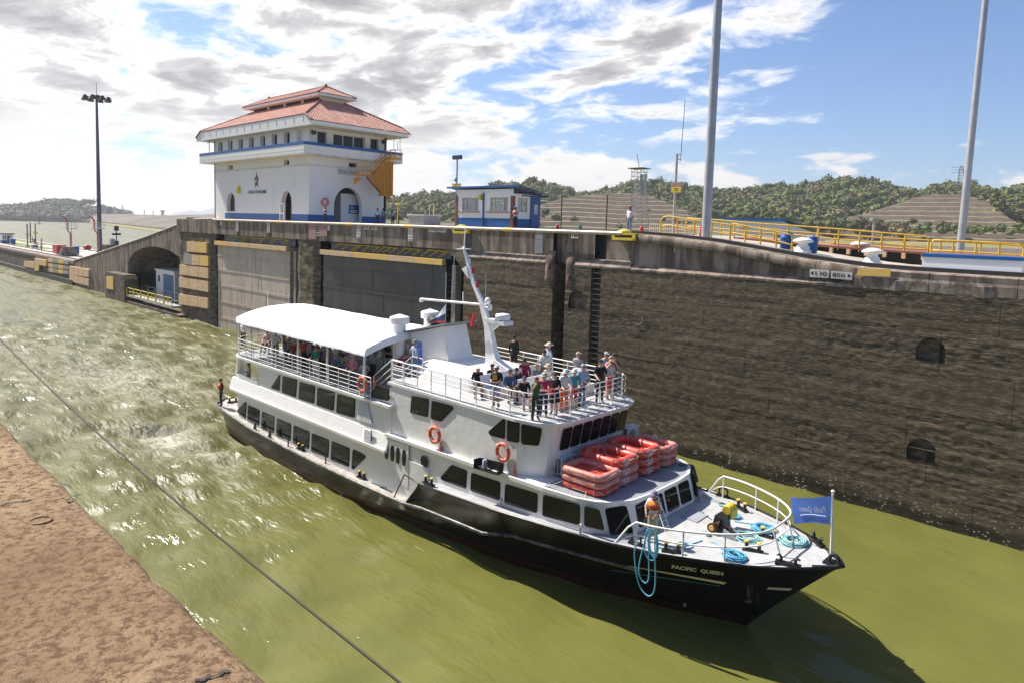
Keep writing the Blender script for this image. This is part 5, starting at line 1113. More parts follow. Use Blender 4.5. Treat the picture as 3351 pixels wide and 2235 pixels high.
# ---------------------------------------------------------------- the passenger boat
CY = 21.0
BO_ = thing('passenger_boat', 'white three-deck passenger boat with black hull crossing the lock chamber', 'boat', (-24, CY, 0)); BT2 = BO_
def PPL(sx, sy, p0, n):
    d = Vector(ray(sx, sy)); o = Vector((0, 0, CAMZ)); n = Vector(n); return o+d*((Vector(p0)-o).dot(n)/d.dot(n))
def Z1(x, y): return (700+x/3.136, 1150+y/3.136)
def Z2(x, y): return (1200+x/3.136, 1300+y/3.136)
def Z3(x, y): return (2000+x/2.851, 1500+y/2.851)
def Z6(x, y): return (680+x/3.136, 950+y/3.136)
def Z7(x, y): return (1200+x/2.412, 750+y/2.412)
def R3(x, y): return (1750+x/3.918, 1350+y/3.918)
def R5(x, y): return (1450+x/3.617, 1050+y/3.617)
TBD = [(-42.3, 2.3), (-42.0, 2.85), (-41.4, 3.3), (-40, 3.55), (-36, 3.75), (-30, 3.8), (-22, 3.8), (-17, 3.72), (-14, 3.52), (-12, 3.28), (-10.7, 2.98), (-9.7, 2.60), (-8.35, 2.0), (-7.5, 1.48), (-6.65, .72), (-6.3, .34), (-6.12, .0)]
TBW = [(-42.3, 1.6), (-41.4, 2.7), (-40, 3.2), (-36, 3.65), (-32, 3.75), (-28, 3.7), (-25, 3.55), (-21.4, 3.2), (-19, 2.95), (-16, 2.4), (-14.8, 2.12), (-11.5, 1.15), (-10.2, .62), (-8.84, .0)]
TZD = [(-42.3, 1.42), (-40, 1.36), (-36, 1.17), (-31, 1.06), (-26, 1.06), (-22.3, 1.12), (-22.1, 1.13), (-21.2, 2.22), (-17, 2.42), (-12.5, 2.68), (-9, 2.86), (-6.12, 3.03)]
def bd(x): return tab(x, TBD)
def bw(x): return tab(x, TBW)
def zd(x): return tab(x, TZD)
def zstem(x): return 0 if x < -8.84 else 3.0*((x+8.84)/2.72)**0.92
def hb(x, z):
    z0 = zstem(x); zz = zd(x)
    if x < -8.84:
        if z < 0: return bw(x)*(1+.25*z)
        u = min(max(z/max(zz, 1.9 if x > -22 else zz), 0), 1); return bw(x)+(bd(x)-bw(x))*u**tab(x, [(-14, 1.25), (-8.84, 1.0)])
    u = min(max((z-z0)/max(zz-z0, .02), 0), 1); return bd(x)*u**tab(x, [(-8.84, 1.0), (-6.1, .85)])
def on_hull(sx, sy, off=0.0):
    y = 18.5
    for i in range(40):
        p = PV(sx, sy, y); y2 = CY-hb(p.x, p.z); y = y+(y2-y)*.5
    p = PV(sx, sy, y); return p+Vector((0, -off, 0))
stx = sorted(set(list(np.linspace(-42.3, -36, 9))+list(np.linspace(-36, -22.3, 15))+[-22.1, -21.65, -21.2]+list(np.linspace(-21, -9, 25))+list(np.linspace(-8.84, -6.12, 12))))
NV = 12
q = MB()
for sgn in (-1, 1):
    P = []
    for x in stx:
        z0 = zstem(x) if x >= -8.84 else -0.9; zz = zd(x); row = []
        for j in range(NV+1):
            if x < -8.84: zs_ = [-.9, -.45, 0.0, .20, .38]; z = zs_[j] if j < 5 else .38+(zz-.38)*(j-4)/(NV-4)
            else: z = z0+(zz-z0)*j/NV
            row.append((x, CY+sgn*hb(x, z), z))
        P.append(row)
    PP = P if sgn > 0 else P[::-1]
    o0 = len(q.f); q.grid(PP, True)
    for fi in range(o0, len(q.f)):
        zc_ = np.mean([q.v[i][2] for i in q.f[fi]])
        if zc_ < .36: q.m[fi] = 1
x = stx[0]; tr = [(x, CY+s*hb(x, z), z) for s, z in [(-1, -.9), (1, -.9), (1, 1.42), (-1, 1.42)]]; q.add(tr, [(0, 3, 2, 1)])
hull = q.build('hull', ['hull_black', 'hull_red'], BO_)
# decks
def deckstrip(name, x0, x1, dz, inset, mt, n=30):
    q = MB(); P = []
    for i in range(n+1): x = x0+(x1-x0)*i/n; b_ = max(bd(x)-inset, .01); P.append([(x, CY+b_, zd(x)+dz), (x, CY, zd(x)+dz+.03), (x, CY-b_, zd(x)+dz)])
    q.grid(P[::-1], False); return q.build(name, mt, BO_)
deckstrip('side_deck', -42.25, -22.15, -.06, .02, 'sidedeck'); deckstrip('fore_deck', -21.18, -6.2, -.03, .03, 'deck_light', 50)
q = MB(); q.quad((-22.15, CY-3.79, 1.07), (-22.15, CY+3.79, 1.07), (-21.18, CY+3.78, 2.2), (-21.18, CY-3.78, 2.2)); q.build('deck_break', 'hull_black', BO_)
for sgn in (-1, 1):
    q = MB(); q.tube([(x, CY+sgn*bd(x), zd(x)) for x in np.linspace(-42.2, -22.2, 30)]+[(x, CY+sgn*bd(x), tab(x, [(-22.2, 1.13), (-20.7, 1.30), (-17.5, 1.38)]))+() for x in (-21, -19, -17.5)]+[(x, CY+sgn*(hb(x, tab(x, [(-17.5, 1.38), (-14.7, 1.52), (-11, 1.72)]))+.03), tab(x, [(-17.5, 1.38), (-14.7, 1.52), (-11, 1.72)])) for x in (-16.5, -15.5, -14.5, -13, -11.5)], .07, 7); q.build('rub_rail', 'rub_metal', BO_)
    q = MB(); q.tube([(x, CY+sgn*bd(x), zd(x)) for x in list(np.linspace(-21.2, -6.6, 40))], .045, 7); q.build('gunwale', 'hull_black', BO_)
    # covering board: lighter grey margin of the fore deck
    q = MB(); q.grid([[(x, CY+sgn*(bd(x)-.02), zd(x)-.015), (x, CY+sgn*max(bd(x)-.28, .02), zd(x)-.012)] for x in np.linspace(-12, -7.2, 16)][::sgn]); q.build('deck_margin', 'deck_light', BO_)
q = MB(); q.tube([(-6.7, CY-.7, 3.02), (-6.25, CY-.30, 3.03), (-6.08, CY, 3.04), (-6.25, CY+.30, 3.03), (-6.7, CY+.7, 3.02)], .07, 8); q.build('bow_fender', 'black_rubber', BO_)
# stripes and lettering on the bow
def hullstrip(name, top, bot, mt):
    q = MB(); n = 16; T_ = [on_hull(lerp(top[0][0], top[1][0], i/n), lerp(top[0][1], top[1][1], i/n), .012) for i in range(n+1)]; B_ = [on_hull(lerp(bot[0][0], bot[1][0], i/n), lerp(bot[0][1], bot[1][1], i/n), .012) for i in range(n+1)]
    q.grid([[b_, t_] for b_, t_ in zip(B_, T_)]); q.build(name, mt, hull)
hullstrip('bow_stripe', (Z3(160, 997), Z3(1078, 1152)), (Z3(162, 1001), Z3(1055, 1172)), 'text_cream')
hullstrip('bow_stripe', (Z3(1470, 1197), Z3(1692, 1208)), (Z3(1452, 1215), Z3(1668, 1230)), 'text_cream')
hullstrip('trim_line', (Z3(0, 1036), Z3(1020, 1185)), (Z3(0, 1039), Z3(1020, 1189)), 'rope_blue')
def bowtext(u, v_):
    a = Z3(565, 1028); b_ = Z3(1045, 1094); hgt_ = lerp(40, 38, u)/2.851
    return on_hull(lerp(a[0], b_[0], u)+v_*1.5, lerp(a[1], b_[1], u)-v_*hgt_, .012)
text_on('lettering', 'PACIFIC  QUEEN', (0,0,0), (1,0,0), (0,0,1), 'text_cream', hull, bold=.03, fn=bowtext)
def draft(pix, txt, w, h_, nm='draft_mark'):
    text_on(nm, txt, (0,0,0), (1,0,0), (0,0,1), 'text_white', hull, bold=.02, fn=lambda u, v_: on_hull(pix[0]+u*w, pix[1]-v_*h_, .012))
draft(Z3(675, 1380), '8', 10, 12); draft(Z1(1265, 1495), '10', 17, 12)
q = MB()                                    # anchor pocket
for a, b_ in (((1262, 1180), (1320, 1325)), ((1345, 1258), (1382, 1352))):
    q.prism([on_hull(*Z3(a[0], b_[1]), .02), on_hull(*Z3(b_[0], b_[1]), .02), on_hull(*Z3(b_[0], a[1]), .02), on_hull(*Z3(a[0], a[1]), .02)], (0, .05, 0))
anch = q.build('anchor_pocket', 'black_rubber', hull)
q = MB(); q.tube([on_hull(*Z3(1290, 1200), .08), on_hull(*Z3(1290, 1310), .08)], .035, 6); q.tube([on_hull(*Z3(1262, 1315), .08), on_hull(*Z3(1290, 1325), .1), on_hull(*Z3(1320, 1318), .08)], .04, 6); q.build('anchor', 'rub_metal', hull)

# ---- superstructure
def ring(half, z):           # half: [(x,b)...] from aft to bow, on the near side; mirrored
    return [(x, CY-b_, z) for x, b_ in half]+[(x, CY+b_, z) for x, b_ in half[::-1]]
def loft(name, half0, z0, half1, z1_, mt, cap=None, smooth=False):
    A, B = ring(half0, z0), ring(half1, z1_); n = len(A); q = MB(); q.add(A+B, [(i, (i+1) % n, n+(i+1) % n, n+i) for i in range(n)], smooth)
    q.add(B, [tuple(range(n))]); q.add(A, [tuple(range(n))[::-1]])
    return q.build(name, mt, BO_)
def roundcorner(x0, x1, b_, r_, aft=True, fwd=True, n=5, rb=None):
    rb = rb or r_; L_ = []
    if aft: L_ += [(x0+r_-r_*math.cos(t_), b_-rb+rb*math.sin(t_)) for t_ in np.linspace(0, math.pi/2, n+1)]
    else: L_ += [(x0, b_)]
    if fwd: L_ += [(x1-r_+r_*math.sin(t_), b_-rb+rb*math.cos(t_)) for t_ in np.linspace(0, math.pi/2, n+1)]
    else: L_ += [(x1, b_)]
    return L_
h1 = roundcorner(-39.2, -21.3, 3.22, .7, True, False); loft('lower_house', h1, .98, h1, 2.72, 'boat_white')
l1 = roundcorner(-39.9, -24.0, 3.44, .9, True, False); loft('lower_ledge', l1, 2.70, l1, 2.83, 'boat_white')
cab0b = [(-21.1, 3.15), (-18, 3.14), (-15.5, 3.13), (-13.4, 3.11), (-13.1, 2.99), (-12.15, 2.37), (-11.95, 1.9)]; cab1b = [(-21.1, 3.13), (-18, 3.13), (-15.5, 3.12), (-13.5, 3.10), (-13.25, 2.98), (-12.45, 2.4), (-12.25, 1.9)]
q = MB(); q.box(-24.0, -21.05, CY-3.15, CY+3.15, 1.0, 3.5); q.build('mid_house', 'boat_white', BO_)
cab0 = [(-24, 3.15), (-13.3, 3.12), (-13.0, 3.0), (-11.95, 2.35), (-11.72, 1.9)]; cab1 = [(-24, 3.13), (-13.5, 3.10), (-13.25, 2.98), (-12.45, 2.4), (-12.25, 1.9)]
def zlo(x): return zd(max(x, -20.9))-.04
_q = MB(); _A = [(x, CY-b_, zlo(x)) for x, b_ in cab0b]+[(x, CY+b_, zlo(x)) for x, b_ in cab0b[::-1]]; _B = [(x, CY-b_, 3.62) for x, b_ in cab1b]+[(x, CY+b_, 3.62) for x, b_ in cab1b[::-1]]; _n = len(_A)
_q.add(_A+_B, [(i, (i+1) % _n, _n+(i+1) % _n, _n+i) for i in range(_n)]); _q.add(_B, [tuple(range(_n))]); _q.build('fore_cabin', 'boat_white', BO_)
bdk = [(-24.2, 3.28), (-15, 3.28), (-13.6, 3.16), (-13.0, 2.95), (-12.55, 2.6), (-12.2, 1.9), (-12.08, .9)]
A_, B_ = ring(bdk, 3.60), ring(bdk, 3.73)
# the boat deck rises slightly forward, as its edge does
def shear(P): return [(x, y, z-.20*max(0, min(1, (-14-x)/10))) for x, y, z in P]
q = MB(); A_, B_ = shear(A_), shear(B_); n = len(A_); q.add(A_+B_, [(i, (i+1) % n, n+(i+1) % n, n+i) for i in range(n)]); q.add(A_, [tuple(range(n))[::-1]]); q.build('boat_deck_edge', 'boat_white', BO_)
bdk2 = [(x, max(b_-.12, .1)) for x, b_ in bdk]; q = MB(); q.add(shear(ring(bdk, 3.73)), [tuple(range(n))]); q.build('boat_deck_margin', 'boat_white', BO_)
q = MB(); q.add([(x-.08, y, z) for x, y, z in ring([(x, b_) for x, b_ in bdk2 if x > -16]+[], 3.737)], [tuple(range(2*len([1 for x, b_ in bdk2 if x > -16])))]); q.build('boat_deck', 'deck_grey', BO_)
uh = [(-36.3, 3.12), (-24.0, 3.12)]; loft('upper_house', uh, 2.80, uh, 4.70, 'boat_white')
q = MB()
for sgn in (-1, 1): q.prism([(-39.4, CY+sgn*3.36, 2.83), (-39.4, CY+sgn*3.19, 3.44), (-39.4, CY+sgn*3.0, 3.44), (-39.4, CY+sgn*3.0, 2.83)], (15.4, 0, 0))
q.build('side_skirt', 'boat_white', BO_)
for sgn in (-1, 1):
    q = MB(); q.box(-36.3, -24.3, CY+sgn*3.10, CY+sgn*3.17, 3.41, 3.46); q.build('window_ridge', 'boat_white', BO_)
mid0 = [(-24.05, 3.06), (-16.6, 3.06), (-15.65, 2.5), (-15.5, 1.9)]; mid1 = [(-24.05, 3.06), (-16.4, 3.05), (-15.35, 2.45), (-15.12, 1.9)]
loft('bridge_house', mid0, 3.5, mid1, 5.70, 'boat_white')
q = MB(); q.prism([(-24.0, CY-3.06, 4.83), (-24.0, CY-3.06, 5.66), (-25.0, CY-3.06, 4.83)], (0, .05, 0)); q.build('step_coaming', 'boat_white', BO_)
d3 = roundcorner(-39.7, -23.9, 3.3, 1.3, True, False); loft('upper_deck_slab', d3, 4.68, d3, 4.80, 'boat_white')
d3b = roundcorner(-39.55, -24.05, 3.16, 1.25, True, False); q = MB(); rg = ring(d3b, 4.806); q.add(rg, [tuple(range(len(rg)))]); q.build('upper_deck', 'deck_grey', BO_)
sd = [(-24.3, 3.1), (-16.6, 3.12), (-15.7, 2.95), (-15.2, 2.55), (-14.98, 1.9), (-14.93, .8)]; loft('sun_deck_slab', sd, 5.68, sd, 5.79, 'boat_white')
rg = ring([(x+.06 if x < -20 else x-.08, max(b_-.07, .1)) for x, b_ in sd], 5.796); q = MB(); q.add(rg, [tuple(range(len(rg)))]); q.build('sun_deck', 'deck_light', BO_)
# open stern gallery of the middle deck
q = MB()
gl = roundcorner(-39.5, -36.3, 3.16, .9, True, False); ol = [(x, CY-b_) for x, b_ in gl]+[(x, CY+b_) for x, b_ in gl[::-1]]
P = [[(x, y, 2.83), (x, y, 3.72)] for x, y in ol]; q.grid(P); P = [[(x+.08, y+(.08 if y < CY else -.08), 2.83), (x+.08, y+(.08 if y < CY else -.08), 3.72)] for x, y in ol]; q.grid(P[::-1]); q.build('gallery_bulwark', 'boat_white', BO_)
q = MB(); q.add([(x, y, 2.84) for x, y in ol], [tuple(range(len(ol)))]); q.build('gallery_deck', 'deck_grey', BO_)
for sgn in (-1, 1):
    q = MB(); q.tube([(-39.3, CY+sgn*2.75, 3.6), (-39.0, CY+sgn*2.85, 4.2), (-38.6, CY+sgn*2.95, 4.7)], [.3, .22, .3], 8); q.build('gallery_pillar', 'boat_white', BO_)
# ---- windows
def window(poly3, off=(0, -1, 0), name='window', gl='glass_dark', r_=.09, gap=.03):
    P = [Vector(p) for p in poly3]; c_ = sum(P, Vector())/len(P); o = Vector(off).normalized()
    n = (P[1]-P[0]).cross(P[2]-P[0]).normalized()
    if n.dot(o) < 0: P = P[::-1]
    rp = roundpoly(P, r_, 3); big = [c_+(p-c_)*(1+gap/max((p-c_).length, .1)) for p in rp]
    q = MB(); q.prism([p-o*.02 for p in big], o*.030); w_ = q.build(name, 'black_rubber', BO_)
    q = MB(); q.prism([p-o*.01 for p in rp], o*.032); q.build('pane', gl, w_)
def wrow(pl, fn, y, **k):
    for poly in pl:
        p3 = [PV(*fn(*c_), y) for c_ in poly]; window(p3, **k)
        # far side twin
        window([(p.x, 2*CY-p.y, p.z) for p in p3], off=(0, 1, 0), **k)
wrow([[(235, 607), (318, 515), (335, 527), (325, 687)], [(352, 548), (468, 600), (462, 757), (345, 700)], [(497, 615), (620, 668), (612, 833), (485, 782)], [(650, 685), (790, 742), (785, 914), (640, 862)], [(822, 757), (980, 822), (972, 997), (812, 937)], [(1008, 838), (1178, 905), (1170, 1085), (1000, 1022)], [(1212, 918), (1390, 990), (1383, 1180), (1202, 1107)], [(1427, 1003), (1540, 1055), (1558, 1082), (1432, 1205), (1415, 1195)]], Z1, CY-3.23)
wrow([[(587, 368), (668, 242), (680, 240), (672, 397)], [(708, 252), (852, 290), (838, 465), (700, 415)], [(882, 312), (1037, 355), (1025, 530), (870, 480)], [(1067, 370), (1238, 417), (1226, 602), (1057, 547)], [(1270, 435), (1450, 487), (1440, 674), (1258, 622)], [(1605, 440), (1668, 352), (1690, 346), (1793, 377), (1790, 504), (1620, 464)]], Z1, CY-3.13)
wrow([[(465, -14), (635, 17), (622, 195), (450, 152)], [(672, 35), (870, 88), (890, 112), (760, 241), (660, 212)]], Z2, CY-3.07)
wrow([[(872, 697), (1025, 750), (1015, 932), (768, 838), (765, 812)], [(1078, 775), (1365, 870), (1358, 1054), (1068, 952)], [(1427, 890), (1745, 987), (1740, 1182), (1417, 1082)], [(1817, 1002), (2178, 1102), (2175, 1302), (1807, 1210)]], Z2, CY-3.15)
wrow([[(645, 1197), (820, 1242), (885, 1500), (640, 1440)]], R3, CY-3.13)
wrow([[(1252, 348), (1400, 220), (1418, 232), (1412, 420), (1270, 382)], [(1447, 222), (1565, 242), (1558, 457), (1440, 437)]], Z2, CY-3.07)
# ... in the raked and rounded fronts
def on_front(polys, fn, p0, n, mirror=False, **k):
    for poly in polys:
        p3 = [PPL(*fn(*c_), p0, n) for c_ in poly]; window(p3, off=n, **k)
        if mirror: window([(p.x, 2*CY-p.y, p.z) for p in p3], off=(n[0], -n[1], n[2]), **k)
on_front([[(1592, 280), (1795, 322), (1762, 488), (1592, 472)]], Z2, (-16.0+.02, CY-2.76-.03, 4.7), (.508, -.861, -.06), True)
def front_windows(ys_, zlo, zhi, xlo, xhi, name='window'):
    nv_ = Vector((zhi-zlo, 0, xlo-xhi)).normalized()
    for a, b_ in ys_:
        lo = xlo+.02; hi = xhi+.02; window([(lo, a, zlo), (lo, b_, zlo), (hi, b_+.02, zhi), (hi, a+.02, zhi)], off=nv_, name=name)
bwx = lambda z: -15.5+.38*(z-3.5)/2.2
front_windows([(18.92, 19.42), (19.52, 20.02), (20.12, 20.62), (20.72, 21.22), (21.32, 21.82), (21.92, 22.42), (22.52, 23.02)], 4.72, 5.50, bwx(4.72), bwx(5.5))
cfx = lambda z: -11.95-.30*(z-2.66)/.96
front_windows([(19.25, 19.95), (20.15, 20.9), (21.1, 21.85), (22.05, 22.75)], 2.82, 3.48, cfx(2.82), cfx(3.48))
on_front([[(905, 1232), (1170, 1197), (1258, 1530), (975, 1558)]], R3, (-12.61, CY-2.70, 2.66), (.547, -.838, .17), True)
# oval ports of the side door, round port, louvres
def oval(cx_, cy_, rx_, ry_, fn, y, name='porthole'):
    c_ = PV(*fn(cx_, cy_), y); a = PV(*fn(cx_+rx_, cy_), y).x-c_.x; b_ = c_.z-PV(*fn(cx_, cy_+ry_), y).z
    P = [(c_.x+a*math.cos(t_), y, c_.z+b_*(math.sin(t_) if rx_ > ry_*.7 else max(-1, min(1, 1.35*math.sin(t_))))) for t_ in np.linspace(0, 2*math.pi, 21)[:-1]]
    window(P, r_=.005, name=name, gap=.02)
q = MB(); q.prism([PV(*Z1(*c_), CY-3.235) for c_ in ((1745, 1240), (1990, 1400), (1995, 960), (1752, 880))], (0, .03, 0)); q.build('side_door', 'boat_white', BO_)
for x, y in ((1770, 1017), (1830, 1042), (1886, 1066), (1949, 1088)): oval(x, y, 15, 76, Z1, CY-3.25)
oval(2156, 1122, 32, 46, Z1, CY-3.235)
def louvre(poly, fn, y, n, mt, dark=False):
    P = [PV(*fn(*c_), y) for c_ in poly]; q = MB(); q.prism([p+Vector((0, .0, 0)) for p in P], (0, .03, 0)); o = q.build('louvre', mt, BO_)
    for k in range(n):
        a = P[0].lerp(P[3], (k+.5)/n); b_ = P[1].lerp(P[2], (k+.5)/n); q = MB(); q.prism([a+Vector((0, -.05, -.03)), b_+Vector((0, -.05, -.03)), b_+Vector((0, 0, .02)), a+Vector((0, 0, .02))], (0, .012, 0)); q.build('louvre_blade', 'boat_white', o)
louvre([(1478, 685), (1628, 735), (1580, 515), (1490, 500)], Z1, CY-3.14, 16, 'grille'); louvre([(1530, 892), (1612, 922), (1618, 800), (1540, 768)], Z1, CY-3.34, 7, 'black_paint')
# ---- canopy over the upper deck
cx0, cx1 = -38.9, -25.9
CAN = [(-3.15, 7.0), (-2.9, 7.10), (-2.2, 7.33), (-1.2, 7.52), (0, 7.58), (1.2, 7.52), (2.2, 7.33), (2.9, 7.10), (3.15, 7.0)]
def cz(t_): return float(np.interp(t_, [c_[0] for c_ in CAN], [c_[1] for c_ in CAN]))
q = MB(); P = []; nx = 52
for i in range(nx+1):
    u = i/nx; x = cx0+(cx1-cx0)*u; row = []
    sag = -.07*math.sin(u*math.pi*5)**2
    val = lambda s_: .30+.016*math.sin(x*2.3+s_)
    row.append((x, CY-3.20+.02*math.sin(x*9), 6.98-val(0)))
    for j in range(17):
        t_ = -3.15+6.3*j/16; row.append((x, CY+t_, cz(t_)+sag*(1-abs(t_)/3.3)))
    row.append((x, CY+3.20, 6.98-val(1))); P.append(row)
q.grid(P[::-1], True)
P = []
for j in range(17):
    t_ = -3.15+6.3*j/16; P.append([(cx1, CY+t_, cz(t_)), (cx1+.06, CY+t_*1.01, cz(t_)-.33)])
q.grid(P, True)
P = [[(cx0, CY-3.15+6.3*j/16, cz(-3.15+6.3*j/16)), (cx0-.05, CY-3.15+6.3*j/16, cz(-3.15+6.3*j/16)-.33)] for j in range(17)]; q.grid(P[::-1], True)
q.build('canopy', 'canvas_white', BO_)
cpx = [-38.7, -37.2, -34.75, -32.0, -29.2, -26.1]
for x in cpx:
    for sgn in (-1, 1): q = MB(); q.tube([(x, CY+sgn*3.08, 4.8), (x, CY+sgn*3.08, 7.0)], .055, 7); q.build('canopy_post', 'boat_white', BO_)
    q = MB(); q.tube([(x, CY+t_, cz(t_)-.06) for t_ in np.linspace(-3.08, 3.08, 13)], .03, 5); q.build('canopy_bow', 'boat_white', BO_)
# ---- railings
def railing(path, z0, nbar, h_, name_post='stanchion', name_bar='rail_bar', step=1.0, rp=.022, rb=.016, mt='boat_white', toprad=.027, closed=False, zf=None):
    P = [Vector((x, y, 0)) for x, y in path]; zf = zf or (lambda p: z0)
    for k in range(nbar):
        hh_ = h_*(k+1)/nbar; q = MB(); q.tube([(p.x, p.y, zf(p)+hh_) for p in P], toprad if k == nbar-1 else rb, 5); q.build(name_bar, mt, BO_)
    acc = 0; q = MB(); q.tube([(P[0].x, P[0].y, zf(P[0])), (P[0].x, P[0].y, zf(P[0])+h_)], rp, 5); q.build(name_post, mt, BO_)
    for a, b_ in zip(P, P[1:]):
        l = (b_-a).length; t_ = step-acc
        while t_ <= l+1e-6:
            p = a.lerp(b_, t_/l); q = MB(); q.tube([(p.x, p.y, zf(p)), (p.x, p.y, zf(p)+h_)], rp, 5); q.build(name_post, mt, BO_); t_ += step
        acc = (acc+l) % step
rd3 = roundcorner(-39.55, -25.4, 3.2, 1.3, True, False, 6)
railing([(x, CY-b_) for x, b_ in rd3[::-1]]+[(x, CY+b_) for x, b_ in rd3], 4.8, 5, .98, step=.87)
rsd = [(-24.15, 3.0), (-16.9, 3.0), (-16.2, 2.86), (-15.8, 2.6), (-15.6, 2.1), (-15.56, 1.0), (-15.56, 0)]
railing([(x, CY-b_) for x, b_ in rsd]+[(x, CY+b_) for x, b_ in rsd[::-1][1:]], 5.79, 5, .97, step=.9)
for dz in (.25, .5, .75): 
    q = MB(); q.tube([(-15.62, CY+2.4+.1*math.cos(t_), 5.95+dz+.1*math.sin(t_)) for t_ in np.linspace(-1.5, 1.5, 7)], .014, 5); q.build('rail_curl', 'boat_white', BO_)
# companion stair between the two decks
for k in range(4): q = MB(); q.box(-25.5+k*.3, -25.18+k*.3, CY-2.75, CY-1.75, 4.8+.24*k+.2, 4.8+.24*k+.24); q.build('stair_tread', 'deck_grey', BO_)
for yy in (CY-2.8, CY-1.7):
    q = MB()
    for dz in (.3, .6, .95): q.tube([(-25.75, yy, 4.8+dz), (-24.35, yy, 5.79+dz), (-23.6, yy, 5.79+dz)], .022, 5)
    q.build('stair_rail', 'boat_white', BO_)
    for x, z in ((-25.75, 4.8), (-24.35, 5.79), (-23.6, 5.79)): q = MB(); q.tube([(x, yy, z), (x, yy, z+.95)], .025, 5); q.build('stair_post', 'boat_white', BO_)
# bow rail
rb_ = [(-11.35, 2.98), (-10.6, 2.9), (-9.6, 2.48), (-8.7, 1.9), (-8.1, 1.2), (-7.95, .6), (-7.95, 0)]
pth = [(x, CY-b_) for x, b_ in rb_]+[(x, CY+b_) for x, b_ in rb_[::-1][1:]]
def smoothpath(P, it=2):
    for _ in range(it):
        Q = [P[0]]
        for a, b_ in zip(P, P[1:]): Q += [(a[0]*.75+b_[0]*.25, a[1]*.75+b_[1]*.25), (a[0]*.25+b_[0]*.75, a[1]*.25+b_[1]*.75)]
        P = Q+[P[-1]]
    return P
pth = smoothpath(pth)
for hh_, rr_ in ((.82, .035), (.42, .024)):
    q = MB(); ends = [(-12.0, CY-3.15, zd(-12)+.02), (-11.6, CY-3.05, zd(-11.6)+hh_*.75)]; pts = ends+[(x, y, zd(x)+hh_) for x, y in pth]+[(a, 2*CY-b_, c_) for a, b_, c_ in ends[::-1]]
    q.tube(pts, rr_, 7); q.build('bow_rail_bar', 'boat_white', BO_)
for x, y in ((-11.35, CY-2.98), (-9.9, CY-2.6), (-8.85, CY-1.98), (-8.0, CY-.55), (-8.0, CY+.55), (-8.85, CY+1.98), (-9.9, CY+2.6), (-11.35, CY+2.98)):
    dx = .3 if abs(y-CY) < 1 else 0; q = MB(); q.tube([(x+dx, y, zd(x)-.02), (x, y, zd(x)+.82)], .028, 6); q.build('bow_rail_post', 'boat_white', BO_)
# ---- funnel casing, vents, mast
q = MB(); P = []
base = roundcorner(-24.3, -19.9, 1.75, .7, True, True, 5)
for k, (z, s_) in enumerate(((5.79, 1.0), (6.30, .97), (6.50, .92), (6.60, .80), (6.62, .4))):
    P.append([(-22.1+(x+22.1)*s_, y, z) for x, y, _ in ring([(-22.1+(x+22.1)*1, b_*s_) for x, b_ in base], z)])
PT = [r_+[r_[0]] for r_ in P]; q.grid(PT, True); q.add(P[-1], [tuple(range(len(P[-1])))]); q.build('casing', 'boat_white', BO_)
F0 = [(-25.65, 6.3), (-24.75, 6.2), (-22.9, 6.5), (-22.7, 6.7), (-23.4, 8.1), (-25.6, 7.55)]
q = MB(); lo = [(-25.2, 5.6), (-22.6, 5.6), (-23.45, 8.12), (-25.75, 7.55)]
q.prism([(x, CY-.75, z) for x, z in lo], (0, 1.5, 0)); q.build('funnel', 'boat_white', BO_)
q = MB(); q.prism([(-26.2, CY-1.0, 7.50), (-23.0, CY-1.0, 8.26), (-23.0, CY-1.0, 8.33), (-26.2, CY-1.0, 7.57)], (0, 2.0, 0)); q.build('funnel_plate', 'grey_paint', BO_)
q = MB(); q.prism([(-25.55, CY-.76, 6.25), (-24.75, CY-.76, 6.0), (-24.85, CY-.76, 7.25), (-25.6, CY-.76, 7.1)], (0, -.02, 0)); bn = q.build('banner', 'flag_blue', BO_)
text_on('banner_text', 'ADVENTURES', (-25.5, CY-.782, 6.45), (.62, 0, -.10), (0, 0, .08), 'text_white', bn, bold=.0, thick=.004)
q = MB(); q.tube([(-25.4, CY-.785, 6.75), (-25.25, CY-.785, 6.95), (-25.1, CY-.785, 6.82), (-24.95, CY-.785, 6.9)], .02, 4); q.build('banner_emblem', 'text_white', bn)
def vent(x, y, z0, zc_, r_, lab='ventilator'):
    q = MB(); q.lathe([(r_, z0-zc_), (r_, -.05), (r_*1.5, 0), (r_*1.55, .28), (r_*1.45, .32), (.02, .46)], (x, y, zc_), 18, smooth=False); q.build(lab, 'boat_white', BO_)
vent(-26.25, 20.0, 4.8, 7.95, .31); vent(-27.0, 22.5, 4.8, 7.95, .31)
q = MB(); q.tube([(-26.7, 22.3, 7.9), (-26.3, 22.1, 7.95), (-25.9, 21.9, 7.75)], .22, 8); q.build('exhaust_hose', 'black_rubber', BO_)
MA = [(-22.95, 11.75, .13, .10), (-22.2, 10.1, .18, .13), (-21.65, 9.35, .26, .18), (-21.2, 8.3, .34, .25), (-20.95, 7.3, .50, .33), (-20.75, 6.55, .78, .45)]
q = MB(); P = []
for x, z, w, d in MA: P.append([(x-w*.5, CY-d*.5, z), (x+w*.5, CY-d*.42, z), (x+w*.5, CY+d*.42, z), (x-w*.5, CY+d*.5, z), (x-w*.5, CY-d*.5, z)])
q.grid(P[::-1]); q.add(P[0][:4], [(0,1,2,3)]); mast = q.build('mast', 'boat_white', BO_)
q = MB(); q.prism([(-20.6, CY-.25, 7.0), (-19.7, CY-.12, 6.55), (-20.8, CY-.2, 6.5)], (0, .4, 0)); q.build('mast_foot', 'boat_white', BO_)
q = MB(); q.tube([(-25.9, CY, 9.10), (-21.4, CY, 9.25)], .06, 6); q.box(-25.95, -25.8, CY-.07, CY+.07, 8.95, 9.12); q.build('yard_arm', 'boat_white', mast)
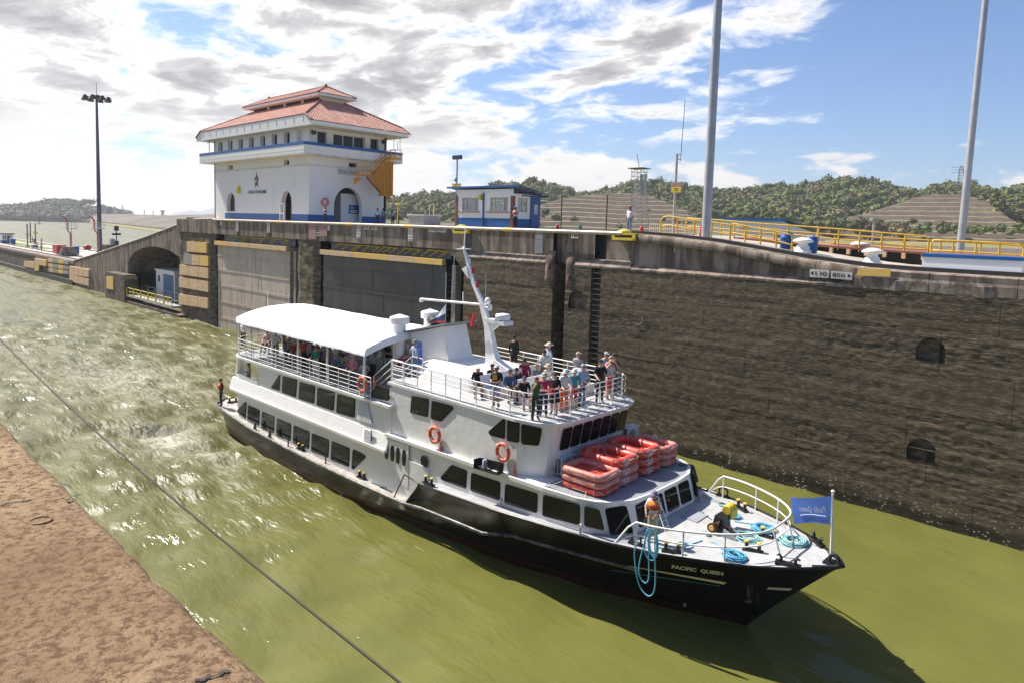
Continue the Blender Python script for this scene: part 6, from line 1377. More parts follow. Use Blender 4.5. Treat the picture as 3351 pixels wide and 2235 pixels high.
q = MB(); q.prism([(-21.3, CY-.3, 8.62), (-20.0, CY-.3, 8.50), (-20.0, CY-.3, 8.68), (-21.0, CY-.3, 8.72)], (0, .6, 0)); q.prism([(-21.2, CY-.08, 8.0), (-20.5, CY-.08, 8.5), (-21.2, CY-.08, 8.55)], (0, .16, 0)); q.build('radar_bracket', 'boat_white', mast)
q = MB(); q.lathe([(.26, 0), (.31, .04), (.33, .18), (.30, .26), (.05, .30)], (-20.35, CY, 8.70), 20); rdm = q.build('radar_dome', 'canvas_white', mast)
text_on('radar_text', 'marine', (-20.62, CY-.31, 8.80), (.34, -.02, 0), (0, 0, .09), 'text_navy', rdm, bold=0, thick=.03)
q = MB(); q.tube([(-22.9, CY, 11.7), (-22.85, CY, 12.6)], .03, 5); q.tube([(-24.1, CY, 9.2), (-24.1, CY, 10.5)], .018, 4); q.tube([(-23.7, CY, 9.2), (-23.55, CY, 11.3)], .015, 4); q.tube([(-21.55, CY+.1, 9.4), (-21.55, CY+.1, 10.6)], .015, 4); q.tube([(-22.9, CY, 9.2), (-22.9, CY, 9.7)], .03, 5); q.build('whip_aerial', 'boat_white', mast, kind=None)
for x, z, mt_ in ((-22.5, 11.0, 'text_white'), (-22.25, 10.6, 'flag_red'), (-21.95, 10.0, 'flag_red')):
    q = MB(); q.lathe([(.07, 0), (.07, .2), (.04, .24)], (x+.08, CY-.12, z), 10); q.build('mast_light', mt_, mast)
q = MB(); q.lathe([(.03, 0), (.04, .15), (.16, .3)], (-21.2, CY-.25, 9.2), 10, axis='x'); q.ell((-21.2, CY-.1, 9.45), .14, .14, .16); q.build('horn', 'boat_white', mast)
q = MB(); q.box(-23.1, -22.75, CY-.3, CY+.3, 11.62, 11.66); q.prism([(-22.95, CY-.1, 10.75), (-22.5, CY-.1, 10.35), (-22.6, CY-.1, 10.9)], (0, .2, 0)); q.build('spreader', 'boat_white', mast)
# ensign and courtesy flags
def flag(name, label, P, mts, nu=14, nv=8, amp=.06, parent=None, fn=None):
    tl, tr, br, bl = [Vector(p) for p in P]; n = (tr-tl).cross(bl-tl).normalized(); G = []
    for i in range(nu+1):
        row = []
        for j in range(nv+1):
            u, v_ = i/nu, j/nv; p = tl.lerp(tr, u).lerp(bl.lerp(br, u), v_); row.append(p+n*(amp*u*math.sin(5.5*u+2.0*v_))+Vector((0, 0, -.03*u*math.sin(3*v_+4*u))))
        G.append(row)
    q = MB(); q.grid(G, True); o = q.build(name, mts, parent)
    if len(mts) > 1:
        for p_ in o.data.polygons:
            c_ = p_.index; i, j = divmod(c_, nv); p_.material_index = fn(i/nu, j/nv)
    if label: tag(o, label, 'flag')
    return o, G
FP = thing('flagpole', 'short white flagpole at the bow', 'flagpole', (-6.42, CY, 3.0))
q = MB(); q.tube([(-6.42, CY, 2.98), (-6.50, CY, 5.15)], .035, 6); q.ell((-6.50, CY, 5.18), .06, .06, .05); q.build('pole', 'boat_white', FP)
q = MB(); q.tube([(-6.46, CY-.05, 3.1), (-6.5, CY-.06, 5.1)], .008, 4); q.build('halyard', 'rope_white', FP)
fo_, G = flag('flag', 'blue flag with white script flying from the bow pole', [(-6.50, CY-.02, 5.05), (-7.72, CY-.10, 4.62), (-7.50, CY-.10, 3.92), (-6.44, CY-.02, 4.20)], ['flag_blue'])
def onflag(u, v_):
    # lettering seen through the cloth, so it reads mirrored from this side
    uu = 0.16+0.66*u; vv = 0.62-0.28*v_+0.0*u; i = min(int(uu*14), 13); j = min(int(vv*8), 7); fu, fv = uu*14-i, vv*8-j
    p = (G[i][j]*(1-fu)+G[i+1][j]*fu)*(1-fv)+(G[i][j+1]*(1-fu)+G[i+1][j+1]*fu)*fv; return p+Vector((.0, -.014, .004))
text_on('flag_script', 'Pacific Queen', (0,0,0), (1,0,0), (0,0,1), 'text_white', fo_, shear=.35, bold=.0, fn=onflag)
q = MB(); pts = [onflag(u, -.35+.12*math.sin(3*u)) for u in np.linspace(.0, 1, 12)]; q.tube(pts, .008, 4); q.build('flag_underline', 'text_white', fo_)
flag('flag', 'small white and navy flag behind the funnel', [(-24.05, CY, 9.05), (-24.75, CY, 8.35), (-25.3, CY, 8.0), (-24.1, CY, 8.15)], ['text_white', 'flag_navy', 'flag_red'], fn=lambda u, v_: 0 if v_ < .42 else (1 if v_ < .86 else 2))
flag('flag', 'tiny red flag hanging on the mast', [(-22.05, CY-.3, 8.75), (-21.75, CY-.3, 8.95), (-21.85, CY-.3, 8.3), (-22.1, CY-.3, 8.2)], ['flag_red'])
q = MB(); q.tube([(-24.08, CY, 7.9), (-24.05, CY, 9.2)], .015, 4); q.build('flag_halyard', 'rope_white', BO_)
q = MB(); q.tube([(-37.3, CY-2.0, 6.9), (-37.4, CY-2.0, 8.75)], .025, 5, r2=.012); q.build('whip_aerial', 'boat_white', BO_)
# ---------------------------------------------------------------- fittings on the boat
def lring(px, fn, y, lab): 
    c_ = PV(*fn(*px), y); return life_ring(c_, (0, -1, 0), .30, .075, lab)
lring((698, 382), Z2, CY-3.2, 'orange life ring on the white side below the twin dark windows'); lring((1397, 560), Z2, CY-3.2, 'orange life ring on the white side under the bridge windows'); lring((1588, 962), Z6, CY-3.3, 'orange life ring on the upper deck rail near the canopy corner')
for (x, y, fn, yy, nm) in ((763, 500, Z2, CY-3.12, 'beside the ring under the twin windows'), (1520, 742, Z2, CY-3.12, 'beside the bridge life ring'), (1708, 938, Z6, CY-3.1, 'beside the canopy corner ring')):
    p = PV(*fn(x, y), yy); T = thing('ring_light', 'small red floating light hanging %s' % nm, 'lamp', p); q = MB(); q.lathe([(.03, -.22), (.06, -.2), (.07, -.05), (.03, 0), (.025, .2)], p, 8); q.build('float', 'ring_orange', T); q = MB(); q.tube([p+Vector((0, .03, .05)), p+Vector((0, .03, .28))], .012, 4); q.build('bracket', 'black_paint', T)
# lamp box on the boat deck edge
T = BO_; P = [PV(*Z2(*c_), CY-3.2) for c_ in ((1150, 700), (1395, 770), (1402, 672), (1152, 615))]
q = MB(); q.prism(P, (0, .04, 0)); q.prism([P[0], P[0]+Vector((0, -.28, 0)), P[3]+Vector((0, -.28, 0)), P[3]], (.03, 0, 0)); q.prism([P[1], P[1]+Vector((0, -.28, 0)), P[2]+Vector((0, -.28, 0)), P[2]], (.03, 0, 0)); q.prism([P[0], P[1], P[1]+Vector((0, -.28, 0)), P[0]+Vector((0, -.28, 0))], (0, 0, -.03)); lb = q.build('lamp_screen', 'black_paint', BO_)
c_ = PV(*Z2(1212, 680), CY-3.33); q = MB(); q.lathe([(.10, -.14), (.10, .12), (.06, .17)], c_, 12); q.build('side_lamp', 'galv', lb)
# air conditioners
def aircon(x, y, z, lab):
    T = thing('air_conditioner', lab, 'air conditioner', (x, y, z)); q = MB(); q.box(x-.38, x, y-.85/2, y+.85/2, z+.06, z+.68); q.build('case', 'plastic_grey', T)
    q = MB()
    for yy in (-.3, .3): q.box(x-.36, x-.02, y+yy-.05, y+yy+.05, z, z+.06)
    q.build('feet', 'steel_dark', T)
    q = MB(); q.lathe([(.25, 0), (.25, .015), (.2, .02)], (x, y-.08, z+.36), 20, axis='x'); q.build('fan_grille', 'grille', T)
    for i in range(7):
        for j in range(2): q = MB(); q.box(x-.34+j*.16, x-.22+j*.16, y-.435, y-.424, z+.12+i*.078, z+.175+i*.078); q.build('vent_slot', 'black_paint', T)
    q = MB(); q.lathe([(.045, 0), (.045, .01)], (x+.003, y+.33, z+.55), 12, axis='x'); q.build('maker_dot', 'flag_red', T)
    text_on('maker_mark', 'LG', (x+.004, y+.27, z+.40), (0, .12, 0), (0, 0, .07), 'steel_dark', T, thick=.004)
aircon(-15.15, 19.35, 3.74, 'boxy white air conditioner beside the nearest raft stack'); aircon(-15.2, 24.0-.4, 4.0, 'white air conditioner at the far side behind the rafts')
q = MB(); q.box(-15.6, -15.2, 23.15, 24.05, 3.7, 4.0); q.build('unit_plinth', 'boat_white', BO_)
# life rafts in four stacks
def raft(x, y, z, lx, ly, r_, lab, faded, txt=True, rz=0):
    T = thing('life_raft', lab, 'life raft', (x, y, z), 'life rafts stacked on the boat deck'); mt = 'raft_faded' if faded else 'raft_red'
    path = [(a, b_) for a, b_ in rrect(-lx/2+r_, lx/2-r_, -ly/2+r_, ly/2-r_, .20 if faded else .26, 4)]
    def W(a, b_, c_=0): ca, sa = math.cos(rz), math.sin(rz); return Vector((x+a*ca-b_*sa, y+a*sa+b_*ca, z+r_+c_))
    q = MB(); q.tube([W(a, b_) for a, b_ in path], r_, 12, closed=True); q.build('tube', mt, T)
    q = MB(); q.add([W(a*.9, b_*.9, -r_*.55) for a, b_ in path], [tuple(range(len(path)))]); q.build('floor', 'raft_red', T)
    q = MB(); n = len(path); k = 0; pts = []
    for i in range(n*3):
        a0 = path[(i//3) % n]; a1 = path[(i//3+1) % n]; f_ = (i % 3)/3; a, b_ = lerp(a0[0], a1[0], f_), lerp(a0[1], a1[1], f_); L_ = math.hypot(a, b_); o = 1+(r_+.012)/L_*.92
        pts.append(W(a*o, b_*o, r_*(.15+.45*math.sin(i*.55))))
    q.tube(pts, .010, 4, closed=True); q.build('grab_line', 'rope_white', T)
    for a, b_ in ((-lx*.25, 1), (lx*.05, 1), (lx*.33, 1), (-lx*.25, -1), (lx*.05, -1), (lx*.33, -1)):
        q = MB(); yy = b_*(ly/2-r_); q.tube([W(a, yy+(r_+.006)*math.cos(t_), (r_+.006)*math.sin(t_)) for t_ in np.linspace(0, 2*math.pi, 13)[:-1]], .009, 4, closed=True); q.build('lashing', 'rope_white', T)
    for b_ in (-.2, .25): q = MB(); q.tube([W(lx/2-r_+(r_+.006)*math.cos(t_), b_*ly, (r_+.006)*math.sin(t_)) for t_ in np.linspace(0, 2*math.pi, 13)[:-1]], .014, 4, closed=True); q.build('strap', 'rope_white', T)
    if txt:
        for k, (s_, w) in enumerate((('PACIFIC QUEEN', .50), ('PANAMA', .30), ('25PAX', .26))):
            zz = .07-.085*k
            def fn(u, v_, w=w, zz=zz): h_ = zz+v_*.06; return W(lx/2-r_+math.sqrt(max(r_*r_-h_*h_, 0))+.008, -ly*.10+(u-.5)*w-.12, h_)
            text_on('marking', s_, (0,0,0), (1,0,0), (0,0,1), 'text_white', T, bold=.02, fn=fn)
lv = ('bottom', 'middle', 'topmost')
for k in range(3): raft(-13.87, 18.93, 3.74+k*.255, 1.85, 1.38, .128, ('%s raft of the nearest low stack, %s' % (lv[k], ('bright red', 'faded pink-red', 'sun-bleached with white netting')[k])), k > 0, False, .05)
for k in range(3): raft(-14.0, 20.18, 3.74+k*.335, 1.95, 1.5, .168, '%s raft of the second stack from the camera, behind the low one' % lv[k], k < 2, True, .0)
for k in range(3): raft(-14.0, 21.72, 3.74+k*.335, 1.95, 1.45, .168, '%s raft of the third stack from the camera' % lv[k], False, True, .0)
for k in range(3): raft(-13.9, 23.05, 3.74+k*.27, 1.75, 1.15, .135, '%s raft of the farthest stack beside the lock wall' % lv[k], True, False, .0)
for k, (a, b_) in enumerate((((-14.9, 17.85, 3.75), (-13.2, 20.2, 4.75)), ((-13.4, 18.0, 3.75), (-14.6, 20.4, 4.75)), ((-12.7, 19.75, 3.75), (-14.8, 20.6, 4.78)))):
    q = MB(); q.tube([a, b_], .011, 4); tag(q.build('lashing_rope', 'rope_white', None), 'thin white rope tying down the rafts, %s' % ('aft over the low stack', 'forward over the low stack', 'over the second stack')[k], 'rope', 'raft lashings')
T = thing('hose_coil', 'small green hose coil on the grey roof by the far rafts', 'hose', (-12.75, 23.4, 3.74)); q = MB(); q.tube([(-12.75+.16*math.cos(t_), 23.4+.16*math.sin(t_), 3.76+.004*t_) for t_ in np.linspace(0, 12, 50)], .014, 4); q.build('hose', cloth((.05, .12, .08)), T)
# ---- fore deck
def twin_bollard(c, ang, lab, l=.62, h_=.30, grp='twin bollards on the boat', capm='bollard_yellow', z=None):
    c = Vector(c); T = thing('twin_bollard', lab, 'bollard', c, grp); d = Vector((math.cos(ang), math.sin(ang), 0)); s_ = Vector((-d.y, d.x, 0))
    q = MB(); q.prism([c-d*l/2-s_*.09, c+d*l/2-s_*.09, c+d*l/2+s_*.09, c-d*l/2+s_*.09], (0, 0, .07)); q.build('base', 'black_paint', T)
    for k in (-1, 1):
        p = c+d*(k*l*.30); q = MB(); q.lathe([(.06, .05), (.06, h_-.02)], p, 10); q.build('post', 'black_paint', T); q = MB(); q.lathe([(.075, h_-.02), (.08, h_+.01), (.06, h_+.03)], p, 10); q.build('cap', capm, T)
def fdk(px, dz=0): p = PZ(*Z3(*px), 2.75); p = PZ(*Z3(*px), zd(min(p.x, -6.3))-.02); p.z += dz; return p
twin_bollard(fdk((565, 875)), .45, 'twin bollard with yellow caps beside the crewman on the near bow'); twin_bollard(fdk((1320, 865)), .3, 'twin bollard in front of the near rope coil at the bow'); twin_bollard(fdk((1465, 740)), .05, 'twin bollard among the rope coils in the middle of the bow'); twin_bollard(fdk((1215, 475)), -.5, 'twin bollard by the far bow rail')
def sdk(px, fn=Z1): p = PZ(*fn(*px), 1.0); p.z = zd(p.x)-.06; return p
twin_bollard(sdk((890, 1010)), .05, 'twin bollard with yellow caps on the narrow side deck amidships'); twin_bollard(sdk((1515, 1300)), .02, 'twin bollard with yellow caps ahead of the side door'); p = PZ(*Z2(635, 890), 2.25); twin_bollard((p.x, p.y, 2.24), .0, 'twin bollard at the step of the raised side deck'); twin_bollard((-41.3, CY-2.3, 1.36), 1.3, 'twin bollard on the stern deck beside the crewman')
for (px, lab) in (((228, 800), 'black chock ring on the near bow edge'), ((1040, 355), 'black chock ring on the far bow edge')):
    p = fdk(px); T = thing('mooring_chock', lab, 'chock', p); q = MB(); q.box(p.x-.24, p.x+.24, p.y-.09, p.y+.09, p.z, p.z+.07); q.build('chock_base', 'black_paint', T); q = MB(); q.tube([(p.x+.02+a, p.y, p.z+.05+b_) for a, b_ in rrect(-.17, .17, .0, .30, .12, 4)], .035, 7, closed=True); q.build('chock_ring', 'black_paint', T)
for (px, ang, lab) in (((1920, 790), -.75, 'black twin-hook cleat on the far side of the bow tip'), ((1650, 1000), .22, 'black twin-hook cleat on the near side of the bow tip')):
    p = fdk(px); T = thing('hook_cleat', lab, 'cleat', p); d = Vector((math.cos(ang), math.sin(ang), 0)); s_ = Vector((-d.y, d.x, 0))
    q = MB(); q.prism([p-d*.36-s_*.10, p+d*.36-s_*.10, p+d*.36+s_*.10, p-d*.36+s_*.10], (0, 0, .10)); q.build('cleat_base', 'black_paint', T)
    for k in (-1, 1): c_ = p+d*(.2*k); q = MB(); q.tube([c_+Vector((0, 0, .08)), c_+Vector((0, 0, .22)), c_+d*(.06*k)+Vector((0, 0, .29)), c_+d*(.13*k)+Vector((0, 0, .25))], [.05, .045, .04, .025], 7); q.build('hook', 'black_paint', T)
T = thing('bow_roller', 'black bow chock at the very tip of the boat', 'chock', (-6.35, CY, 3.02)); q = MB(); q.tube([(-6.30+.14*math.cos(t_), CY-.1, 3.17+.17*math.sin(t_)) for t_ in np.linspace(0, 2*math.pi, 17)[:-1]], .05, 7, closed=True); q.build('roller_ring', 'black_rubber', T); q = MB(); q.box(-6.6, -6.2, CY-.2, CY+.2, 3.0, 3.06); q.build('roller_base', 'black_paint', T)
def coil(c, r_, n, rope, mt, lab, seed):
    rr_ = random.Random(seed); T = thing('rope_coil', lab, 'rope', c, 'rope coils on the bow'); q = MB()
    pts = []
    for k in range(n):
        rx = r_*rr_.uniform(.55, 1.0); ry_ = rx*rr_.uniform(.75, 1.0); ox, oy = rr_.uniform(-.3, .3)*r_*.6, rr_.uniform(-.3, .3)*r_*.6; z = c[2]+rope+k*rope*.42
        for i in range(22): t_ = 2*math.pi*i/22; pts.append((c[0]+ox+rx*math.cos(t_), c[1]+oy+ry_*math.sin(t_), z+rope*.42*i/22+rr_.uniform(-.006, .006)))
    q.tube(pts, rope, 5); q.build('rope', mt, T)
coil(fdk((1150, 925)), .40, 13, .021, 'rope_blue', 'bright blue rope coil by the near bow rail', 1); coil(fdk((1700, 790)), .42, 13, .021, 'rope_teal', 'pale teal rope coil nearest the bow tip', 2); coil(fdk((1280, 750)), .40, 11, .021, 'rope_teal', 'pale teal rope coil in front of the winch', 3); coil(fdk((1425, 665)), .40, 10, .021, 'rope_blue', 'blue rope coil behind the middle bollard', 4); coil(fdk((1145, 550)), .24, 9, .021, 'rope_blue', 'blue rope coil behind the yellow winch motor', 5)
def rope_run(pix, lab, mt='rope_blue', r_=.020, z=None):
    P = [fdk(p_, .025) if z is None else p_ for p_ in pix]; T = []
    for i in range(len(P)-1):
        for k in range(5): T.append(P[i].lerp(P[i+1], k/5))
    T.append(P[-1]); q = MB(); q.tube(smooth3(T), r_, 6); tag(q.build('rope', mt, None), lab, 'rope')
def smooth3(P):
    P = [Vector(p) for p in P]
    for _ in range(3): P = [P[0]]+[(P[i-1]+P[i]*2+P[i+1])/4 for i in range(1, len(P)-1)]+[P[-1]]
    return P
rope_run([(440, 830), (520, 850), (580, 880), (680, 870), (660, 830), (590, 800), (640, 780), (740, 800), (770, 830), (700, 850), (640, 830), (760, 800), (850, 770)], 'blue rope looping over the deck beside the near bollard')
rope_run([(1150, 590), (1240, 605), (1330, 615), (1400, 640)], 'blue rope leading from the motor to the coils'); rope_run([(930, 780), (990, 800), (1020, 840), (1060, 860)], 'blue rope end running to the near coil')
# rope held by the crewman, looped over the side
def over(pix, yv=CY-3.16): return smooth3([p for a, b_ in zip(pix, pix[1:]) for p in [PV(*Z3(lerp(a[0], b_[0], k/4), lerp(a[1], b_[1], k/4)), yv) for k in range(4)]])
T = thing('hanging_rope', 'bright blue rope hanging in loops over the near bow', 'rope', PV(*Z3(380, 900), CY-3.16))
for pl in ([(235, 795), (215, 870), (222, 980), (240, 1100), (270, 1210), (345, 1292), (398, 1262), (416, 1150), (410, 940), (405, 700)], [(335, 660), (300, 820), (262, 970), (255, 1070), (290, 1145), (330, 1165), (356, 1120), (350, 900), (345, 700)],
           [(350, 650), (315, 760), (310, 860), (340, 930), (390, 955), (420, 920), (425, 800), (415, 680)], [(400, 655), (362, 720), (358, 820), (385, 900), (430, 905), (440, 840), (430, 720), (415, 665)], [(380, 650), (345, 720), (352, 860), (400, 935), (436, 900), (432, 740), (400, 650)]):
    q = MB(); q.tube(over(pl), .021, 6); q.build('loop', 'rope_blue', T)
# hatch, ladder, vents
P = [fdk(c_) for c_ in ((640, 545), (800, 605), (905, 535), (740, 480))]; T = thing('deck_hatch', 'flat grey steel hatch cover on the fore deck', 'hatch', P[0]); q = MB(); q.prism(P, (0, 0, .05)); q.build('cover', 'grey_paint', T)
for a, b_ in ((0, .3), (0, .7)): p = P[3].lerp(P[2], b_); q = MB(); q.box(p.x-.04, p.x+.04, p.y-.03, p.y+.03, p.z+.03, p.z+.09); q.build('hinge', 'grey_paint', T)
T = thing('ladder', 'white aluminium ladder leaning on the cabin front', 'ladder', fdk((510, 680))); A0, A1 = fdk((507, 682)), fdk((548, 660)); B0 = PPL(*Z3(383, 330), (-12.05, CY, 3.6), (1, 0, .3)); B1 = B0+(A1-A0)
for a, b_ in ((A0, B0), (A1, B1)): q = MB(); q.tube([a, b_+(b_-a)*.02], .02, 6); q.build('rail', 'boat_white', T)
for k in range(6): q = MB(); q.tube([A0.lerp(B0, (k+.7)/6.4), A1.lerp(B1, (k+.7)/6.4)], .014, 5); q.build('rung', 'boat_white', T)
for px in ((822, 400), ):
    p = fdk(px); q = MB(); q.lathe([(.05, 0), (.05, .22), (.075, .24), (.075, .42), (.03, .45)], p, 10); q.build('deck_vent', 'grey_paint', BO_)
for (x, y) in ((1378, 1130), (2192, 1338)):
    p = PV(*Z2(x, y), CY-3.25); p.z = zd(p.x)-.03; q = MB(); q.tube([p, p+Vector((0, 0, .26)), p+Vector((0.03, -.03, .36)), p+Vector((.08, -.06, .36)), p+Vector((.12, -.08, .28))], .035, 7); q.build('goose_vent', 'grey_paint', BO_)
for sgn in (-1, 1): q = MB(); q.grid([[(x, CY+sgn*3.17, zd(x)-.028), (x, CY+sgn*3.30, zd(x)-.024)] for x in np.linspace(-20.9, -13.2, 14)][::sgn]); q.build('waterway', 'grey_paint', BO_)
q = MB(); q.add([(x, y, zd(x)-.022) for x, y in ((-13.0, CY-3.05), (-11.2, CY-2.9), (-10.9, CY-.2), (-11.0, CY+2.6), (-13.0, CY+3.0))], [(0,1,2,3,4)]); q.build('deck_patch', 'deck_grey', BO_)
# winch
c = fdk((985, 690)); T = thing('winch', 'black and yellow anchor winch with motor on the fore deck', 'winch', c); z = c.z
q = MB(); q.prism([(c.x-.20, c.y-.05, z), (c.x+.32, c.y-.05, z), (c.x+.24, c.y-.05, z+.55), (c.x-.08, c.y-.05, z+.60)], (0, .45, 0)); q.build('gear_case', 'black_paint', T)
q = MB(); q.box(c.x-.05, c.x+.30, c.y+.40, c.y+.85, z+.42, z+.70); q.lathe([(.14, -.25), (.16, -.2), (.16, .2), (.10, .26)], (c.x+.12, c.y+.62, z+.70), 14, axis='y'); q.build('motor', 'bollard_yellow', T)
q = MB(); q.lathe([(.17, -.06), (.17, .0), (.11, .02), (.11, .05), (.04, .08)], (c.x-.05, c.y-.22, z+.22), 16, axis='y'); q.build('drum', 'engine', T)
q = MB(); q.lathe([(.09, -.02), (.09, .03), (.03, .05)], (c.x-.05, c.y-.30, z+.24), 14, axis='y'); q.build('flywheel', 'timber_yellow', T)
for k in range(5): q = MB(); q.tube([(c.x-.15+.05*k, c.y-.12, z+.1), (c.x-.05+.05*k, c.y-.15, z+.35+.04*k), (c.x+.1, c.y, z+.4)], .016, 5); q.build('engine_pipe', 'engine', T)
for dy in (-.25, .12): q = MB(); q.prism([(c.x+.32, c.y+dy, z), (c.x+.85, c.y+dy, z), (c.x+.80, c.y+dy, z+.10), (c.x+.34, c.y+dy, z+.30)], (0, .10, 0)); q.build('chain_guide', 'grey_paint', T)
q = MB(); q.tube([(c.x+.3, c.y-.05, z+.36), (c.x+.9, c.y-.02, z+.14)], .03, 6); q.tube([(c.x-.22, c.y+.05, z+.35), (c.x-.38, c.y, z+.45)], .015, 5); q.build('chain', 'engine', T)
q = MB(); q.tube([(c.x-.1+.14*math.cos(t_), c.y+.55+.14*math.sin(t_), z+.74+.004*t_) for t_ in np.linspace(0, 16, 50)], .014, 4); q.build('line_heap', 'rope_teal', T)
q = MB(); q.lathe([(.09, 0), (.10, .12), (.085, .12), (.08, .02)], (c.x-.12, c.y-.45, z), 12); tag(q.build('paint_pot', 'plastic_grey', None), 'small grey pot beside the winch', 'pot')
# side-deck gear
q = MB(); A0 = sdk((1905, 1500)); A0.y = CY-3.7; B0 = PV(*Z1(1955, 1260), CY-3.7); C0 = PV(*Z1(2112, 1356), CY-3.7); q.tube([A0, B0, C0], .03, 6); q.build('gate_rail', 'black_paint', BO_)
for x, y in ((420, 820), (572, 895)):
    p = sdk((x, y)); q = MB(); q.prism([(p.x-.22, p.y, p.z), (p.x+.12, p.y, p.z), (p.x+.05, p.y, p.z+.42), (p.x-.05, p.y, p.z+.40)], (0, .05, 0)); q.build('fender_bracket', 'black_paint', BO_)
for x, y in ((762, 975), (1147, 1145)):
    p = sdk((x, y)); q = MB(); q.lathe([(.06, 0), (.035, .05), (.035, .38), (.05, .42)], p, 8); q.build('deck_stub', 'black_paint', BO_)
T = thing('rope_coil', 'grey-blue rope heap lying on the side deck by the door', 'rope', sdk((1640, 1350)), 'rope coils on the bow'); q = MB(); pts = []
rr_ = random.Random(8); p = sdk((1640, 1340)); p.y = max(p.y, CY-3.65)
for i in range(70): t_ = i*.45; pts.append((p.x+.34*math.cos(t_)*rr_.uniform(.7, 1)+i*.012, p.y+.16*math.sin(t_), 1.05+.0012*i))
q.tube(smooth3(pts), .02, 5); q.build('rope', cloth((.20, .26, .28)), T)
del T['group']
q = MB(); p = sdk((1770, 1430)); q.box(p.x-.5, p.x+.4, p.y-.02, p.y+.35, 1.03, 1.045); tag(q.build('door_mat', 'black_rubber', None), 'dark coarse mat on the side deck by the door', 'mat')
# trash can and white seats, plastic chairs
p = PZ(*Z6(1660, 905), 4.81); T = thing('trash_bin', 'black round bin on the upper deck beside the stair', 'bin', p); q = MB(); q.lathe([(.27, 0), (.33, .62), (.35, .64), (.35, .70)], p, 16); q.build('bin_body', 'black_rubber', T); q = MB(); q.lathe([(.36, .68), (.30, .76), (.12, .78)], p, 16); q.build('bin_bag', 'black_paint', T)
CH0 = thing('plastic_chair', '', 'chair', (0, 0, 0), 'cream plastic chairs on the upper deck')
q = MB(); P = []
for j in range(9):
    t_ = j/8; 
    if t_ < .5: yy, zz = .22-.44*(t_*2), .44-.03*math.sin(t_*2*math.pi)
    else: yy, zz = -.22-.10*(t_-.5)*2, .44+.42*(t_-.5)*2
    P.append([((-.21+.42*k/4)*(1 if t_ < .8 else .9), yy+.03*abs(k-2)*(t_ > .45)*.5, zz+.012*abs(k-2)) for k in range(5)])
q.grid(P, True); q.grid([[(a, b_, c_-.012) for a, b_, c_ in r_] for r_ in P][::-1], True); q.build('shell', 'plastic_cream', CH0)
for sx_ in (-1, 1):
    for sy_ in (-1, 1): q = MB(); q.tube([(sx_*.12, sy_*.10, .43), (sx_*.19, sy_*.19, 0)], .013, 5); q.build('leg', 'black_paint', CH0)
_first = [True]
def chair(x, y, face, lab, z=4.81):
    rz = math.atan2(-face[0], face[1])
    if _first[0]: o = CH0; _first[0] = False; o.location = (x, y, z); o.rotation_euler = (0, 0, rz); o['label'] = lab; return o
    return copy_tree(CH0, (x, y, z), None, lab, rz)
nm_ = ['first', 'second', 'third', 'fourth', 'fifth', 'sixth', 'seventh', 'eighth']
for i, (x, y) in enumerate(((1765, 700), (1690, 672), (1610, 655), (1540, 635))): p = PZ(*Z6(x, y), 5.25); chair(p.x, p.y, (-.9, -.4), 'empty cream plastic chair, %s from the white ventilator in the front row' % nm_[i])
for i, (x, y) in enumerate(((1480, 625), (1410, 610), (1340, 600))): p = PZ(*Z6(x, y), 5.25); chair(p.x, p.y, (-.9, -.4), 'empty cream plastic chair, %s from the ventilator in the row behind' % nm_[i])
def bench(pts, h0, hb_, lab, tilt):
    a, b_ = Vector(pts[0]), Vector(pts[1]); d = (b_-a).normalized(); s_ = Vector((d.y, -d.x, 0)); T = thing('white_bench', lab, 'bench', a.lerp(b_, .5), 'white benches on the sun deck')
    q = MB(); q.prism([a, a+s_*.48, a+s_*.48+Vector((0,0,h0)), a+Vector((0,0,h0))], b_-a); q.build('seat', 'boat_white', T)
    q = MB(); q.prism([a+Vector((0,0,h0)), a+Vector((0,0,h0))+s_*.05, a+Vector((0,0,hb_))-s_*(tilt-.05), a+Vector((0,0,hb_))-s_*tilt], b_-a); q.build('backrest', 'boat_white', T)
bench([(-19.5, 19.0, 5.8), (-19.5, 20.8, 5.8)], .40, .92, 'white bench in front of the mast, near half', .12); bench([(-19.5, 21.1, 5.8), (-19.5, 23.0, 5.8)], .40, .92, 'white bench in front of the mast, far half', .12); bench([(-18.0, 19.6, 5.8), (-18.0, 21.4, 5.8)], .40, .92, 'white bench in the middle of the sun deck', .12)
bench([(-17.6, 21.8, 5.8), (-17.6, 23.4, 5.8)], .40, .92, 'white bench by the far rail of the sun deck', .12); bench([(-16.7, 19.9, 5.8), (-16.7, 21.6, 5.8)], .40, .9, 'white bench nearest the front rail', .12)
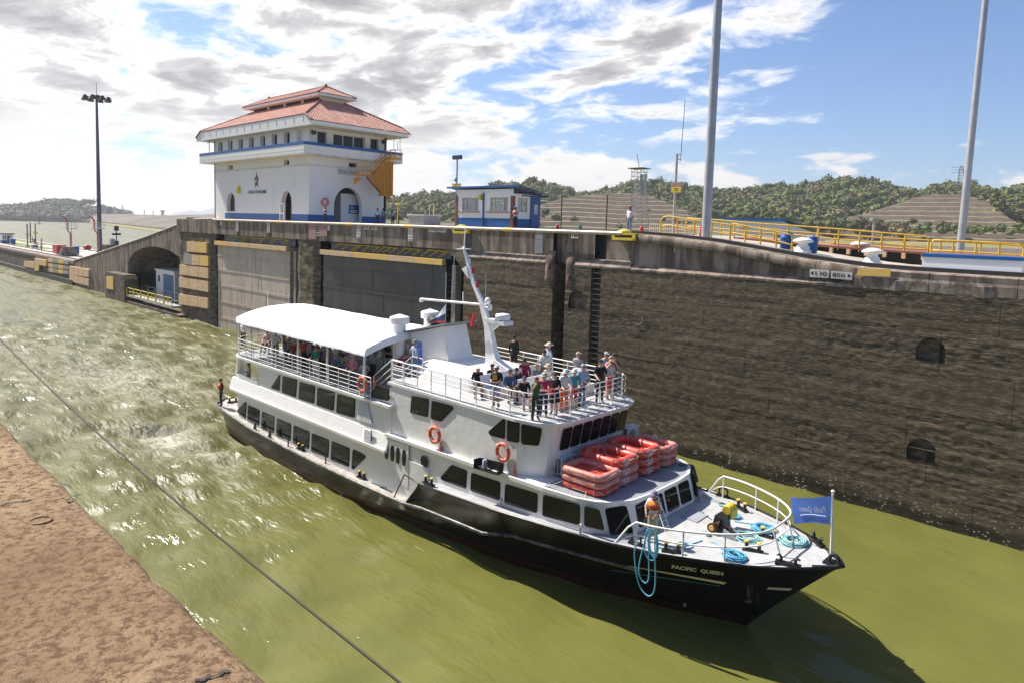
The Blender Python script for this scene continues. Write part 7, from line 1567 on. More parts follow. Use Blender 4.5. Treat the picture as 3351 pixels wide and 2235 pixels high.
# ---------------------------------------------------------------- people
def pose_joints(p):
    J = {}; arms = 'down'
    if p.startswith('sit'):
        rec = .10 if p == 'sit_back' else (-.10 if p == 'sit_fwd' else 0)
        J.update(pel=(0,0,.53), sp=(0,-.02-rec*.4,.71), ch=(0,-.01-rec,.91), nk=(0,.0-rec*1.2,1.05), h0=(0,.03-rec*1.2,1.13), h1=(0,.04-rec*1.2,1.235))
        for s in (-1, 1):
            k = 'L' if s < 0 else 'R'
            J.update({k+'sh': (s*.175, -.02-rec, .985), k+'el': (s*.24, .08-rec*.5, .73), k+'wr': (s*.15, .29, .64), k+'ha': (s*.11, .38, .62), k+'hi': (s*.09, .03, .51), k+'kn': (s*.13, .44, .52), k+'an': (s*.13, .44, .10), k+'to': (s*.14, .58, .035)})
        return J
    tilt = {'lean': .20, 'bend': .42}.get(p, 0.0)
    def T(y, z): dz = z-.95; return (y+tilt*dz*1.15-tilt*.25, z-tilt*tilt*dz*.9)
    def q3(x, y, z): a, b_ = T(y, z); return (x, a, b_)
    J.update(pel=q3(0,0,.95), sp=q3(0,.015,1.12), ch=q3(0,0,1.32), nk=q3(0,-.01,1.475), h0=q3(0,.015,1.56), h1=q3(0,.025,1.665))
    A = {'down': ((.235,-.03,1.14), (.25,.04,.90), (.25,.07,.80)), 'rail': ((.25,.06,1.15), (.19,.30,1.04), (.17,.39,1.02)), 'lean': ((.25,.12,1.12), (.16,.36,1.02), (.13,.44,1.01)), 'camera': ((.25,.14,1.24), (.11,.20,1.45), (.06,.20,1.53)),
         'hold': ((.26,.0,1.15), (.12,.20,1.08), (.05,.24,1.10)), 'cross': ((.25,.05,1.18), (.06,.22,1.20), (-.08,.22,1.22)), 'hip': ((.34,-.06,1.16), (.20,.05,1.0), (.16,.06,.98)), 'bend': ((.22,.30,.98), (.16,.42,.82), (.13,.48,.75)), 'chin': ((.22,.14,1.14), (.08,.17,1.36), (.03,.14,1.44)), 'rope': ((.26,.02,1.15), (.17,.24,1.02), (.13,.32,1.00)), 'walk': ((.24,-.05,1.15), (.25,.10,.95), (.24,.15,.87))}
    a = A.get(p, A['down'])
    for s in (-1, 1):
        k = 'L' if s < 0 else 'R'
        aa = a
        if p == 'chin' and s < 0: aa = A['down']
        if p == 'point' and s > 0: aa = ((.30,.12,1.30), (.36,.36,1.28), (.38,.46,1.28))
        J[k+'sh'] = q3(s*.175, -.015, 1.405)
        for n, c_ in zip(('el', 'wr', 'ha'), aa): J[k+n] = (s*c_[0], c_[1]+(tilt*.25 if p in ('lean', 'bend') else 0), c_[2])
        st = {'walk': .20*s}.get(p, .0)
        J.update({k+'hi': (s*.09, J['pel'][1], .90), k+'kn': (s*.10, .03+st*.7+J['pel'][1]*.5, .50), k+'an': (s*.11, -.03+st, .09), k+'to': (s*.13, .12+st, .035)})
    return J
BONES = [('pel','sp'),('sp','ch'),('ch','nk'),('nk','h0'),('h0','h1')]+[(s+a if a not in ('ch','pel') else a, s+b_) for s in 'LR' for a, b_ in (('ch','sh'),('sh','el'),('el','wr'),('wr','ha'),('pel','hi'),('hi','kn'),('kn','an'),('an','to'))]
RAD = dict(pel=(.155,.125), sp=(.145,.11), ch=(.165,.115), nk=(.060,.058), h0=(.090,.098), h1=(.090,.102), sh=(.074,.072), el=(.054,.054), wr=(.040,.037), ha=(.046,.030), hi=(.108,.108), kn=(.076,.076), an=(.056,.056), to=(.052,.038))
_POSE = {}
def body_mesh(pose):
    if pose in _POSE: return _POSE[pose]
    J = pose_joints(pose); names = list(J); bm_ = bmesh.new(); lay = bm_.verts.layers.skin.verify(); vm = {}
    for n in names:
        v_ = bm_.verts.new(J[n]); vm[n] = v_; key = n if n in RAD else n[1:]; v_[lay].radius = RAD[key]; v_[lay].use_root = (n == 'pel')
    for a, b_ in BONES: bm_.edges.new((vm[a], vm[b_]))
    me = bpy.data.meshes.new('b'); bm_.to_mesh(me); bm_.free(); ob = bpy.data.objects.new('b', me); COL.objects.link(ob)
    m_ = ob.modifiers.new('s', 'SKIN'); m_.use_smooth_shade = True; m2 = ob.modifiers.new('d', 'SUBSURF'); m2.levels = 1; m2.render_levels = 1
    dg = bpy.context.evaluated_depsgraph_get(); dg.update(); e = ob.evaluated_get(dg).to_mesh()
    V = [tuple(v_.co) for v_ in e.vertices]; F = [tuple(p_.vertices) for p_ in e.polygons]; ob.evaluated_get(dg).to_mesh_clear()
    bpy.data.objects.remove(ob); bpy.data.meshes.remove(me)
    # which bone each face follows
    B = [(np.array(J[a]), np.array(J[b_]), a, b_) for a, b_ in BONES]; cls = []
    for f in F:
        c_ = np.mean([V[i] for i in f], 0); best = None
        for A_, B_, a, b_ in B:
            d = B_-A_; t_ = np.clip(np.dot(c_-A_, d)/max(np.dot(d, d), 1e-9), 0, 1); dd = np.linalg.norm(c_-(A_+d*t_))-.5*(RAD.get(a, RAD.get(a[1:]))[0]*(1-t_)+RAD.get(b_, RAD.get(b_[1:]))[0]*t_)
            if best is None or dd < best[0]: best = (dd, a, b_, t_)
        _, a, b_, t_ = best; bb = b_[1:] if b_[0] in 'LR' else b_
        r_ = {'sp': 'torso', 'ch': 'torso', 'nk': 'torso' if t_ < .75 else 'skin', 'h0': 'skin', 'h1': 'skin', 'sh': 'torso', 'el': 'uarm', 'wr': 'farm', 'ha': 'skin', 'hi': 'hips', 'kn': 'thigh', 'an': 'shin', 'to': 'foot'}[bb]
        if bb == 'sp' and t_ < .35: r_ = 'hips'
        cls.append(r_)
    # fingers, nose and ears
    x = MB()
    for s in 'LR':
        w = Vector(J[s+'wr']); h_ = Vector(J[s+'ha']); d = (h_-w).normalized(); sd = d.cross(Vector((0, 0, 1))); sd = sd.normalized() if sd.length > .1 else Vector((1, 0, 0)); dn = sd.cross(d)
        for k in range(4):
            o = h_+sd*(.026-.017*k)+d*.02; ln = (.055, .065, .06, .048)[k]; x.tube([o, o+d*ln*.6-dn*.004, o+d*ln-dn*.022], [.0095, .009, .007], 5)
        o = h_-d*.01+sd*.03; x.tube([o, o+sd*.022+d*.022, o+sd*.026+d*.05], [.011, .010, .008], 5)
    h = Vector(J['h0']).lerp(Vector(J['h1']), .45)
    x.tube([h+Vector((0, .085, .03)), h+Vector((0, .112, -.005))], [.008, .016], 5)
    for s in (-1, 1): x.ell(h+Vector((s*.085, 0, .0)), .012, .022, .032, 6, 4)
    o = len(V); V = V+x.v; F = F+[tuple(i+o for i in f) for f in x.f]; cls += ['skin']*len(x.f)
    _POSE[pose] = (V, F, cls, J); return _POSE[pose]
def person(loc, face, pose='down', h=1.72, skin='skin_a', shirt=(.7,.7,.7), sleeve='short', pants=(.03,.05,.12), plen='long', shoes='shoe_dark', hair=(.04,.025,.015), hairlen=0, hat=None, hatc=(.7,.7,.65), label='', vest=None, skirt=None, glasses=False, prt=None, bag=None, fat=1.0, extra=None, group=None):
    V, F, cls, J = body_mesh(pose); k = h/1.755; kx = k*fat
    me = bpy.data.meshes.new('person'); me.from_pydata([(a*kx, b_*kx, c_*k) for a, b_, c_ in V], [], F)
    ms = [skin, cloth(shirt), cloth(pants), shoes]; 
    for m_ in ms: me.materials.append(MAT[m_])
    mp_ = {'skin': 0, 'torso': 1, 'hips': 2, 'foot': 3, 'uarm': 1 if sleeve != 'none' else 0, 'farm': 1 if sleeve == 'long' else 0, 'thigh': 2 if plen != 'none' else 0, 'shin': 2 if plen == 'long' else 0}
    me.polygons.foreach_set('material_index', [mp_[c_] for c_ in cls]); me.polygons.foreach_set('use_smooth', [True]*len(F)); me.update()
    o = bpy.data.objects.new('person', me); COL.objects.link(o); o.location = loc; o.rotation_euler = (0, 0, math.atan2(-face[0], face[1])); ORG[o.name] = Vector((0, 0, 0)); tag(o, label, 'person', group)
    hd = (Vector(J['h0']).lerp(Vector(J['h1']), .55))*k; up = Vector((0, 0, 1))
    if hat not in ('helmet',) or hairlen:
        q = MB(); 
        if hair is not None:
            q.ell(hd+Vector((0, -.012, .028)), .093*k, .102*k, .098*k, 10, 5, half=True)
            P_ = [hd+Vector((a, b_, c_)) for a, b_, c_ in ((-.075, -.05, .03), (0, -.085, .02), (.075, -.05, .03))]
            q.ell(hd+Vector((0, -.045, -.005)), .082*k, .062*k, .075*k, 9, 5)
            if hairlen: q.ell(hd+Vector((0, -.06, -.09)), .085*k, .055*k, .12*k*hairlen, 9, 6)
            q.build('hair', cloth(hair), o)
    if hat == 'cap':
        q = MB(); q.ell(hd+Vector((0, -.005, .035)), .100*k, .110*k, .092*k, 10, 5, half=True); q.prism([hd+Vector((a, b_, .045)) for a, b_ in ((-.075, .07), (.075, .07), (.06, .165), (0, .185), (-.06, .165))], (0, 0, .012)); q.build('cap', cloth(hatc), o)
    elif hat in ('brim', 'bucket'):
        q = MB(); br = .20 if hat == 'brim' else .155; q.lathe([(br*k, .030 if hat == 'brim' else .005), (br*k*.99, .040 if hat == 'brim' else .015), (.105*k, .05), (.098*k, .12), (.070*k, .145), (.01, .15)], hd, 14); q.build('hat', cloth(hatc), o)
        if hat == 'brim': q = MB(); q.lathe([(.107*k, .052), (.105*k, .075)], hd, 14); q.build('hat_band', cloth((.03, .03, .03)), o)
    elif hat == 'helmet':
        q = MB(); q.ell(hd+Vector((0, 0, .03)), .115*k, .130*k, .105*k, 12, 5, half=True); q.lathe([(.135*k, .03), (.137*k, .04), (.11*k, .05)], hd, 14); q.build('helmet', cloth(hatc), o)
    if glasses:
        q = MB(); q.box(hd.x-.075, hd.x+.075, hd.y+.075, hd.y+.10, hd.z-.005, hd.z+.028); q.build('sunglasses', 'black_paint', o)
    ch, sp, pel = (Vector(J[n])*k for n in ('ch', 'sp', 'pel'))
    if vest:
        P = []
        for t_, w, d in ((-.10, .205, .165), (.25, .215, .18), (.6, .225, .19), (.95, .22, .18), (1.12, .17, .13), (1.2, .10, .09)):
            c_ = sp.lerp(ch, t_)+Vector((0, 0, .05)); P.append([c_+Vector((w*fat*math.cos(a), d*fat*math.sin(a), 0)) for a in np.linspace(0, 2*math.pi, 15)])
        q = MB(); q.grid(P[::-1], True); q.build('life_vest', cloth(vest), o)
        for t_ in (.15, .5): c_ = sp.lerp(ch, t_)+Vector((0, 0, .05)); q = MB(); q.tube([c_+Vector((.226*fat*math.cos(a), .190*fat*math.sin(a), 0)) for a in np.linspace(0, 2*math.pi, 15)[:-1]], .012, 4, closed=True); q.build('vest_strap', 'black_paint', o)
    if skirt:
        q = MB(); q.lathe([(.15, .10), (.17, 0), (.21, -.28), (.215, -.40)], pel, 14); q.build('skirt', cloth(skirt), o)
    if prt:
        c_ = ch+Vector((0, .128*fat*k, -.03)); q = MB(); P = [[c_+Vector((a, -.9*a*a*1.2, z)) for z in (-.11, .09)] for a in np.linspace(-.09, .09, 6)]; q.grid(P); q.grid([[(a_[0], a_[1]-.002, a_[2]) for a_ in r_] for r_ in P][::-1]); q.build('shirt_print', cloth(prt), o)
    if extra == 'camera':
        hp = (Vector(J['Lha'])+Vector(J['Rha']))*.5*k+Vector((0, .03, .02)); q = MB(); q.box(hp.x-.065, hp.x+.065, hp.y-.02, hp.y+.04, hp.z-.04, hp.z+.045); q.lathe([(.035, .04), (.04, .12)], hp, 10, axis='y'); q.build('camera', 'black_paint', o)
    if bag:
        c_ = pel+Vector((.02, .20, .0)); q = MB(); q.ell(c_, .15, .08, .13, 10, 6); q.tube([c_+Vector((-.06, 0, .11)), c_+Vector((-.02, .02, .22)), c_+Vector((.05, .02, .2)), c_+Vector((.07, 0, .1))], .012, 5); q.build('bag', cloth(bag), o)
    return o
def heads(frame, px, z0, pose, h=1.70):
    fr = {'sit': .675, 'sit_back': .675, 'sit_fwd': .675, 'lean': .895, 'bend': .82}.get(pose, .925); J = body_mesh(pose)[3]; k = h/1.755
    hz = (J['h0'][2]+J['h1'][2])/2*k+.02; return PZ(*frame(*px), z0+hz), (J['h0'][1]+J['h1'][1])/2*k
def put(frame, px, z0, face, pose, h=1.70, seat=None, **kw):
    p, off = heads(frame, px, z0, pose, h); f_ = Vector((face[0], face[1], 0)).normalized(); loc = Vector((p.x, p.y, z0))-f_*off
    if z0 > 5.5 and frame is R5: loc.y = min(max(loc.y, 18.32), 23.7); loc.x = min(loc.x, -15.98)
    if abs(z0-U3) < .01: loc.y = max(loc.y, 18.2)
    if seat == 'chair': chair(loc.x, loc.y, face, ('cream plastic chair taken by the '+kw['label']).split(' with')[0])
    return person(loc, face, pose, h, **kw)
BLK, NVY, WHT, GRY, KHK, RED_, TEAL, PINK = (.012,.012,.013), (.02,.03,.075), (.72,.71,.69), (.30,.31,.33), (.30,.23,.14), (.45,.03,.04), (.03,.30,.36), (.62,.22,.26)
SD, U3 = 5.80, 4.815; GRYH, BLD, BRN = (.42,.40,.37), (.50,.34,.14), (.06,.035,.02)
fr_ = (.55, -.85)
put(R5, (485, 580), SD, (.25, -1), 'hold', 1.70, shirt=BLK, pants=(.36,.36,.55), plen='short', skin='skin_b', hat='cap', hatc=(.6,.58,.55), glasses=True, prt=(.62,.42,.02), label='man in black shirt with yellow print and lilac shorts at the sun deck rail')
put(R5, (415, 560), SD, (.8, -.6), 'sit_fwd', 1.72, shirt=BLK, pants=BLK, plen='short', skin='skin_b', hair=None, label='bald man in black seated behind the lilac shorts man')
put(R5, (585, 535), SD, (.9, -.3), 'sit', 1.72, shirt=BLK, pants=BLK, plen='short', skin='skin_b', label='dark-haired man in black seated beside the mast casing')
put(R5, (795, 600), SD, (.9, -.5), 'sit_fwd', 1.76, shirt=(.06,.11,.22), sleeve='long', pants=(.40,.34,.25), plen='short', hat='cap', hatc=(.05,.05,.06), label='man in blue denim jacket and dark cap seated on the sun deck')
put(R5, (965, 680), SD, (.85, -.5), 'sit', 1.66, shirt=BLK, pants=(.03,.03,.035), plen='short', hat='cap', hatc=(.03,.05,.13), label='boy in black shirt and navy cap seated by the rail')
put(R5, (1118, 725), SD, (.9, -.45), 'camera', 1.60, shirt=(.05,.13,.04), pants=(.05,.05,.05), hair=(.25,.06,.02), hairlen=.5, extra='camera', label='red-haired photographer in green vest and patterned trousers')
put(R5, (1200, 650), SD, (.6, -.8), 'hold', 1.62, shirt=(.62,.02,.10), pants=NVY, hat='brim', hatc=(.55,.45,.30), glasses=True, hair=BRN, label='woman in crimson shirt and straw hat behind the photographer')
put(R5, (1400, 650), SD, (.25, -1), 'hold', 1.63, shirt=BLK, pants=BLK, plen='none', skirt=BLK, hat='cap', hatc=(.03,.03,.03), hair=BLD, bag=(.60,.02,.03), label='woman in black dress holding a red bag')
put(R5, (1600, 640), SD, (.85, -.6), 'lean', 1.68, shirt=WHT, sleeve='long', pants=(.75,.16,.015), hat='bucket', hatc=(.72,.72,.70), hair=GRYH, label='woman in white top and bright orange trousers leaning on the rail')
put(R5, (1695, 630), SD, (.7, -.7), 'lean', 1.62, shirt=TEAL, pants=(.55,.03,.04), plen='short', hat='bucket', hatc=(.70,.68,.62), glasses=True, hair=GRYH, label='woman in turquoise shirt and red shorts at the rail')
put(R5, (1765, 560), SD, (.8, -.5), 'rail', 1.72, shirt=(.42,.46,.58), sleeve='short', pants=(.09,.11,.16), hair=GRYH, hairlen=.35, glasses=True, label='grey-haired woman in striped shirt and jeans at the rail')
put(R5, (1895, 490), SD, (.75, -.6), 'rail', 1.76, shirt=BLK, pants=(.04,.04,.045), hat='cap', hatc=(.015,.015,.015), label='man in black shirt and black cap behind the striped shirt')
put(R5, (1990, 440), SD, (.9, -.4), 'camera', 1.80, shirt=PINK, pants=(.20,.28,.42), plen='short', hair=(.45,.28,.16), fat=1.1, prt=(.55,.10,.12), label='big man in pink shirt and denim shorts photographing at the corner rail')
put(R5, (1935, 395), SD, (.9, -.4), 'rail', 1.78, shirt=(.55,.56,.57), pants=KHK, hat='cap', hatc=(.42,.43,.45), glasses=True, label='man in pale grey shirt and cap behind the pink shirt')
put(R5, (2105, 395), SD, (.95, -.2), 'rail', 1.78, shirt=(.05,.06,.075), pants=NVY, glasses=True, hair=BRN, label='dark-haired man in dark shirt and sunglasses at the far corner')
put(R5, (2115, 510), SD, (.9, -.3), 'hold', 1.66, shirt=(.70,.66,.60), sleeve='none', pants=(.60,.06,.05), plen='short', glasses=True, hair=BLD, hairlen=.3, label='blonde woman in white top and red shorts, rightmost on the sun deck')
put(R5, (1600, 395), SD, (-.1, 1), 'rail', 1.72, shirt=(.33,.34,.37), sleeve='long', pants=KHK, hat='cap', hatc=(.55,.44,.36), hair=GRYH, label='man in grey shirt and tan cap facing the lock wall')
put(R5, (1655, 520), SD, (.6, -.7), 'hold', 1.62, shirt=WHT, sleeve='long', pants=NVY, hat='cap', hatc=(.02,.02,.02), glasses=True, label='person in white with black cap between the turquoise and grey shirts')
put(R5, (1585, 590), SD, (.5, -.8), 'sit', 1.70, shirt=WHT, sleeve='long', pants=WHT, hat='bucket', hatc=(.7,.68,.64), label='white-clad person in pale hat seated behind the orange trousers')
put(R5, (895, 190), SD, (-.2, 1), 'down', 1.78, shirt=BLK, sleeve='long', pants=BLK, plen='short', skin='skin_b', prt=(.62,.45,.02), label='man in black long sleeves standing alone at the far rail')
put(R5, (1200, 365), SD, (.4, -.9), 'chin', 1.76, shirt=WHT, sleeve='long', pants=KHK, skin='skin_b', glasses=True, label='dark-skinned man in white shirt with hand at his chin')
put(R5, (1255, 290), SD, (.3, 1), 'hip', 1.84, shirt=(.50,.56,.68), sleeve='long', pants=BLK, hat='brim', hatc=(.70,.66,.52), hair=GRYH, label='man in light blue shirt and straw hat at the far rail')
put(R5, (965, 470), SD, (.9, -.6), 'sit_back', 1.76, shirt=(.35,.02,.05), pants=BLK, sleeve='long', skin='skin_b', hair=(.08,.07,.06), glasses=True, label='man in red striped shirt lounging on the bench')
put(R5, (1120, 540), SD, (-.5, .8), 'sit', 1.66, shirt=(.16,.20,.28), sleeve='none', pants=NVY, hair=BLD, hairlen=.7, label='blonde woman seated with her back to the camera')
put(R5, (1245, 540), SD, (.8, -.5), 'sit', 1.66, shirt=WHT, sleeve='long', pants=(.5,.48,.44), hat='brim', hatc=(.66,.54,.34), hair=BRN, label='woman in white with black-banded straw hat seated in the middle')
put(R5, (868, 580), SD, (.4, -.8), 'sit_fwd', 1.70, shirt=BLK, pants=BLK, skin='skin_b', label='man in black bending forward beside the denim jacket')
# on the step by the ventilator
put(Z6, (2050, 570), 5.80, (-.2, -1), 'sit', 1.66, shirt=(.30,.26,.20), pants=(.32,.03,.10), hair=GRYH, label='grey-haired woman in floral blouse and magenta trousers by the ventilator')
put(Z6, (2128, 540), 5.80, (.2, 1), 'hip', 1.66, shirt=(.42,.50,.66), pants=(.12,.19,.33), hat='bucket', hatc=(.22,.22,.14), hair=BRN, label='woman in striped blue top and jeans with her back turned')
put(Z6, (2240, 580), 5.80, (-.8, -.5), 'sit', 1.66, shirt=WHT, sleeve='long', pants=NVY, hair=(.04,.03,.025), hairlen=.6, glasses=True, label='dark-haired woman in white seated beside the funnel')
# under the canopy
put(Z6, (362, 330), U3, (.3, -1), 'hold', 1.76, shirt=WHT, pants=(.09,.08,.06), hair=BRN, glasses=True, extra='camera', label='man in white shirt with camera at the stern rail')
put(Z6, (610, 430), U3, (.5, -.9), 'sit', 1.80, shirt=(.66,.55,.53), pants=(.04,.06,.16), plen='short', hat='cap', hatc=(.3,.04,.05), seat='chair', label='man in white and red shirt by the canopy post')
put(Z6, (697, 438), U3, (.8, -.5), 'hold', 1.74, shirt=WHT, pants=(.36,.29,.19), plen='short', hair=BRN, label='man in white shirt and khaki shorts standing under the canopy')
put(Z6, (790, 440), U3, (.3, 1), 'cross', 1.70, shirt=(.03,.035,.06), sleeve='none', pants=(.16,.24,.38), plen='short', hair=(.3,.16,.08), label='woman in dark top and denim shorts standing under the canopy')
put(Z6, (895, 525), U3, (.7, -.7), 'sit', 1.72, shirt=(.36,.05,.05), pants=KHK, hat='bucket', hatc=(.5,.45,.36), seat='chair', label='seated man in dark red shirt')
put(Z6, (940, 505), U3, (.7, -.7), 'sit', 1.76, shirt=(.62,.58,.50), pants=KHK, hat='bucket', hatc=(.6,.55,.45), seat='chair', label='seated man in cream shirt behind the dark red shirt')
put(Z6, (1015, 530), U3, (.8, -.6), 'sit', 1.78, shirt=(.68,.67,.70), sleeve='long', pants=(.08,.08,.07), hat='cap', hatc=(.45,.36,.24), extra='camera', seat='chair', label='seated man in white shirt holding a camera')
put(Z6, (1065, 535), U3, (.8, -.6), 'sit', 1.70, shirt=(.06,.06,.07), pants=BLK, hat='cap', hatc=(.06,.055,.05), hair=GRYH, seat='chair', label='seated person in dark cap under the canopy')
put(Z6, (1140, 595), U3, (.9, -.3), 'sit', 1.62, shirt=(.22,.04,.26), pants=(.03,.03,.05), hair=(.20,.10,.05), hairlen=.5, seat='chair', label='seated woman in purple top under the canopy')
put(Z6, (1078, 592), U3, (.4, -.95), 'rail', 1.64, shirt=(.02,.20,.14), pants=WHT, shoes='shoe_light', hair=(.22,.12,.06), glasses=True, label='woman in green shirt and white trousers at the upper deck rail')
put(Z6, (1245, 600), U3, (.8, -.5), 'sit', 1.64, shirt=(.46,.34,.32), pants=(.3,.28,.27), hair=(.30,.18,.10), hairlen=.4, seat='chair', label='seated woman in floral blouse behind the canopy post')
put(Z6, (1315, 668), U3, (.5, -.9), 'sit_fwd', 1.64, shirt=(.10,.20,.38), pants=(.05,.05,.07), hat='brim', hatc=(.62,.60,.54), glasses=True, seat='chair', label='seated woman in blue print with white sun hat')
put(Z6, (1420, 655), U3, (.3, -.9), 'sit', 1.64, shirt=(.66,.58,.50), sleeve='none', pants=(.02,.12,.42), plen='short', hair=(.42,.24,.10), glasses=True, seat='chair', label='tanned woman in blue skirt seated by the rail')
put(Z6, (1490, 680), U3, (.2, -1), 'rail', 1.68, shirt=(.66,.20,.32), pants=(.06,.07,.10), hat='cap', hatc=(.70,.69,.66), label='man in pink shirt and white cap gripping the rail')
put(Z6, (1850, 548), U3, (.9, .3), 'sit', 1.74, shirt=BLK, pants=BLK, hair=(.05,.03,.02), seat='chair', label='man in black seated beyond the white ventilator')
put(Z6, (1125, 545), U3, (.9, .2), 'sit', 1.70, shirt=(.25,.22,.18), pants=KHK, hat='bucket', hatc=(.14,.13,.09), seat='chair', label='seated person in dark green hat')
put(Z6, (1365, 610), U3, (-.6, .8), 'sit', 1.68, shirt=(.07,.08,.10), pants=BLK, hair=(.12,.07,.04), seat='chair', label='dark-clad person behind the sun hat woman')
put(Z6, (1610, 730), U3, (-.7, .6), 'sit_fwd', 1.66, shirt=(.62,.60,.57), pants=NVY, hair=(.14,.09,.05), label='person in pale top sitting low beside the bin')
put(Z6, (985, 510), U3, (.9, .2), 'down', 1.68, shirt=(.60,.10,.05), pants=NVY, hair=BRN, label='person in orange-red top standing deep under the canopy')
for (x, y, sh, pn, hr, lab) in ((655, 440, (.5,.12,.10), KHK, BRN, 'seated person in faded red deep under the canopy stern'), (840, 500, (.55,.52,.48), NVY, GRYH, 'grey-haired seated person behind the dark red shirt'), (1180, 560, (.60,.60,.62), KHK, BRN, 'seated person in pale shirt beyond the purple top'), (1000, 470, (.10,.20,.30), NVY, BRN, 'seated person in blue at the far canopy side'), (880, 470, (.62,.55,.35), KHK, BLD, 'seated person in mustard at the far canopy side'), (1220, 530, (.15,.30,.22), NVY, GRYH, 'seated person in dark green at the far canopy side')):
    put(Z6, (x, y), U3, (.8, -.5), 'sit', 1.72, shirt=sh, pants=pn, hair=hr, hairlen=.3, seat='chair', label=lab)
for (x, y, lab) in ((1640, 690, 'black backpack lying on a chair, nearer the canopy post'), (1725, 665, 'black backpack on a chair beside the ventilator')):
    p = PZ(*Z6(x, y), 5.25); T = thing('backpack', lab, 'backpack', p, 'backpacks on chairs'); q = MB(); q.ell((p.x, p.y, 5.46), .15, .12, .21, 10, 7); q.build('pack', cloth((.02, .02, .025)), T); q = MB(); q.tube([(p.x-.08, p.y-.12, 5.55), (p.x-.09, p.y-.17, 5.42), (p.x-.08, p.y-.12, 5.30)], .015, 5); q.build('strap', 'black_paint', T)
p = PZ(*Z6(2260, 770), 5.80); T = thing('backpack', 'dark backpack on the sun deck beside the funnel', 'backpack', p); q = MB(); q.ell((p.x, p.y, 5.98), .17, .13, .2, 10, 7); q.build('pack', cloth((.03, .035, .03)), T)
p = PZ(*R5(880, 950), 5.80); T = thing('duffel_bag', 'navy bag on the deck under the seated denim jacket man', 'bag', p); q = MB(); q.ell((p.x, p.y, 5.92), .26, .16, .13, 12, 6); q.build('bag_body', cloth((.03, .04, .11)), T)
p = PZ(*R5(1980, 1010), 5.80); T = thing('cup', 'small white cup standing on the sun deck front edge', 'cup', p); q = MB(); q.lathe([(.03, 0), (.045, .11), (.04, .11)], p, 10); q.build('cup_body', 'canvas_white', T)
# crew
p = PZ(*Z3(362, 800), 2.68); person((p.x+.0, p.y+.12, zd(p.x)-.02), (.25, -1), 'rope', 1.70, skin='skin_b', shirt=WHT, pants=(.50,.42,.28), hat='bucket', hatc=(.25,.23,.33), vest=(.85,.20,.02), label='crewman in orange life vest hauling blue rope at the bow')
put(Z6, (133, 920), 1.36, (-.3, -1), 'hip', 1.72, shirt=BLK, sleeve='long', pants=(.02,.025,.03), skin='skin_b', hat='cap', hatc=(.012,.012,.012), vest=(.80,.12,.015), label='crewman in black with orange vest standing at the stern')
_w = put(Z6, (325, 775), 2.84, (-.2, -1), 'cross', 1.62, shirt=(.42,.42,.38), pants=(.2,.19,.17), hair=(.03,.02,.02), hairlen=.25, label='woman in grey shirt leaning out of the stern gallery'); _w.location = (-37.9, 18.12, 2.84)
# people on the lock walls
def wallman(px_head, px_feet, y, face, pose, **kw):
    a = PV(*px_head, y); z0 = zt(a.x)-.01; J = body_mesh(pose)[3]; h = kw.pop('h', 1.72); return person((a.x, y, z0), face, pose, h, **kw)
wallman((2062, 686), None, 36.9, (-.1, -1), 'down', h=1.76, skin='skin_b', shirt=WHT, pants=(.20,.26,.36), hat='cap', hatc=(.40,.10,.10), shoes='shoe_light', label='man in white shirt and jeans standing on the far lock wall')
wallman((1688, 677), None, 36.8, (.1, -1), 'cross', skin='skin_c', shirt=(.62,.64,.68), pants=(.015,.018,.03), hat='helmet', hatc=(.05,.22,.45), vest=(.75,.14,.05), label='worker in blue helmet and orange vest in front of the booth')
wallman((1065, 671), None, 37.6, (.2, -1), 'cross', skin='skin_c', shirt=(.60,.62,.66), pants=(.015,.018,.03), hat='helmet', hatc=(.72,.10,.02), vest=(.70,.08,.03), label='worker in orange helmet and vest under the tower life ring')
for px, y, kw in (((1236, 678), 40.5, dict(shirt=(.45,.52,.62), pants=(.02,.025,.05), hat='helmet', hatc=(.70,.12,.03), label='worker in pale blue shirt and orange helmet beside the tower corner')), ((1254, 675), 41.6, dict(shirt=(.10,.34,.30), pants=(.06,.10,.20), label='worker in green shirt and jeans with red bag beside the tower')), ((1285, 680), 43.5, dict(shirt=(.45,.52,.62), pants=(.015,.018,.03), pose='bend', label='worker in pale blue shirt bending over right of the tower')), ((1302, 690), 44.5, dict(shirt=(.02,.02,.025), sleeve='long', pants=(.05,.07,.12), pose='bend', label='person in black jacket stooping right of the tower'))):
    pose = kw.pop('pose', 'down'); wallman(px, None, y, (.4, -.9), pose, skin='skin_c', **kw)
for px, face, kw in (((760, 1030), (-.9, -.4), dict(shirt=WHT, pants=(.02,.025,.04), hat='helmet', hatc=(.1,.1,.12), pose='walk', label='worker in white shirt striding along the approach pier')), ((762, 905), (.3, -1), dict(shirt=(.30,.42,.50), pants=(.30,.40,.48), pose='down', label='worker in light blue standing behind the walking worker on the pier')), ((598, 875), (.3, 1), dict(shirt=(.25,.40,.45), pants=(.03,.04,.06), pose='down', label='worker in blue green beside the small red box on the pier'))):
    pose = kw.pop('pose'); p = at(*zp(*px)); person((p.x, p.y, ZP+.0), face, pose, 1.75, skin='skin_c', **kw)
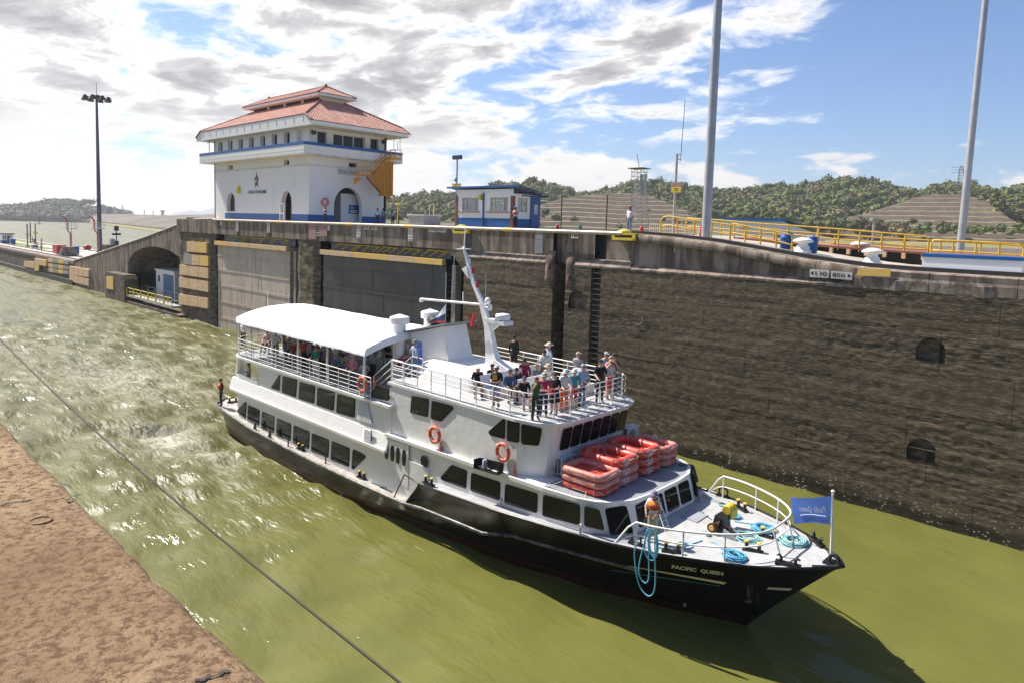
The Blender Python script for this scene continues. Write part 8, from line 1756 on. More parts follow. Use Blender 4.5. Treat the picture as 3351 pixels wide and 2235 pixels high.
# ---------------------------------------------------------------- hills, far shore and ground
q = MB(); q.box(-92, 700, 53.0, 53.3, -2, 10.9); q.build('ground_edge', 'pier_rough', None, kind='structure')
q = MB(); q.grid([[(x, y, 10.9 + (0.0 if y < 200 else (y-200)*.002)) for y in (53, 70, 120, 260, 450, 900)] for x in (-98, -20, 60, 200, 500, 900)][::-1]); q.build('ground', 'dry_grass', None, kind='structure')
def colz(sx, sy, D): return PD(sx, sy, D)
def ridge(name, pix, D, df, db, zb, mt, rows=14, step=8, amp=1.5, seed=1, terr=0, kind='structure', prof=None, mt2=None, lower=0):
    xs_ = np.arange(pix[0][0], pix[-1][0]+1, step); ys_ = np.interp(xs_, [p_[0] for p_ in pix], [p_[1] for p_ in pix])+lower
    P = []; dirs = []
    for sx, sy in zip(xs_, ys_):
        d = ray(sx, sy); hlen = math.hypot(d[0], d[1]); dirs.append((d[0]/hlen, d[1]/hlen, d[2]/hlen*D+CAMZ))
    nb_ = 5; nr = rows+nb_; X = np.zeros((len(xs_), nr)); Y = X.copy(); Z = X.copy(); T_ = np.zeros(nr)
    for j in range(nr):
        if j < rows: t_ = j/(rows-1); dist = D-df*(1-t_); w = t_ if prof is None else prof(t_)
        else: t_ = 1-(j-rows+1)/nb_; dist = D+db*(1-t_); w = t_
        for i, (a, b_, zr) in enumerate(dirs): X[i, j] = a*dist; Y[i, j] = b_*dist; Z[i, j] = zb+max(zr-zb, .2)*w
    Z += amp*fbm(X/25, Y/25, seed, 4)*np.clip((Z-zb)/6, 0, 1)
    mi = None
    o = np_mesh(name, np.stack([X, Y, Z], -1), gridfaces(len(xs_), nr)[:, ::-1], [mt]+([mt2] if mt2 else []), None, True, kind=kind)
    return X, Y, Z, rows, o
RA_ = [(1150, 700), (1240, 662), (1270, 650), (1320, 655), (1370, 645), (1420, 640), (1480, 648), (1580, 634), (1610, 620), (1660, 607), (1700, 597), (1740, 593), (1790, 603), (1830, 618), (1870, 636), (1900, 646), (1960, 638), (2040, 618), (2090, 606), (2140, 600), (2180, 607), (2240, 621), (2300, 623), (2358, 632), (2420, 628), (2480, 626), (2568, 614), (2620, 615), (2680, 602), (2729, 590), (2780, 594), (2836, 600), (2880, 610), (2926, 625), (2984, 634), (3030, 626), (3069, 616), (3120, 612), (3170, 620), (3216, 630), (3239, 638), (3290, 632), (3351, 620), (3500, 600), (3700, 640)]
smo = lambda t_: t_*t_*(3-2*t_)*.6+t_*.4
HA = ridge('hill', RA_, 720, 260, 200, 11, 'hill_ground', rows=22, step=10, amp=5, seed=2, prof=smo, lower=8)
def terraced(name, pix, D, df, levels, ztop_pix, zb, seed):
    """a cut hillside with benches: outline from the ridge, stepped front face"""
    xs_ = np.arange(pix[0][0], pix[-1][0]+1, 6); ys_ = np.interp(xs_, [p_[0] for p_ in pix], [p_[1] for p_ in pix]); ztop = PD((pix[0][0]+pix[-1][0])/2, ztop_pix, D).z; dz = (ztop-zb)/levels; V = []; rows = []
    for k in range(levels): rows += [(k*dz, 0), (k*dz+dz*.80, 1), (k*dz+dz*.86, 2), (k*dz+dz, 3)]
    rows.append((levels*dz, 3)); n = len(rows); X = np.zeros((len(xs_), n+3)); Y = X.copy(); Z = X.copy()
    for i, (sx, sy) in enumerate(zip(xs_, ys_)):
        d = ray(sx, sy); hl = math.hypot(d[0], d[1]); a, b_ = d[0]/hl, d[1]/hl; zr = max(d[2]/hl*D+CAMZ, zb+.3)
        w = .8*math.sin(i*.13+seed)+3.0*float(fbm(np.array([i*.10]), np.array([seed*1.]), 4)[0])
        for j, (hz, kind_) in enumerate(rows):
            lev = int(hz/dz+1e-6) if kind_ in (0,) else int((hz-1e-6)/dz); fr_in = {0: 0, 1: .35, 2: .45, 3: 1.0}[kind_]
            dist = D-df*(1-(lev+fr_in)/levels); z = min(zb+hz+w*.25*(kind_ > 0), zr+(.0))
            X[i, j] = a*dist; Y[i, j] = b_*dist; Z[i, j] = z
        for j, (dd, f_) in enumerate(((20, 1.0), (60, .7), (120, .0))): X[i, n+j] = a*(D+dd); Y[i, n+j] = b_*(D+dd); Z[i, n+j] = zb+(zr-zb)*f_
    F_ = gridfaces(len(xs_), n+3)[:, ::-1]; col_ = np.tile(np.arange(n+2), len(xs_)-1); mi = np.where((col_ % 4 == 1) | (col_ % 4 == 2) | (col_ >= n-1), 1, 0)
    np_mesh(name, np.stack([X, Y, Z], -1), F_, ['terrace', 'terrace_grass'], None, False, mi=mi, kind='structure')
terraced('terraced_hill', [(1560, 760), (1690, 722), (1770, 678), (1830, 658), (1900, 645), (1994, 634), (2083, 633), (2140, 650), (2200, 676), (2260, 702), (2330, 735), (2400, 765)], 500, 95, 9, 632, 11, 1)
terraced('terraced_hill', [(2520, 780), (2650, 742), (2814, 714), (2948, 670), (3000, 650), (3060, 639), (3150, 639), (3210, 654), (3250, 682), (3300, 722), (3390, 770)], 540, 110, 10, 637, 11, 2)
terraced('terraced_hill', [(1180, 740), (1280, 690), (1400, 672), (1500, 668), (1580, 690), (1640, 730)], 600, 90, 8, 668, 11, 3)
# forest: clumped crowns, one mass on the hills
fr2 = np.random.default_rng(21)
def crown_template(seed, n_leaf=46, core=True):
    r_ = np.random.default_rng(seed); V = []; F = []
    if core:
        nu, nv = 8, 5
        for i in range(nv+1):
            ph = -math.pi/2*.7+(math.pi/2+math.pi/2*.7)*i/nv
            for j in range(nu):
                t_ = 2*math.pi*j/nu; k = r_.uniform(.62, .86); V.append((k*math.cos(ph)*math.cos(t_), k*math.cos(ph)*math.sin(t_), .75*k*math.sin(ph)))
        F += [(i*nu+j, i*nu+(j+1) % nu, (i+1)*nu+(j+1) % nu, (i+1)*nu+j) for i in range(nv) for j in range(nu)]
    lob = r_.normal(size=(7, 3)); lob /= np.linalg.norm(lob, axis=1)[:, None]; lob[:, 2] = np.abs(lob[:, 2])*.8
    for k in range(n_leaf):
        c = lob[k % 7]*r_.uniform(.45, .8)+r_.normal(size=3)*.26; n = c/np.linalg.norm(c)+r_.normal(size=3)*.5; n /= np.linalg.norm(n); a = np.cross(n, [0.3, .2, 1]); a /= np.linalg.norm(a); b_ = np.cross(n, a); s = r_.uniform(.10, .22); o = len(V)
        c[2] *= .8
        for sx, sy in ((-1, -.7), (1, -1), (.8, 1), (-.9, .8)): V.append(tuple(c+a*s*sx+b_*s*sy))
        F.append((o, o+1, o+2, o+3))
    return np.array(V), np.array(F)
TPL = [crown_template(50+i) for i in range(7)]
def forest(name, pts, label, mt):
    Vs, Fs, o = [], [], 0
    for (x, y, z, r_, h_) in pts:
        V, F = TPL[fr2.integers(7)]; a = fr2.uniform(0, 6.28); c, s = math.cos(a), math.sin(a); W = np.stack([(V[:,0]*c-V[:,1]*s)*r_+x, (V[:,0]*s+V[:,1]*c)*r_+y, V[:,2]*h_+z], 1); Vs.append(W); Fs.append(F+o); o += len(V)
    np_mesh(name, np.vstack(Vs), np.vstack(Fs), mt, None, False, label=label, cat='forest', kind='stuff')
X, Y, Z, nr, _ = HA; pts = []
for k in range(3000):
    i = fr2.uniform(0, X.shape[0]-1.01); j = fr2.uniform(5, nr+.8); i0, j0 = int(i), int(min(j, nr-1)); x, y, z = X[i0, j0], Y[i0, j0], Z[i0, j0]
    x += fr2.uniform(-5, 5); y += fr2.uniform(-6, 6); cl = float(fbm(np.array([x/60]), np.array([y/60]), 8)[0])
    if cl < -.16: continue
    r_ = fr2.uniform(2.6, 5.6)*(1.15 if fr2.random() < .15 else 1); pts.append((x, y, z+r_*.6, r_, r_*fr2.uniform(.8, 1.25)))
# scrub at the shoulders of the cut slopes
for (sx, sy, D, n, spx, spy) in ((2330, 700, 500, 60, 60, 28), (2250, 690, 505, 40, 50, 18), (1780, 690, 490, 40, 40, 20), (3290, 690, 520, 90, 55, 40), (2560, 735, 430, 120, 190, 18), (2850, 742, 430, 70, 150, 14), (3180, 752, 430, 50, 130, 12), (1320, 690, 560, 60, 80, 22), (1700, 715, 430, 40, 90, 14), (2440, 715, 440, 90, 110, 22)):
    for k in range(n):
        a, b_ = sx+fr2.normal()*spx, sy+fr2.normal()*spy*.6; p = PD(a, b_, D+fr2.uniform(-25, 25)); 
        if p.z < 11: p.z = 11
        r_ = fr2.uniform(1.2, 3.4); pts.append((p.x, p.y, p.z, r_, r_))
for (x0, x1, y0, y1, D, n) in ((1790, 2280, 660, 745, 440, 170), (2760, 3260, 680, 770, 470, 260), (1260, 1560, 690, 735, 540, 80)):
    for k in range(n):
        a, b_ = fr2.uniform(x0, x1), fr2.uniform(y0, y1); p = PD(a, b_, D+ (y1-b_)*.9); r_ = fr2.uniform(.5, 1.7); p.z = max(p.z, 11.2); pts.append((p.x, p.y, p.z, r_, r_*.8))
forest('hill_forest', pts, 'mass of mixed green trees covering the hills behind the lock', 'forest_leaf')
# a few trees that stand out against the sky
def tree(px, D, r_, hgt_, label, seed, mt='forest_leaf', flat=.7):
    p = PD(*px, D); z0 = p.z-hgt_; T = thing('tree', label, 'tree', (p.x, p.y, z0-2), 'trees on the skyline'); rr_ = random.Random(seed)
    q = MB(); q.tube([(p.x, p.y, z0-2), (p.x+.3, p.y, z0+hgt_*.4), (p.x, p.y, z0+hgt_*.75)], [.5, .35, .2], 7)
    for k in range(6): a = k*1.05; q.tube([(p.x, p.y, z0+hgt_*(.35+.05*k)), (p.x+r_*.6*math.cos(a), p.y+r_*.6*math.sin(a), z0+hgt_*.75)], [.2, .08], 5)
    q.build('trunk', 'bark', T); Vs, Fs, o = [], [], 0
    for k in range(16):
        V, F = crown_template(seed*20+k, 60, False); a = rr_.uniform(0, 6.28); d = r_*math.sqrt(rr_.random())*.8; s = r_*rr_.uniform(.30, .5); Vs.append(V*np.array([s, s, s*flat])+np.array([p.x+d*math.cos(a), p.y+d*math.sin(a), z0+hgt_*rr_.uniform(.65, .98)])); Fs.append(F+o); o += len(V)
    np_mesh('crown', np.vstack(Vs), np.vstack(Fs), mt, T, False)
tree((2514, 602), 680, 5.5, 9, 'lone round dark tree on the ridge left of the highest hill', 1); tree((2836, 592), 690, 5.5, 9, 'spreading tree just right of the highest hilltop', 2); tree((3069, 604), 660, 4.5, 10, 'tall loose tree on the skyline above the right terraces', 3); tree((1740, 584), 690, 6, 8, 'tree on the hilltop behind the booth', 4); tree((2140, 590), 600, 5, 8, 'tree on the hilltop above the terraced slope', 5); tree((2980, 624), 640, 3.4, 9, 'small palm-like tree left of the right-hand terraces', 6)
# ---- left: far shore, embankment, wooded hill
SH = [(-30, 711), (0, 713), (143, 719), (205, 726), (286, 728), (303, 734), (400, 747), (505, 763), (640, 775), (760, 790)]
sh3 = [PZ(a, b_, 0) for a, b_ in SH]
q = MB(); P = []
for (a, b_), p in zip(SH, sh3):
    d = Vector((p.x, p.y, 0)).normalized(); D = Vector((p.x, p.y, 0)).length; row = [p+Vector((0, 0, -.5)), p+d*8+Vector((0, 0, 1.5)), p+d*60+Vector((0, 0, 3.2)), p+d*(140)+Vector((0, 0, 4.5)), p+d*4000+Vector((0, 0, 6))]; P.append(row)
q.grid(P); q.build('shore', 'dry_grass', None, kind='structure')
em_ex = np.arange(196, 900, 10); em_et = np.interp(em_ex, [196, 225, 262, 300, 360, 470, 560, 640, 720, 900], [724, 712, 702, 700, 702, 704, 706, 704, 702, 710]); em_P = []
for em_a, em_b in zip(em_ex, em_et):
    em_s = PZ(em_a, float(np.interp(em_a, [p_[0] for p_ in SH], [p_[1] for p_ in SH])), 0); em_D = min(math.hypot(em_s.x, em_s.y), 1200); em_u = Vector((em_s.x, em_s.y, 0)).normalized(); em_t = PD(em_a, em_b, em_D+330).z; em_row = []
    for em_k in range(9):
        em_f = em_k/8; em_d = em_D+45+285*em_f; em_z = 3.4+(max(em_t, 4)-3.4)*(em_f**.8); em_p = em_u*em_d; em_row.append((em_p.x, em_p.y, em_z+1.2*float(fbm(np.array([em_a*.05]), np.array([em_f*3]), 3)[0])*(em_f > 0)))
    em_p = em_u*(em_D+700); em_row.append((em_p.x, em_p.y, 2)); em_P.append(em_row)
q = MB(); q.grid(em_P[::-1], True); q.build('embankment', 'embankment', None, kind='structure')
HL = ridge('hill', [(-60, 700), (0, 690), (50, 688), (110, 684), (150, 674), (185, 668), (225, 668), (262, 670), (300, 672), (340, 690), (385, 702), (430, 708)], 1500, 260, 300, 2, 'hill_ground', rows=14, step=6, amp=4, seed=9, prof=smo)
X, Y, Z, nr, _ = HL; pts = []
for k in range(900):
    i = fr2.uniform(0, X.shape[0]-1.01); j = fr2.uniform(0, nr+.9); i0, j0 = int(i), int(min(j, nr-1)); x, y, z = X[i0, j0], Y[i0, j0], Z[i0, j0]
    if i/X.shape[0] > .62 and fr2.random() < .82: continue
    r_ = fr2.uniform(5, 10); pts.append((x+fr2.uniform(-8, 8), y+fr2.uniform(-8, 8), z+r_*.5, r_, r_*.9))
for k in range(200): p = PZ(fr2.uniform(-20, 300), 716, 0); D = Vector((p.x, p.y, 0)); u = PZ(fr2.uniform(-20, 150), 714.5, 0); r_ = fr2.uniform(4, 7); d = u.normalized(); pts.append((u.x+d.x*30*fr2.random(), u.y+d.y*30*fr2.random(), 2+r_*.5, r_, r_*.8))
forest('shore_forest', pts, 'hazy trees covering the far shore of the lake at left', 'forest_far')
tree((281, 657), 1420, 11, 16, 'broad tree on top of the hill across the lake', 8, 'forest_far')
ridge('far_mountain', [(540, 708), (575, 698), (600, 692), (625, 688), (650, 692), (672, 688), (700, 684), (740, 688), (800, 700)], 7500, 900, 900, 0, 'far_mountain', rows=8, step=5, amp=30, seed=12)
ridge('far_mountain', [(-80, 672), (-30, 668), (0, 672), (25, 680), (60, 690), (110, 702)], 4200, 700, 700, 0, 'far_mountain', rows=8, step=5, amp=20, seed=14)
# harbour cranes and pylons far away, buoys on the lake
for k, (x, y0, y1) in enumerate(((20, 690, 671), (29, 690, 670), (36, 690, 669))):
    b_ = PD(x, y0, 3600); t_ = PD(x, y1, 3600); T = thing('harbour_crane', 'tiny grey harbour crane on the far left skyline, %s from the left' % ('first', 'second', 'third')[k], 'crane', b_, 'far harbour cranes')
    q = MB(); q.tube([b_, t_], 2.2, 4); q.tube([b_.lerp(t_, .5), b_.lerp(t_, .5)+Vector((18, 6, 4))], 1.6, 4); q.build('crane_tower', 'far_mountain', T)
b_ = PD(46, 692, 3600); T = thing('harbour_crane', 'tiny grey crane with raised slanting jib at far left', 'crane', b_, 'far harbour cranes'); q = MB(); q.tube([b_, PD(50, 668, 3600)], 2.2, 4); q.tube([b_, PD(62, 700, 3600)], 2, 4); q.build('crane_jib', 'far_mountain', T)
b_ = PD(404, 702, 2600); T = thing('harbour_crane', 'pale grey crane rising behind the embankment', 'crane', b_, 'far harbour cranes'); q = MB(); q.tube([b_, PD(400, 674, 2600)], 2.0, 4); q.box(b_.x-22, b_.x+4, b_.y-6, b_.y+6, b_.z-8, b_.z+16); q.build('crane_body', 'far_mountain', T)
for k, (x, y0, y1) in enumerate(((357, 704, 680), (472, 704, 689), (501, 705, 690), (532, 706, 690))):
    b_ = PD(x, y0, 1300 if x < 400 else 2000); t_ = PD(x, y1, 1300 if x < 400 else 2000); T = thing('pylon', ('dark block tower', 'thin pale pylon', 'thin pale pylon', 'dark stub tower')[k]+' on the embankment, %s from the left' % ('first', 'second', 'third', 'fourth')[k], 'tower', b_, 'towers on the embankment'); q = MB(); w = (3.4, 1.0, 1.0, 3.6)[k]; q.tube([b_, t_], w, 4); q.box(t_.x-w*1.6, t_.x+w*1.6, t_.y-w, t_.y+w, t_.z-w, t_.z); q.build('tower_shaft', 'far_mountain' if k in (1, 2) else 'pole_dark', T)
for k, (x, y, big) in enumerate(((128, 735, 1), (74, 724, 0), (140, 725, 0), (15, 717, 0), (2, 722, 0))):
    p = PZ(x, y, 0); T = thing('buoy', 'dark buoy with upright frame floating on the lake' if big else 'small dark float on the lake, %s from the left' % ('', 'third', 'fourth', 'second', 'first')[k], 'buoy', p, 'buoys on the lake'); s = 1.0
    q = MB(); q.lathe([(1.8*s, -.4), (2.2*s, .1), (2.0*s, .8), (.6*s, 1.0)], p, 10); q.build('float', 'pole_dark', T)
    if big: q = MB(); q.tube([p, p+Vector((0, 0, 7))], .5, 5); q.box(p.x-1.4, p.x+1.4, p.y-1, p.y+1, 4.5, 7.5); q.build('top_frame', 'steel_dark', T)
# pylons on the right skyline
def lattice(base, top, w0, w1, label, n=9, mt='wire', arms=0, r_=.12, cat='tower', extra=None):
    b_, t_ = Vector(base), Vector(top); T = thing('lattice_tower', label, cat, b_); C4_ = [(-1,-1),(1,-1),(1,1),(-1,1)]
    def c4(k, i): f_ = k/n; w = w0+(w1-w0)*f_; p = b_.lerp(t_, f_); return p+Vector((C4_[i][0]*w/2, C4_[i][1]*w/2, 0))
    for i in range(4): q = MB(); q.tube([c4(0, i), c4(n, i)], r_, 4); q.build('tower_leg', mt, T)
    q = MB()
    for k in range(n):
        for i in range(4): q.tube([c4(k, i), c4(k+1, (i+1) % 4)], r_*.6, 4); q.tube([c4(k+1, i), c4(k+1, (i+1) % 4)], r_*.6, 4)
    q.build('bracing', mt, T, kind='stuff')
    for a in range(arms): q = MB(); z = b_.lerp(t_, .72+.12*a); q.tube([z-Vector((w0*1.1, 0, 0)), z+Vector((w0*1.1, 0, 0))], r_, 4); q.build('cross_arm', mt, T)
    return T
for (px, py0, py1, D, w, lab) in ((2163, 612, 577, 720, 4, 'pale pylon on the hill behind the communication mast'), (3146, 618, 545, 640, 6, 'grey pylon beside the right lamp mast on the ridge'), (1334, 650, 630, 760, 5, 'faint pylon above the trees right of the control tower')):
    lattice(PD(px, py0, D), PD(px, py1, D), w, w*.25, lab, 7, arms=3, r_=.18)
# ---------------------------------------------------------------- things on the centre wall, right of the booth
def on_deck(sx, sy, z0=None):
    z = 12.0
    for i in range(12): p = PZ(sx, sy, min(z, 12.6)); z = zt(p.x)
    return p
high_mast((-20.0, 38.0, zt(-20)-.01), 48, .27, .20, 'thick grey lamp mast standing behind the yellow railing', False, 'galv', lean=.0, joints=(.33,))
pm3 = PV(3142, 806, 56); high_mast((pm3.x, pm3.y, 10.9), 52, .25, .13, 'slim grey lamp mast at the right edge', False, 'galv', lean=.6, joints=(.25, .5))
def capstan(px, y, s, lab):
    p = PV(*px, y); z = min(zt(p.x), 12.5)-.01; T = thing('bollard_head', lab, 'bollard', (p.x, y, z), 'white mushroom bollards'); q = MB()
    q.lathe([(.62*s, 0), (.62*s, .22*s), (.50*s, .24*s), (.48*s, .5*s), (.40*s, .55*s)], (p.x, y, z), 18); q.build('plinth', 'white_paint', T); q = MB(); q.lathe([(.36*s, .5*s), (.34*s, .75*s), (.72*s, .86*s), (.74*s, .95*s), (.60*s, 1.06*s), (.25*s, 1.18*s), (.05, 1.2*s)], (p.x, y, z), 20); q.build('cap', 'white_paint', T)
capstan(r7(348, 360), 38.6, .72, 'large white mushroom bollard in front of the blue barrels'); capstan(r7(978, 440), 37.9, .72, 'white mushroom bollard left of the long white box'); capstan(r7(870, 310), 44.5, .75, 'white mushroom bollard behind the yellow railing')
def rail_run(pix, y, h_, lab, posts=None, mt='yellow_paint', nb=2, r_=.05):
    P = [PV(a, b_, y) for a, b_ in pix]; T = thing('yellow_railing', lab, 'railing', (P[0].x, y, P[0].z-h_), 'yellow railings on the centre wall')
    Pf = [p for a, b_ in zip(P, P[1:]) for p in (a.lerp(b_, 0), a.lerp(b_, .5))]+[P[-1]]
    for k in range(nb): q = MB(); dz = h_*k/nb; q.tube([p-Vector((0, 0, dz)) for p in Pf], r_, 6); q.build('rail_bar', mt, T)
    L_ = (P[-1]-P[0]).length; n = posts or max(2, int(L_/1.9))
    for k in range(n+1):
        x = P[0].x+(P[-1].x-P[0].x)*k/n; z = np.interp(x, [p.x for p in P], [p.z for p in P]); q = MB(); q.tube([(x, y, z-h_-.05), (x, y, z)], r_, 6); q.build('post', mt, T)
rail_run([(2163, 722), (2172, 711), (2190, 709), (2275, 721), (2390, 737)], 39.3, 1.15, 'yellow railing with curved end, left of the thick lamp mast', 4)
rail_run([(2392, 739), (2400, 733), (2475, 748), (2560, 763), (2590, 770), (2594, 785)], 39.3, 1.1, 'yellow railing right of the thick lamp mast', 4)
rail_run([(2245, 730), (2250, 715), (2350, 721), (2500, 734), (2600, 740), (2677, 746)], 43.5, 1.15, 'far yellow railing in front of the white blue-roofed building', 5)
rail_run([(2679, 746), (2800, 755), (2900, 764), (3030, 774), (3040, 785)], 43.0, 1.2, 'yellow railing above the dark walkway', 5)
rail_run([(3048, 800), (3056, 787), (3150, 790), (3340, 800), (3351, 815)], 42.0, 1.1, 'rightmost yellow railing behind the long white box', 4)
rail_run([(2360, 735), (2600, 760), (2900, 781), (3140, 792), (3351, 806)], 46.5, 1.1, 'rear yellow railing along the far edge of the walkway', 9)
# braces of the first railing
# walkway under the railings with its brackets
T = thing('walkway', 'long rusty walkway on brackets over a dark pit, under the yellow railings', 'walkway', (-12, 44, 11)); q = MB(); P = []
for a, b_ in ((2400, 777), (2600, 797), (2800, 812), (3014, 827), (3351, 842)): p = PV(a, b_, 42.8); P.append([(p.x, 42.8, p.z-.10), (p.x, 42.8, p.z), (p.x, 46.6, p.z)])
q.grid(P[::-1]); q.build('planking', 'brick_red', T)
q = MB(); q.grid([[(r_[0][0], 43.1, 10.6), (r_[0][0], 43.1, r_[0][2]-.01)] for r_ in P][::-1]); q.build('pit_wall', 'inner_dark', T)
for k in range(16): x = P[0][0][0]+(P[-1][0][0]-P[0][0][0])*(k+.4)/16; z = np.interp(x, [r_[0][0] for r_ in P], [r_[0][2] for r_ in P]); q = MB(); q.box(x-.09, x+.09, 42.7, 43.0, z-.32, z-.005); q.build('bracket', 'timber', T)
a = PV(*r7(1425, 480), 37.2); b_ = PV(*r7(2330, 525), 37.2); t_ = PV(*r7(1425, 345), 37.2); z0 = zt(a.x); T = thing('long_box', 'long white box with blue rim on the wall top at right', 'box', (a.x, 37.2, z0)); hgt_ = t_.z-a.z
q = MB(); q.box(a.x, b_.x, 37.2, 39.0, z0, z0+hgt_-.09); q.build('box_wall', 'white_paint', T); q = MB(); q.box(a.x-.04, b_.x+.04, 37.16, 39.04, z0+hgt_-.09, z0+hgt_+.06); q.build('rim', 'blue_paint', T); q = MB(); q.box(a.x-.03, b_.x+.03, 37.1, 37.2, z0-.01, z0+.10); q.build('skirting', 'blue_paint', T)
for px, lab in (((197, 320), 'blue barrel left of the large white mushroom bollard'), ((425, 330), 'blue barrel right of the large white mushroom bollard')):
    p = PV(*r7(*px), 39.8); z = zt(p.x)-.01; T = thing('barrel', lab, 'barrel', (p.x, 39.8, z), 'blue barrels'); q = MB(); q.lathe([(.30, 0), (.33, .05), (.33, .3), (.345, .32), (.33, .34), (.33, .6), (.345, .62), (.33, .64), (.33, .9), (.28, .93)], (p.x, 39.8, z), 16); q.build('drum', 'blue_paint', T); q = MB(); q.lathe([(.06, .92), (.06, .96)], (p.x+.12, 39.8, z), 8); q.build('bung', 'steel_dark', T)
BG = thing('service_building', 'low white building with dark blue roof edge behind the railings', 'building', (-38, 78, 10.9)); f5 = lambda x, y: (2000+x/3.918, 640+y/3.918)
a = PV(*f5(1100, 292), 78); b_ = PV(*f5(2200, 312), 78); q = MB(); q.box(a.x, b_.x, 78, 78.2, 10.9, a.z-.02); q.build('wall', 'white_paint', BG)
q = MB(); q.box(a.x-.6, b_.x+.5, 77.5, 77.8, a.z-.28, a.z+.04); q.build('roof_fascia', 'blue_paint', BG)
q = MB(); q.prism([(a.x-.6, 77.5, a.z+.0), (b_.x+.5, 77.5, a.z+.0), (b_.x+.5, 77.5, a.z+.08), (a.x-.6, 77.5, a.z+.08)], (0, 15, -1.6)); q.build('roof', 'sheet_roof', BG)
q = MB(); q.prism([(b_.x, 78, 10.9), (b_.x, 92, 10.9), (b_.x, 92, a.z-1.9), (b_.x, 78, a.z-.3)], (.05, 0, 0)); q.build('gable', 'white_paint', BG)
for xx in (.62, .93): q = MB(); x0 = a.x+(b_.x-a.x)*xx; q.box(x0, x0+1.6, 77.9, 78, 11.0, 12.6); q.build('door', 'blue_door', BG)
q = MB(); q.box(a.x+(b_.x-a.x)*.55, a.x+(b_.x-a.x)*.6, 77.3, 78, 13.0, 13.6); q.build('wall_unit', 'galv', BG)
q = MB(); q.grid([[(x, 60, 10.95), (x, 72, 12.0), (x, 76, 12.1)] for x in (-35, -10, 10, 40)][::-1]); q.build('gravel_bank', 'gravel', None, kind='structure')
# poles, signs, small gear
def pole(name, sx, sy0, sy1, y, r_, lab, cat='post', mt='galv', group=None, z0=None):
    a = PV(sx[0], sy0, y); b_ = PV(sx[1], sy1, y); zz = zt(a.x)-.01 if z0 is None else z0; T = thing(name, lab, cat, (a.x, y, zz), group); q = MB(); q.tube([(a.x, y, zz), (a.x, y, b_.z)], r_, 7); q.build('pole', mt, T); return T, a, b_
T, a, b_ = pole('sign_mast', (2204, 2204), 742, 507, 40.5, .085, 'grey mast carrying a yellow plate with the figure 70', 'sign', 'nosing')
c_ = PV(2212, 631, 40.35); d = PV(2212, 613, 40.35); q = MB(); q.box(c_.x-.34, c_.x+.36, 40.3, 40.38, c_.z, d.z); pl = q.build('number_plate', 'bollard_yellow', T); text_on('figures', '70', (c_.x-.14, 40.3, c_.z+.07), (.32, 0, 0), (0, 0, (d.z-c_.z)*.6), 'sign_black', pl)
q = MB(); e = PV(2212, 611, 40.35); f_ = PV(2212, 598, 40.35); q.box(c_.x-.40, c_.x+.42, 40.3, 40.38, e.z, f_.z); q.build('red_plate', 'faded_red', T)
q = MB(); w0 = PV(2228, 507, 40.5); w1 = PV(2240, 326, 40.5); q.tube([(w0.x, 40.5, w0.z-.4), (w0.x+.12, 40.5, w1.z)], .02, 5); q.tube([(a.x, 40.5, w0.z-.3), (w0.x, 40.5, w0.z-.3)], .02, 4); q.tube([(a.x, 40.5, w0.z), (w0.x, 40.5, w0.z)], .02, 4); q.build('whip', 'steel_dark', T)
T, a, b_ = pole('lamp_post', (1492, 1492), 725, 520, 37.6, .07, 'lamp post with floodlights and the plate 15 beside the booth', 'lamp post', 'nosing')
h0, h1 = PV(1483, 524, 37.5), PV(1510, 509, 37.5); q = MB(); q.box(h0.x, h1.x, 37.4, 37.6, h0.z, h1.z); q.build('floodlight', 'steel_dark', T)
for sx, sy in ((1483, 591), ): p = PV(sx, sy, 37.5); q = MB(); q.lathe([(.05, 0), (.07, .12), (.17, .3)], (p.x+.05, 37.5, p.z), 10, axis='x'); q.tube([(p.x, 37.5, p.z), (a.x, 37.6, p.z)], .03, 5); q.build('horn', 'nosing', T)
c_ = PV(1480, 615, 37.45); d = PV(1508, 604, 37.45); q = MB(); q.box(c_.x, d.x, 37.42, 37.48, c_.z, d.z+.05); pl = q.build('number_plate', 'bollard_yellow', T); text_on('figures', '15', (c_.x+.3, 37.42, c_.z+.04), (.22, 0, 0), (0, 0, .22), 'sign_black', pl)
for sx0, sx1, y0, y1, lab in ((1836, 1838, 738, 632, 'thin dark post right of the booth'), (1984, 1985, 738, 640, 'thin dark post left of the white-shirted man')): pole('thin_post', (sx0, sx1), y0, y1, 44, .05, lab, 'post', 'steel_dark', 'thin posts on the wall')
LT = lattice(PD(2094, 742, 110), PD(2092, 552, 110), 1.9, 1.7, 'grey lattice communication mast with panel aerials', 14, 'wire', 0, .045, 'mast')
for dx in (-.1, .55): p0 = PD(2100, 640, 109.2); p1 = PD(2100, 572, 109.2); q = MB(); q.box(p0.x+dx-.22, p0.x+dx+.22, p0.y-.2, p0.y, p0.z, p1.z); q.build('panel_aerial', 'galv', LT)
q = MB(); p = PD(2092, 552, 110); q.box(p.x-1.4, p.x+1.4, p.y-1.2, p.y+1.2, p.z-.1, p.z); q.tube([p, PD(2085, 505, 110)], .05, 4); q.build('mast_platform', 'steel_dark', LT)
a = PV(1336, 731, 40); b_ = PV(1387, 731, 40); t_ = PV(1360, 703, 40); T = thing('deck_box', 'grey box with white lid on the wall between tower and booth', 'box', (a.x, 40, 12.48)); q = MB(); q.box(a.x, b_.x, 40, 42, 12.48, t_.z-.1); q.build('case', 'grille', T); q = MB(); q.box(a.x-.1, b_.x+.1, 39.9, 42.1, t_.z-.1, t_.z); q.build('lid', 'plastic_grey', T)
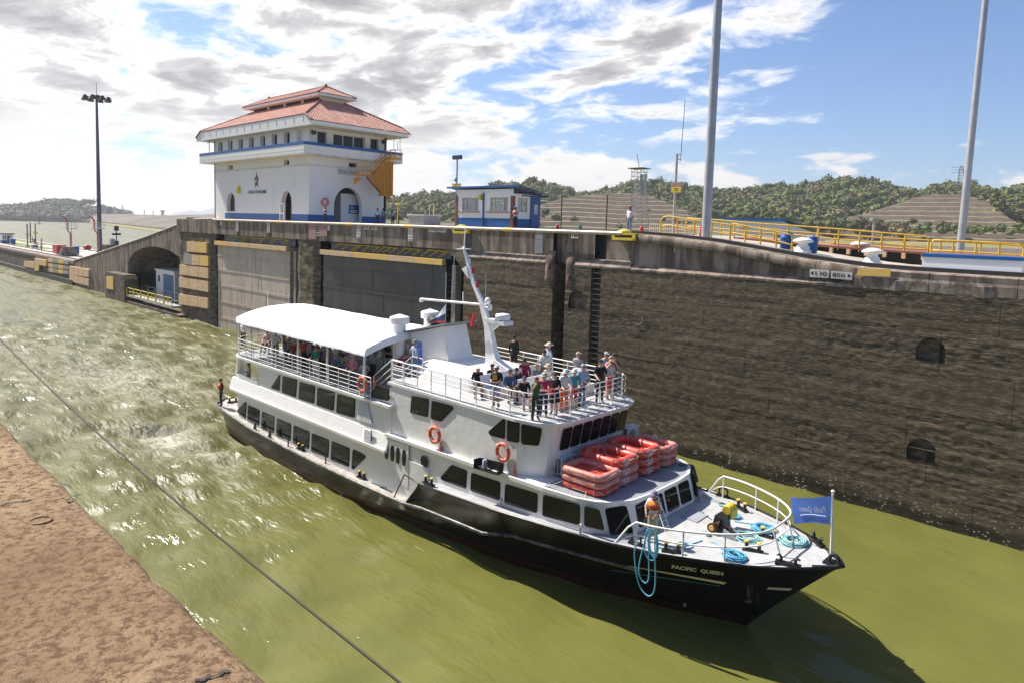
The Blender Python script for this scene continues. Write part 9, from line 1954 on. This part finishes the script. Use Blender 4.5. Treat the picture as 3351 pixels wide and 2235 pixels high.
T, a, b_ = pole('yellow_post', (1301, 1301), 728, 668, 38.5, .06, 'yellow T-shaped post right of the tower', 'post', 'bollard_yellow'); q = MB(); q.box(a.x-.35, a.x+.35, 38.4, 38.6, b_.z-.1, b_.z+.08); q.build('cross_plate', 'bollard_yellow', T)
T = thing('gantry', 'thin yellow frame behind the grey deck box', 'frame', (PV(1412, 728, 46).x, 46, 12.48)); a = PV(1405, 728, 46); b_ = PV(1420, 672, 46); q = MB(); q.tube([(a.x, 46, 12.48), (a.x, 46, b_.z), (b_.x, 46, b_.z+.1), (b_.x, 46, 12.48)], .05, 5); q.build('frame_tube', 'timber_yellow', T); q = MB(); q.box(a.x-.6, b_.x+.6, 45.8, 46.3, 12.48, 12.9); q.build('frame_base', 'steel_dark', T)
for sx, sy, mt_, lab in ((1825, 733, 'red_paint', 'small red hydrant right of the booth'), (1899, 735, cloth((.03, .22, .10)), 'small green hydrant on the wall top'), (2100, 743, 'red_paint', 'small red valve box right of the white-shirted man')):
    p = PV(sx, sy, 41); z = zt(p.x)-.01; T = thing('hydrant', lab, 'hydrant', (p.x, 41, z)); q = MB(); q.lathe([(.16, 0), (.16, .08), (.11, .1), (.11, .36), (.14, .38), (.12, .46), (.04, .52)], (p.x, 41, z), 10); q.tube([(p.x-.2, 41, z+.28), (p.x+.2, 41, z+.28)], .05, 6); q.build('valve', mt_, T)
p = PV(2293, 768, 38.8); z = zt(p.x)-.01; T = thing('traffic_cone', 'tall orange cone beside the thick lamp mast', 'cone', (p.x, 38.8, z)); q = MB(); q.lathe([(.15, .03), (.13, .1), (.05, .75), (.03, .78)], (p.x, 38.8, z), 12); q.build('cone', cloth((.65, .10, .03)), T); q = MB(); q.box(p.x-.2, p.x+.2, 38.6, 39.0, z, z+.04); q.build('cone_base', 'black_rubber', T)
p = PV(2125, 752, 45); T = thing('mesh_fence', 'low white mesh fence behind the yellow railing', 'fence', (p.x, 45, 12.3)); q = MB(); b_ = PV(2280, 760, 45); z1_ = PV(2125, 735, 45).z
for k in range(24): x = p.x+(b_.x-p.x)*k/23; q.box(x-.02, x+.02, 45, 45.04, 12.2, z1_)
for k in range(4): z = 12.35+(z1_-12.35)*k/3; q.box(p.x, b_.x, 44.97, 45.0, z-.03, z+.03)
q.build('mesh_panel', 'plastic_cream', T, kind='stuff')
p = PD(2858, 758, 90); T = thing('street_lamp', 'small grey street lamp beyond the yellow railing', 'street lamp', (p.x, p.y, 10.9)); t_ = PD(2858, 716, 90); q = MB(); q.tube([(p.x, p.y, 10.9), (p.x, p.y, t_.z)], .14, 6); q.build('post', 'galv', T); q = MB(); q.box(t_.x-.5, t_.x+.3, t_.y-.2, t_.y+.2, t_.z, t_.z+.2); q.build('lamp_head', 'galv', T)
# ---------------------------------------------------------------- air
q = MB(); q.box(-9800, 3200, -1700, 9700, -3.2, 260); hz = q.build('haze', 'white_paint', None, kind='stuff', label='thin pale haze hanging over the lock and the lake', cat='haze')
hm = bpy.data.materials.new('haze_air'); hm.use_nodes = True; ht = hm.node_tree; ht.nodes.clear(); ho = N(ht, 'ShaderNodeOutputMaterial'); hv = N(ht, 'ShaderNodeVolumePrincipled'); hv.inputs['Color'].default_value = (0.93, 0.95, 1.0, 1); hv.inputs['Density'].default_value = 0.00017; hv.inputs['Anisotropy'].default_value = 0.3
L(ht, hv.outputs[0], ho.inputs['Volume']); hz.data.materials.clear(); hz.data.materials.append(hm)
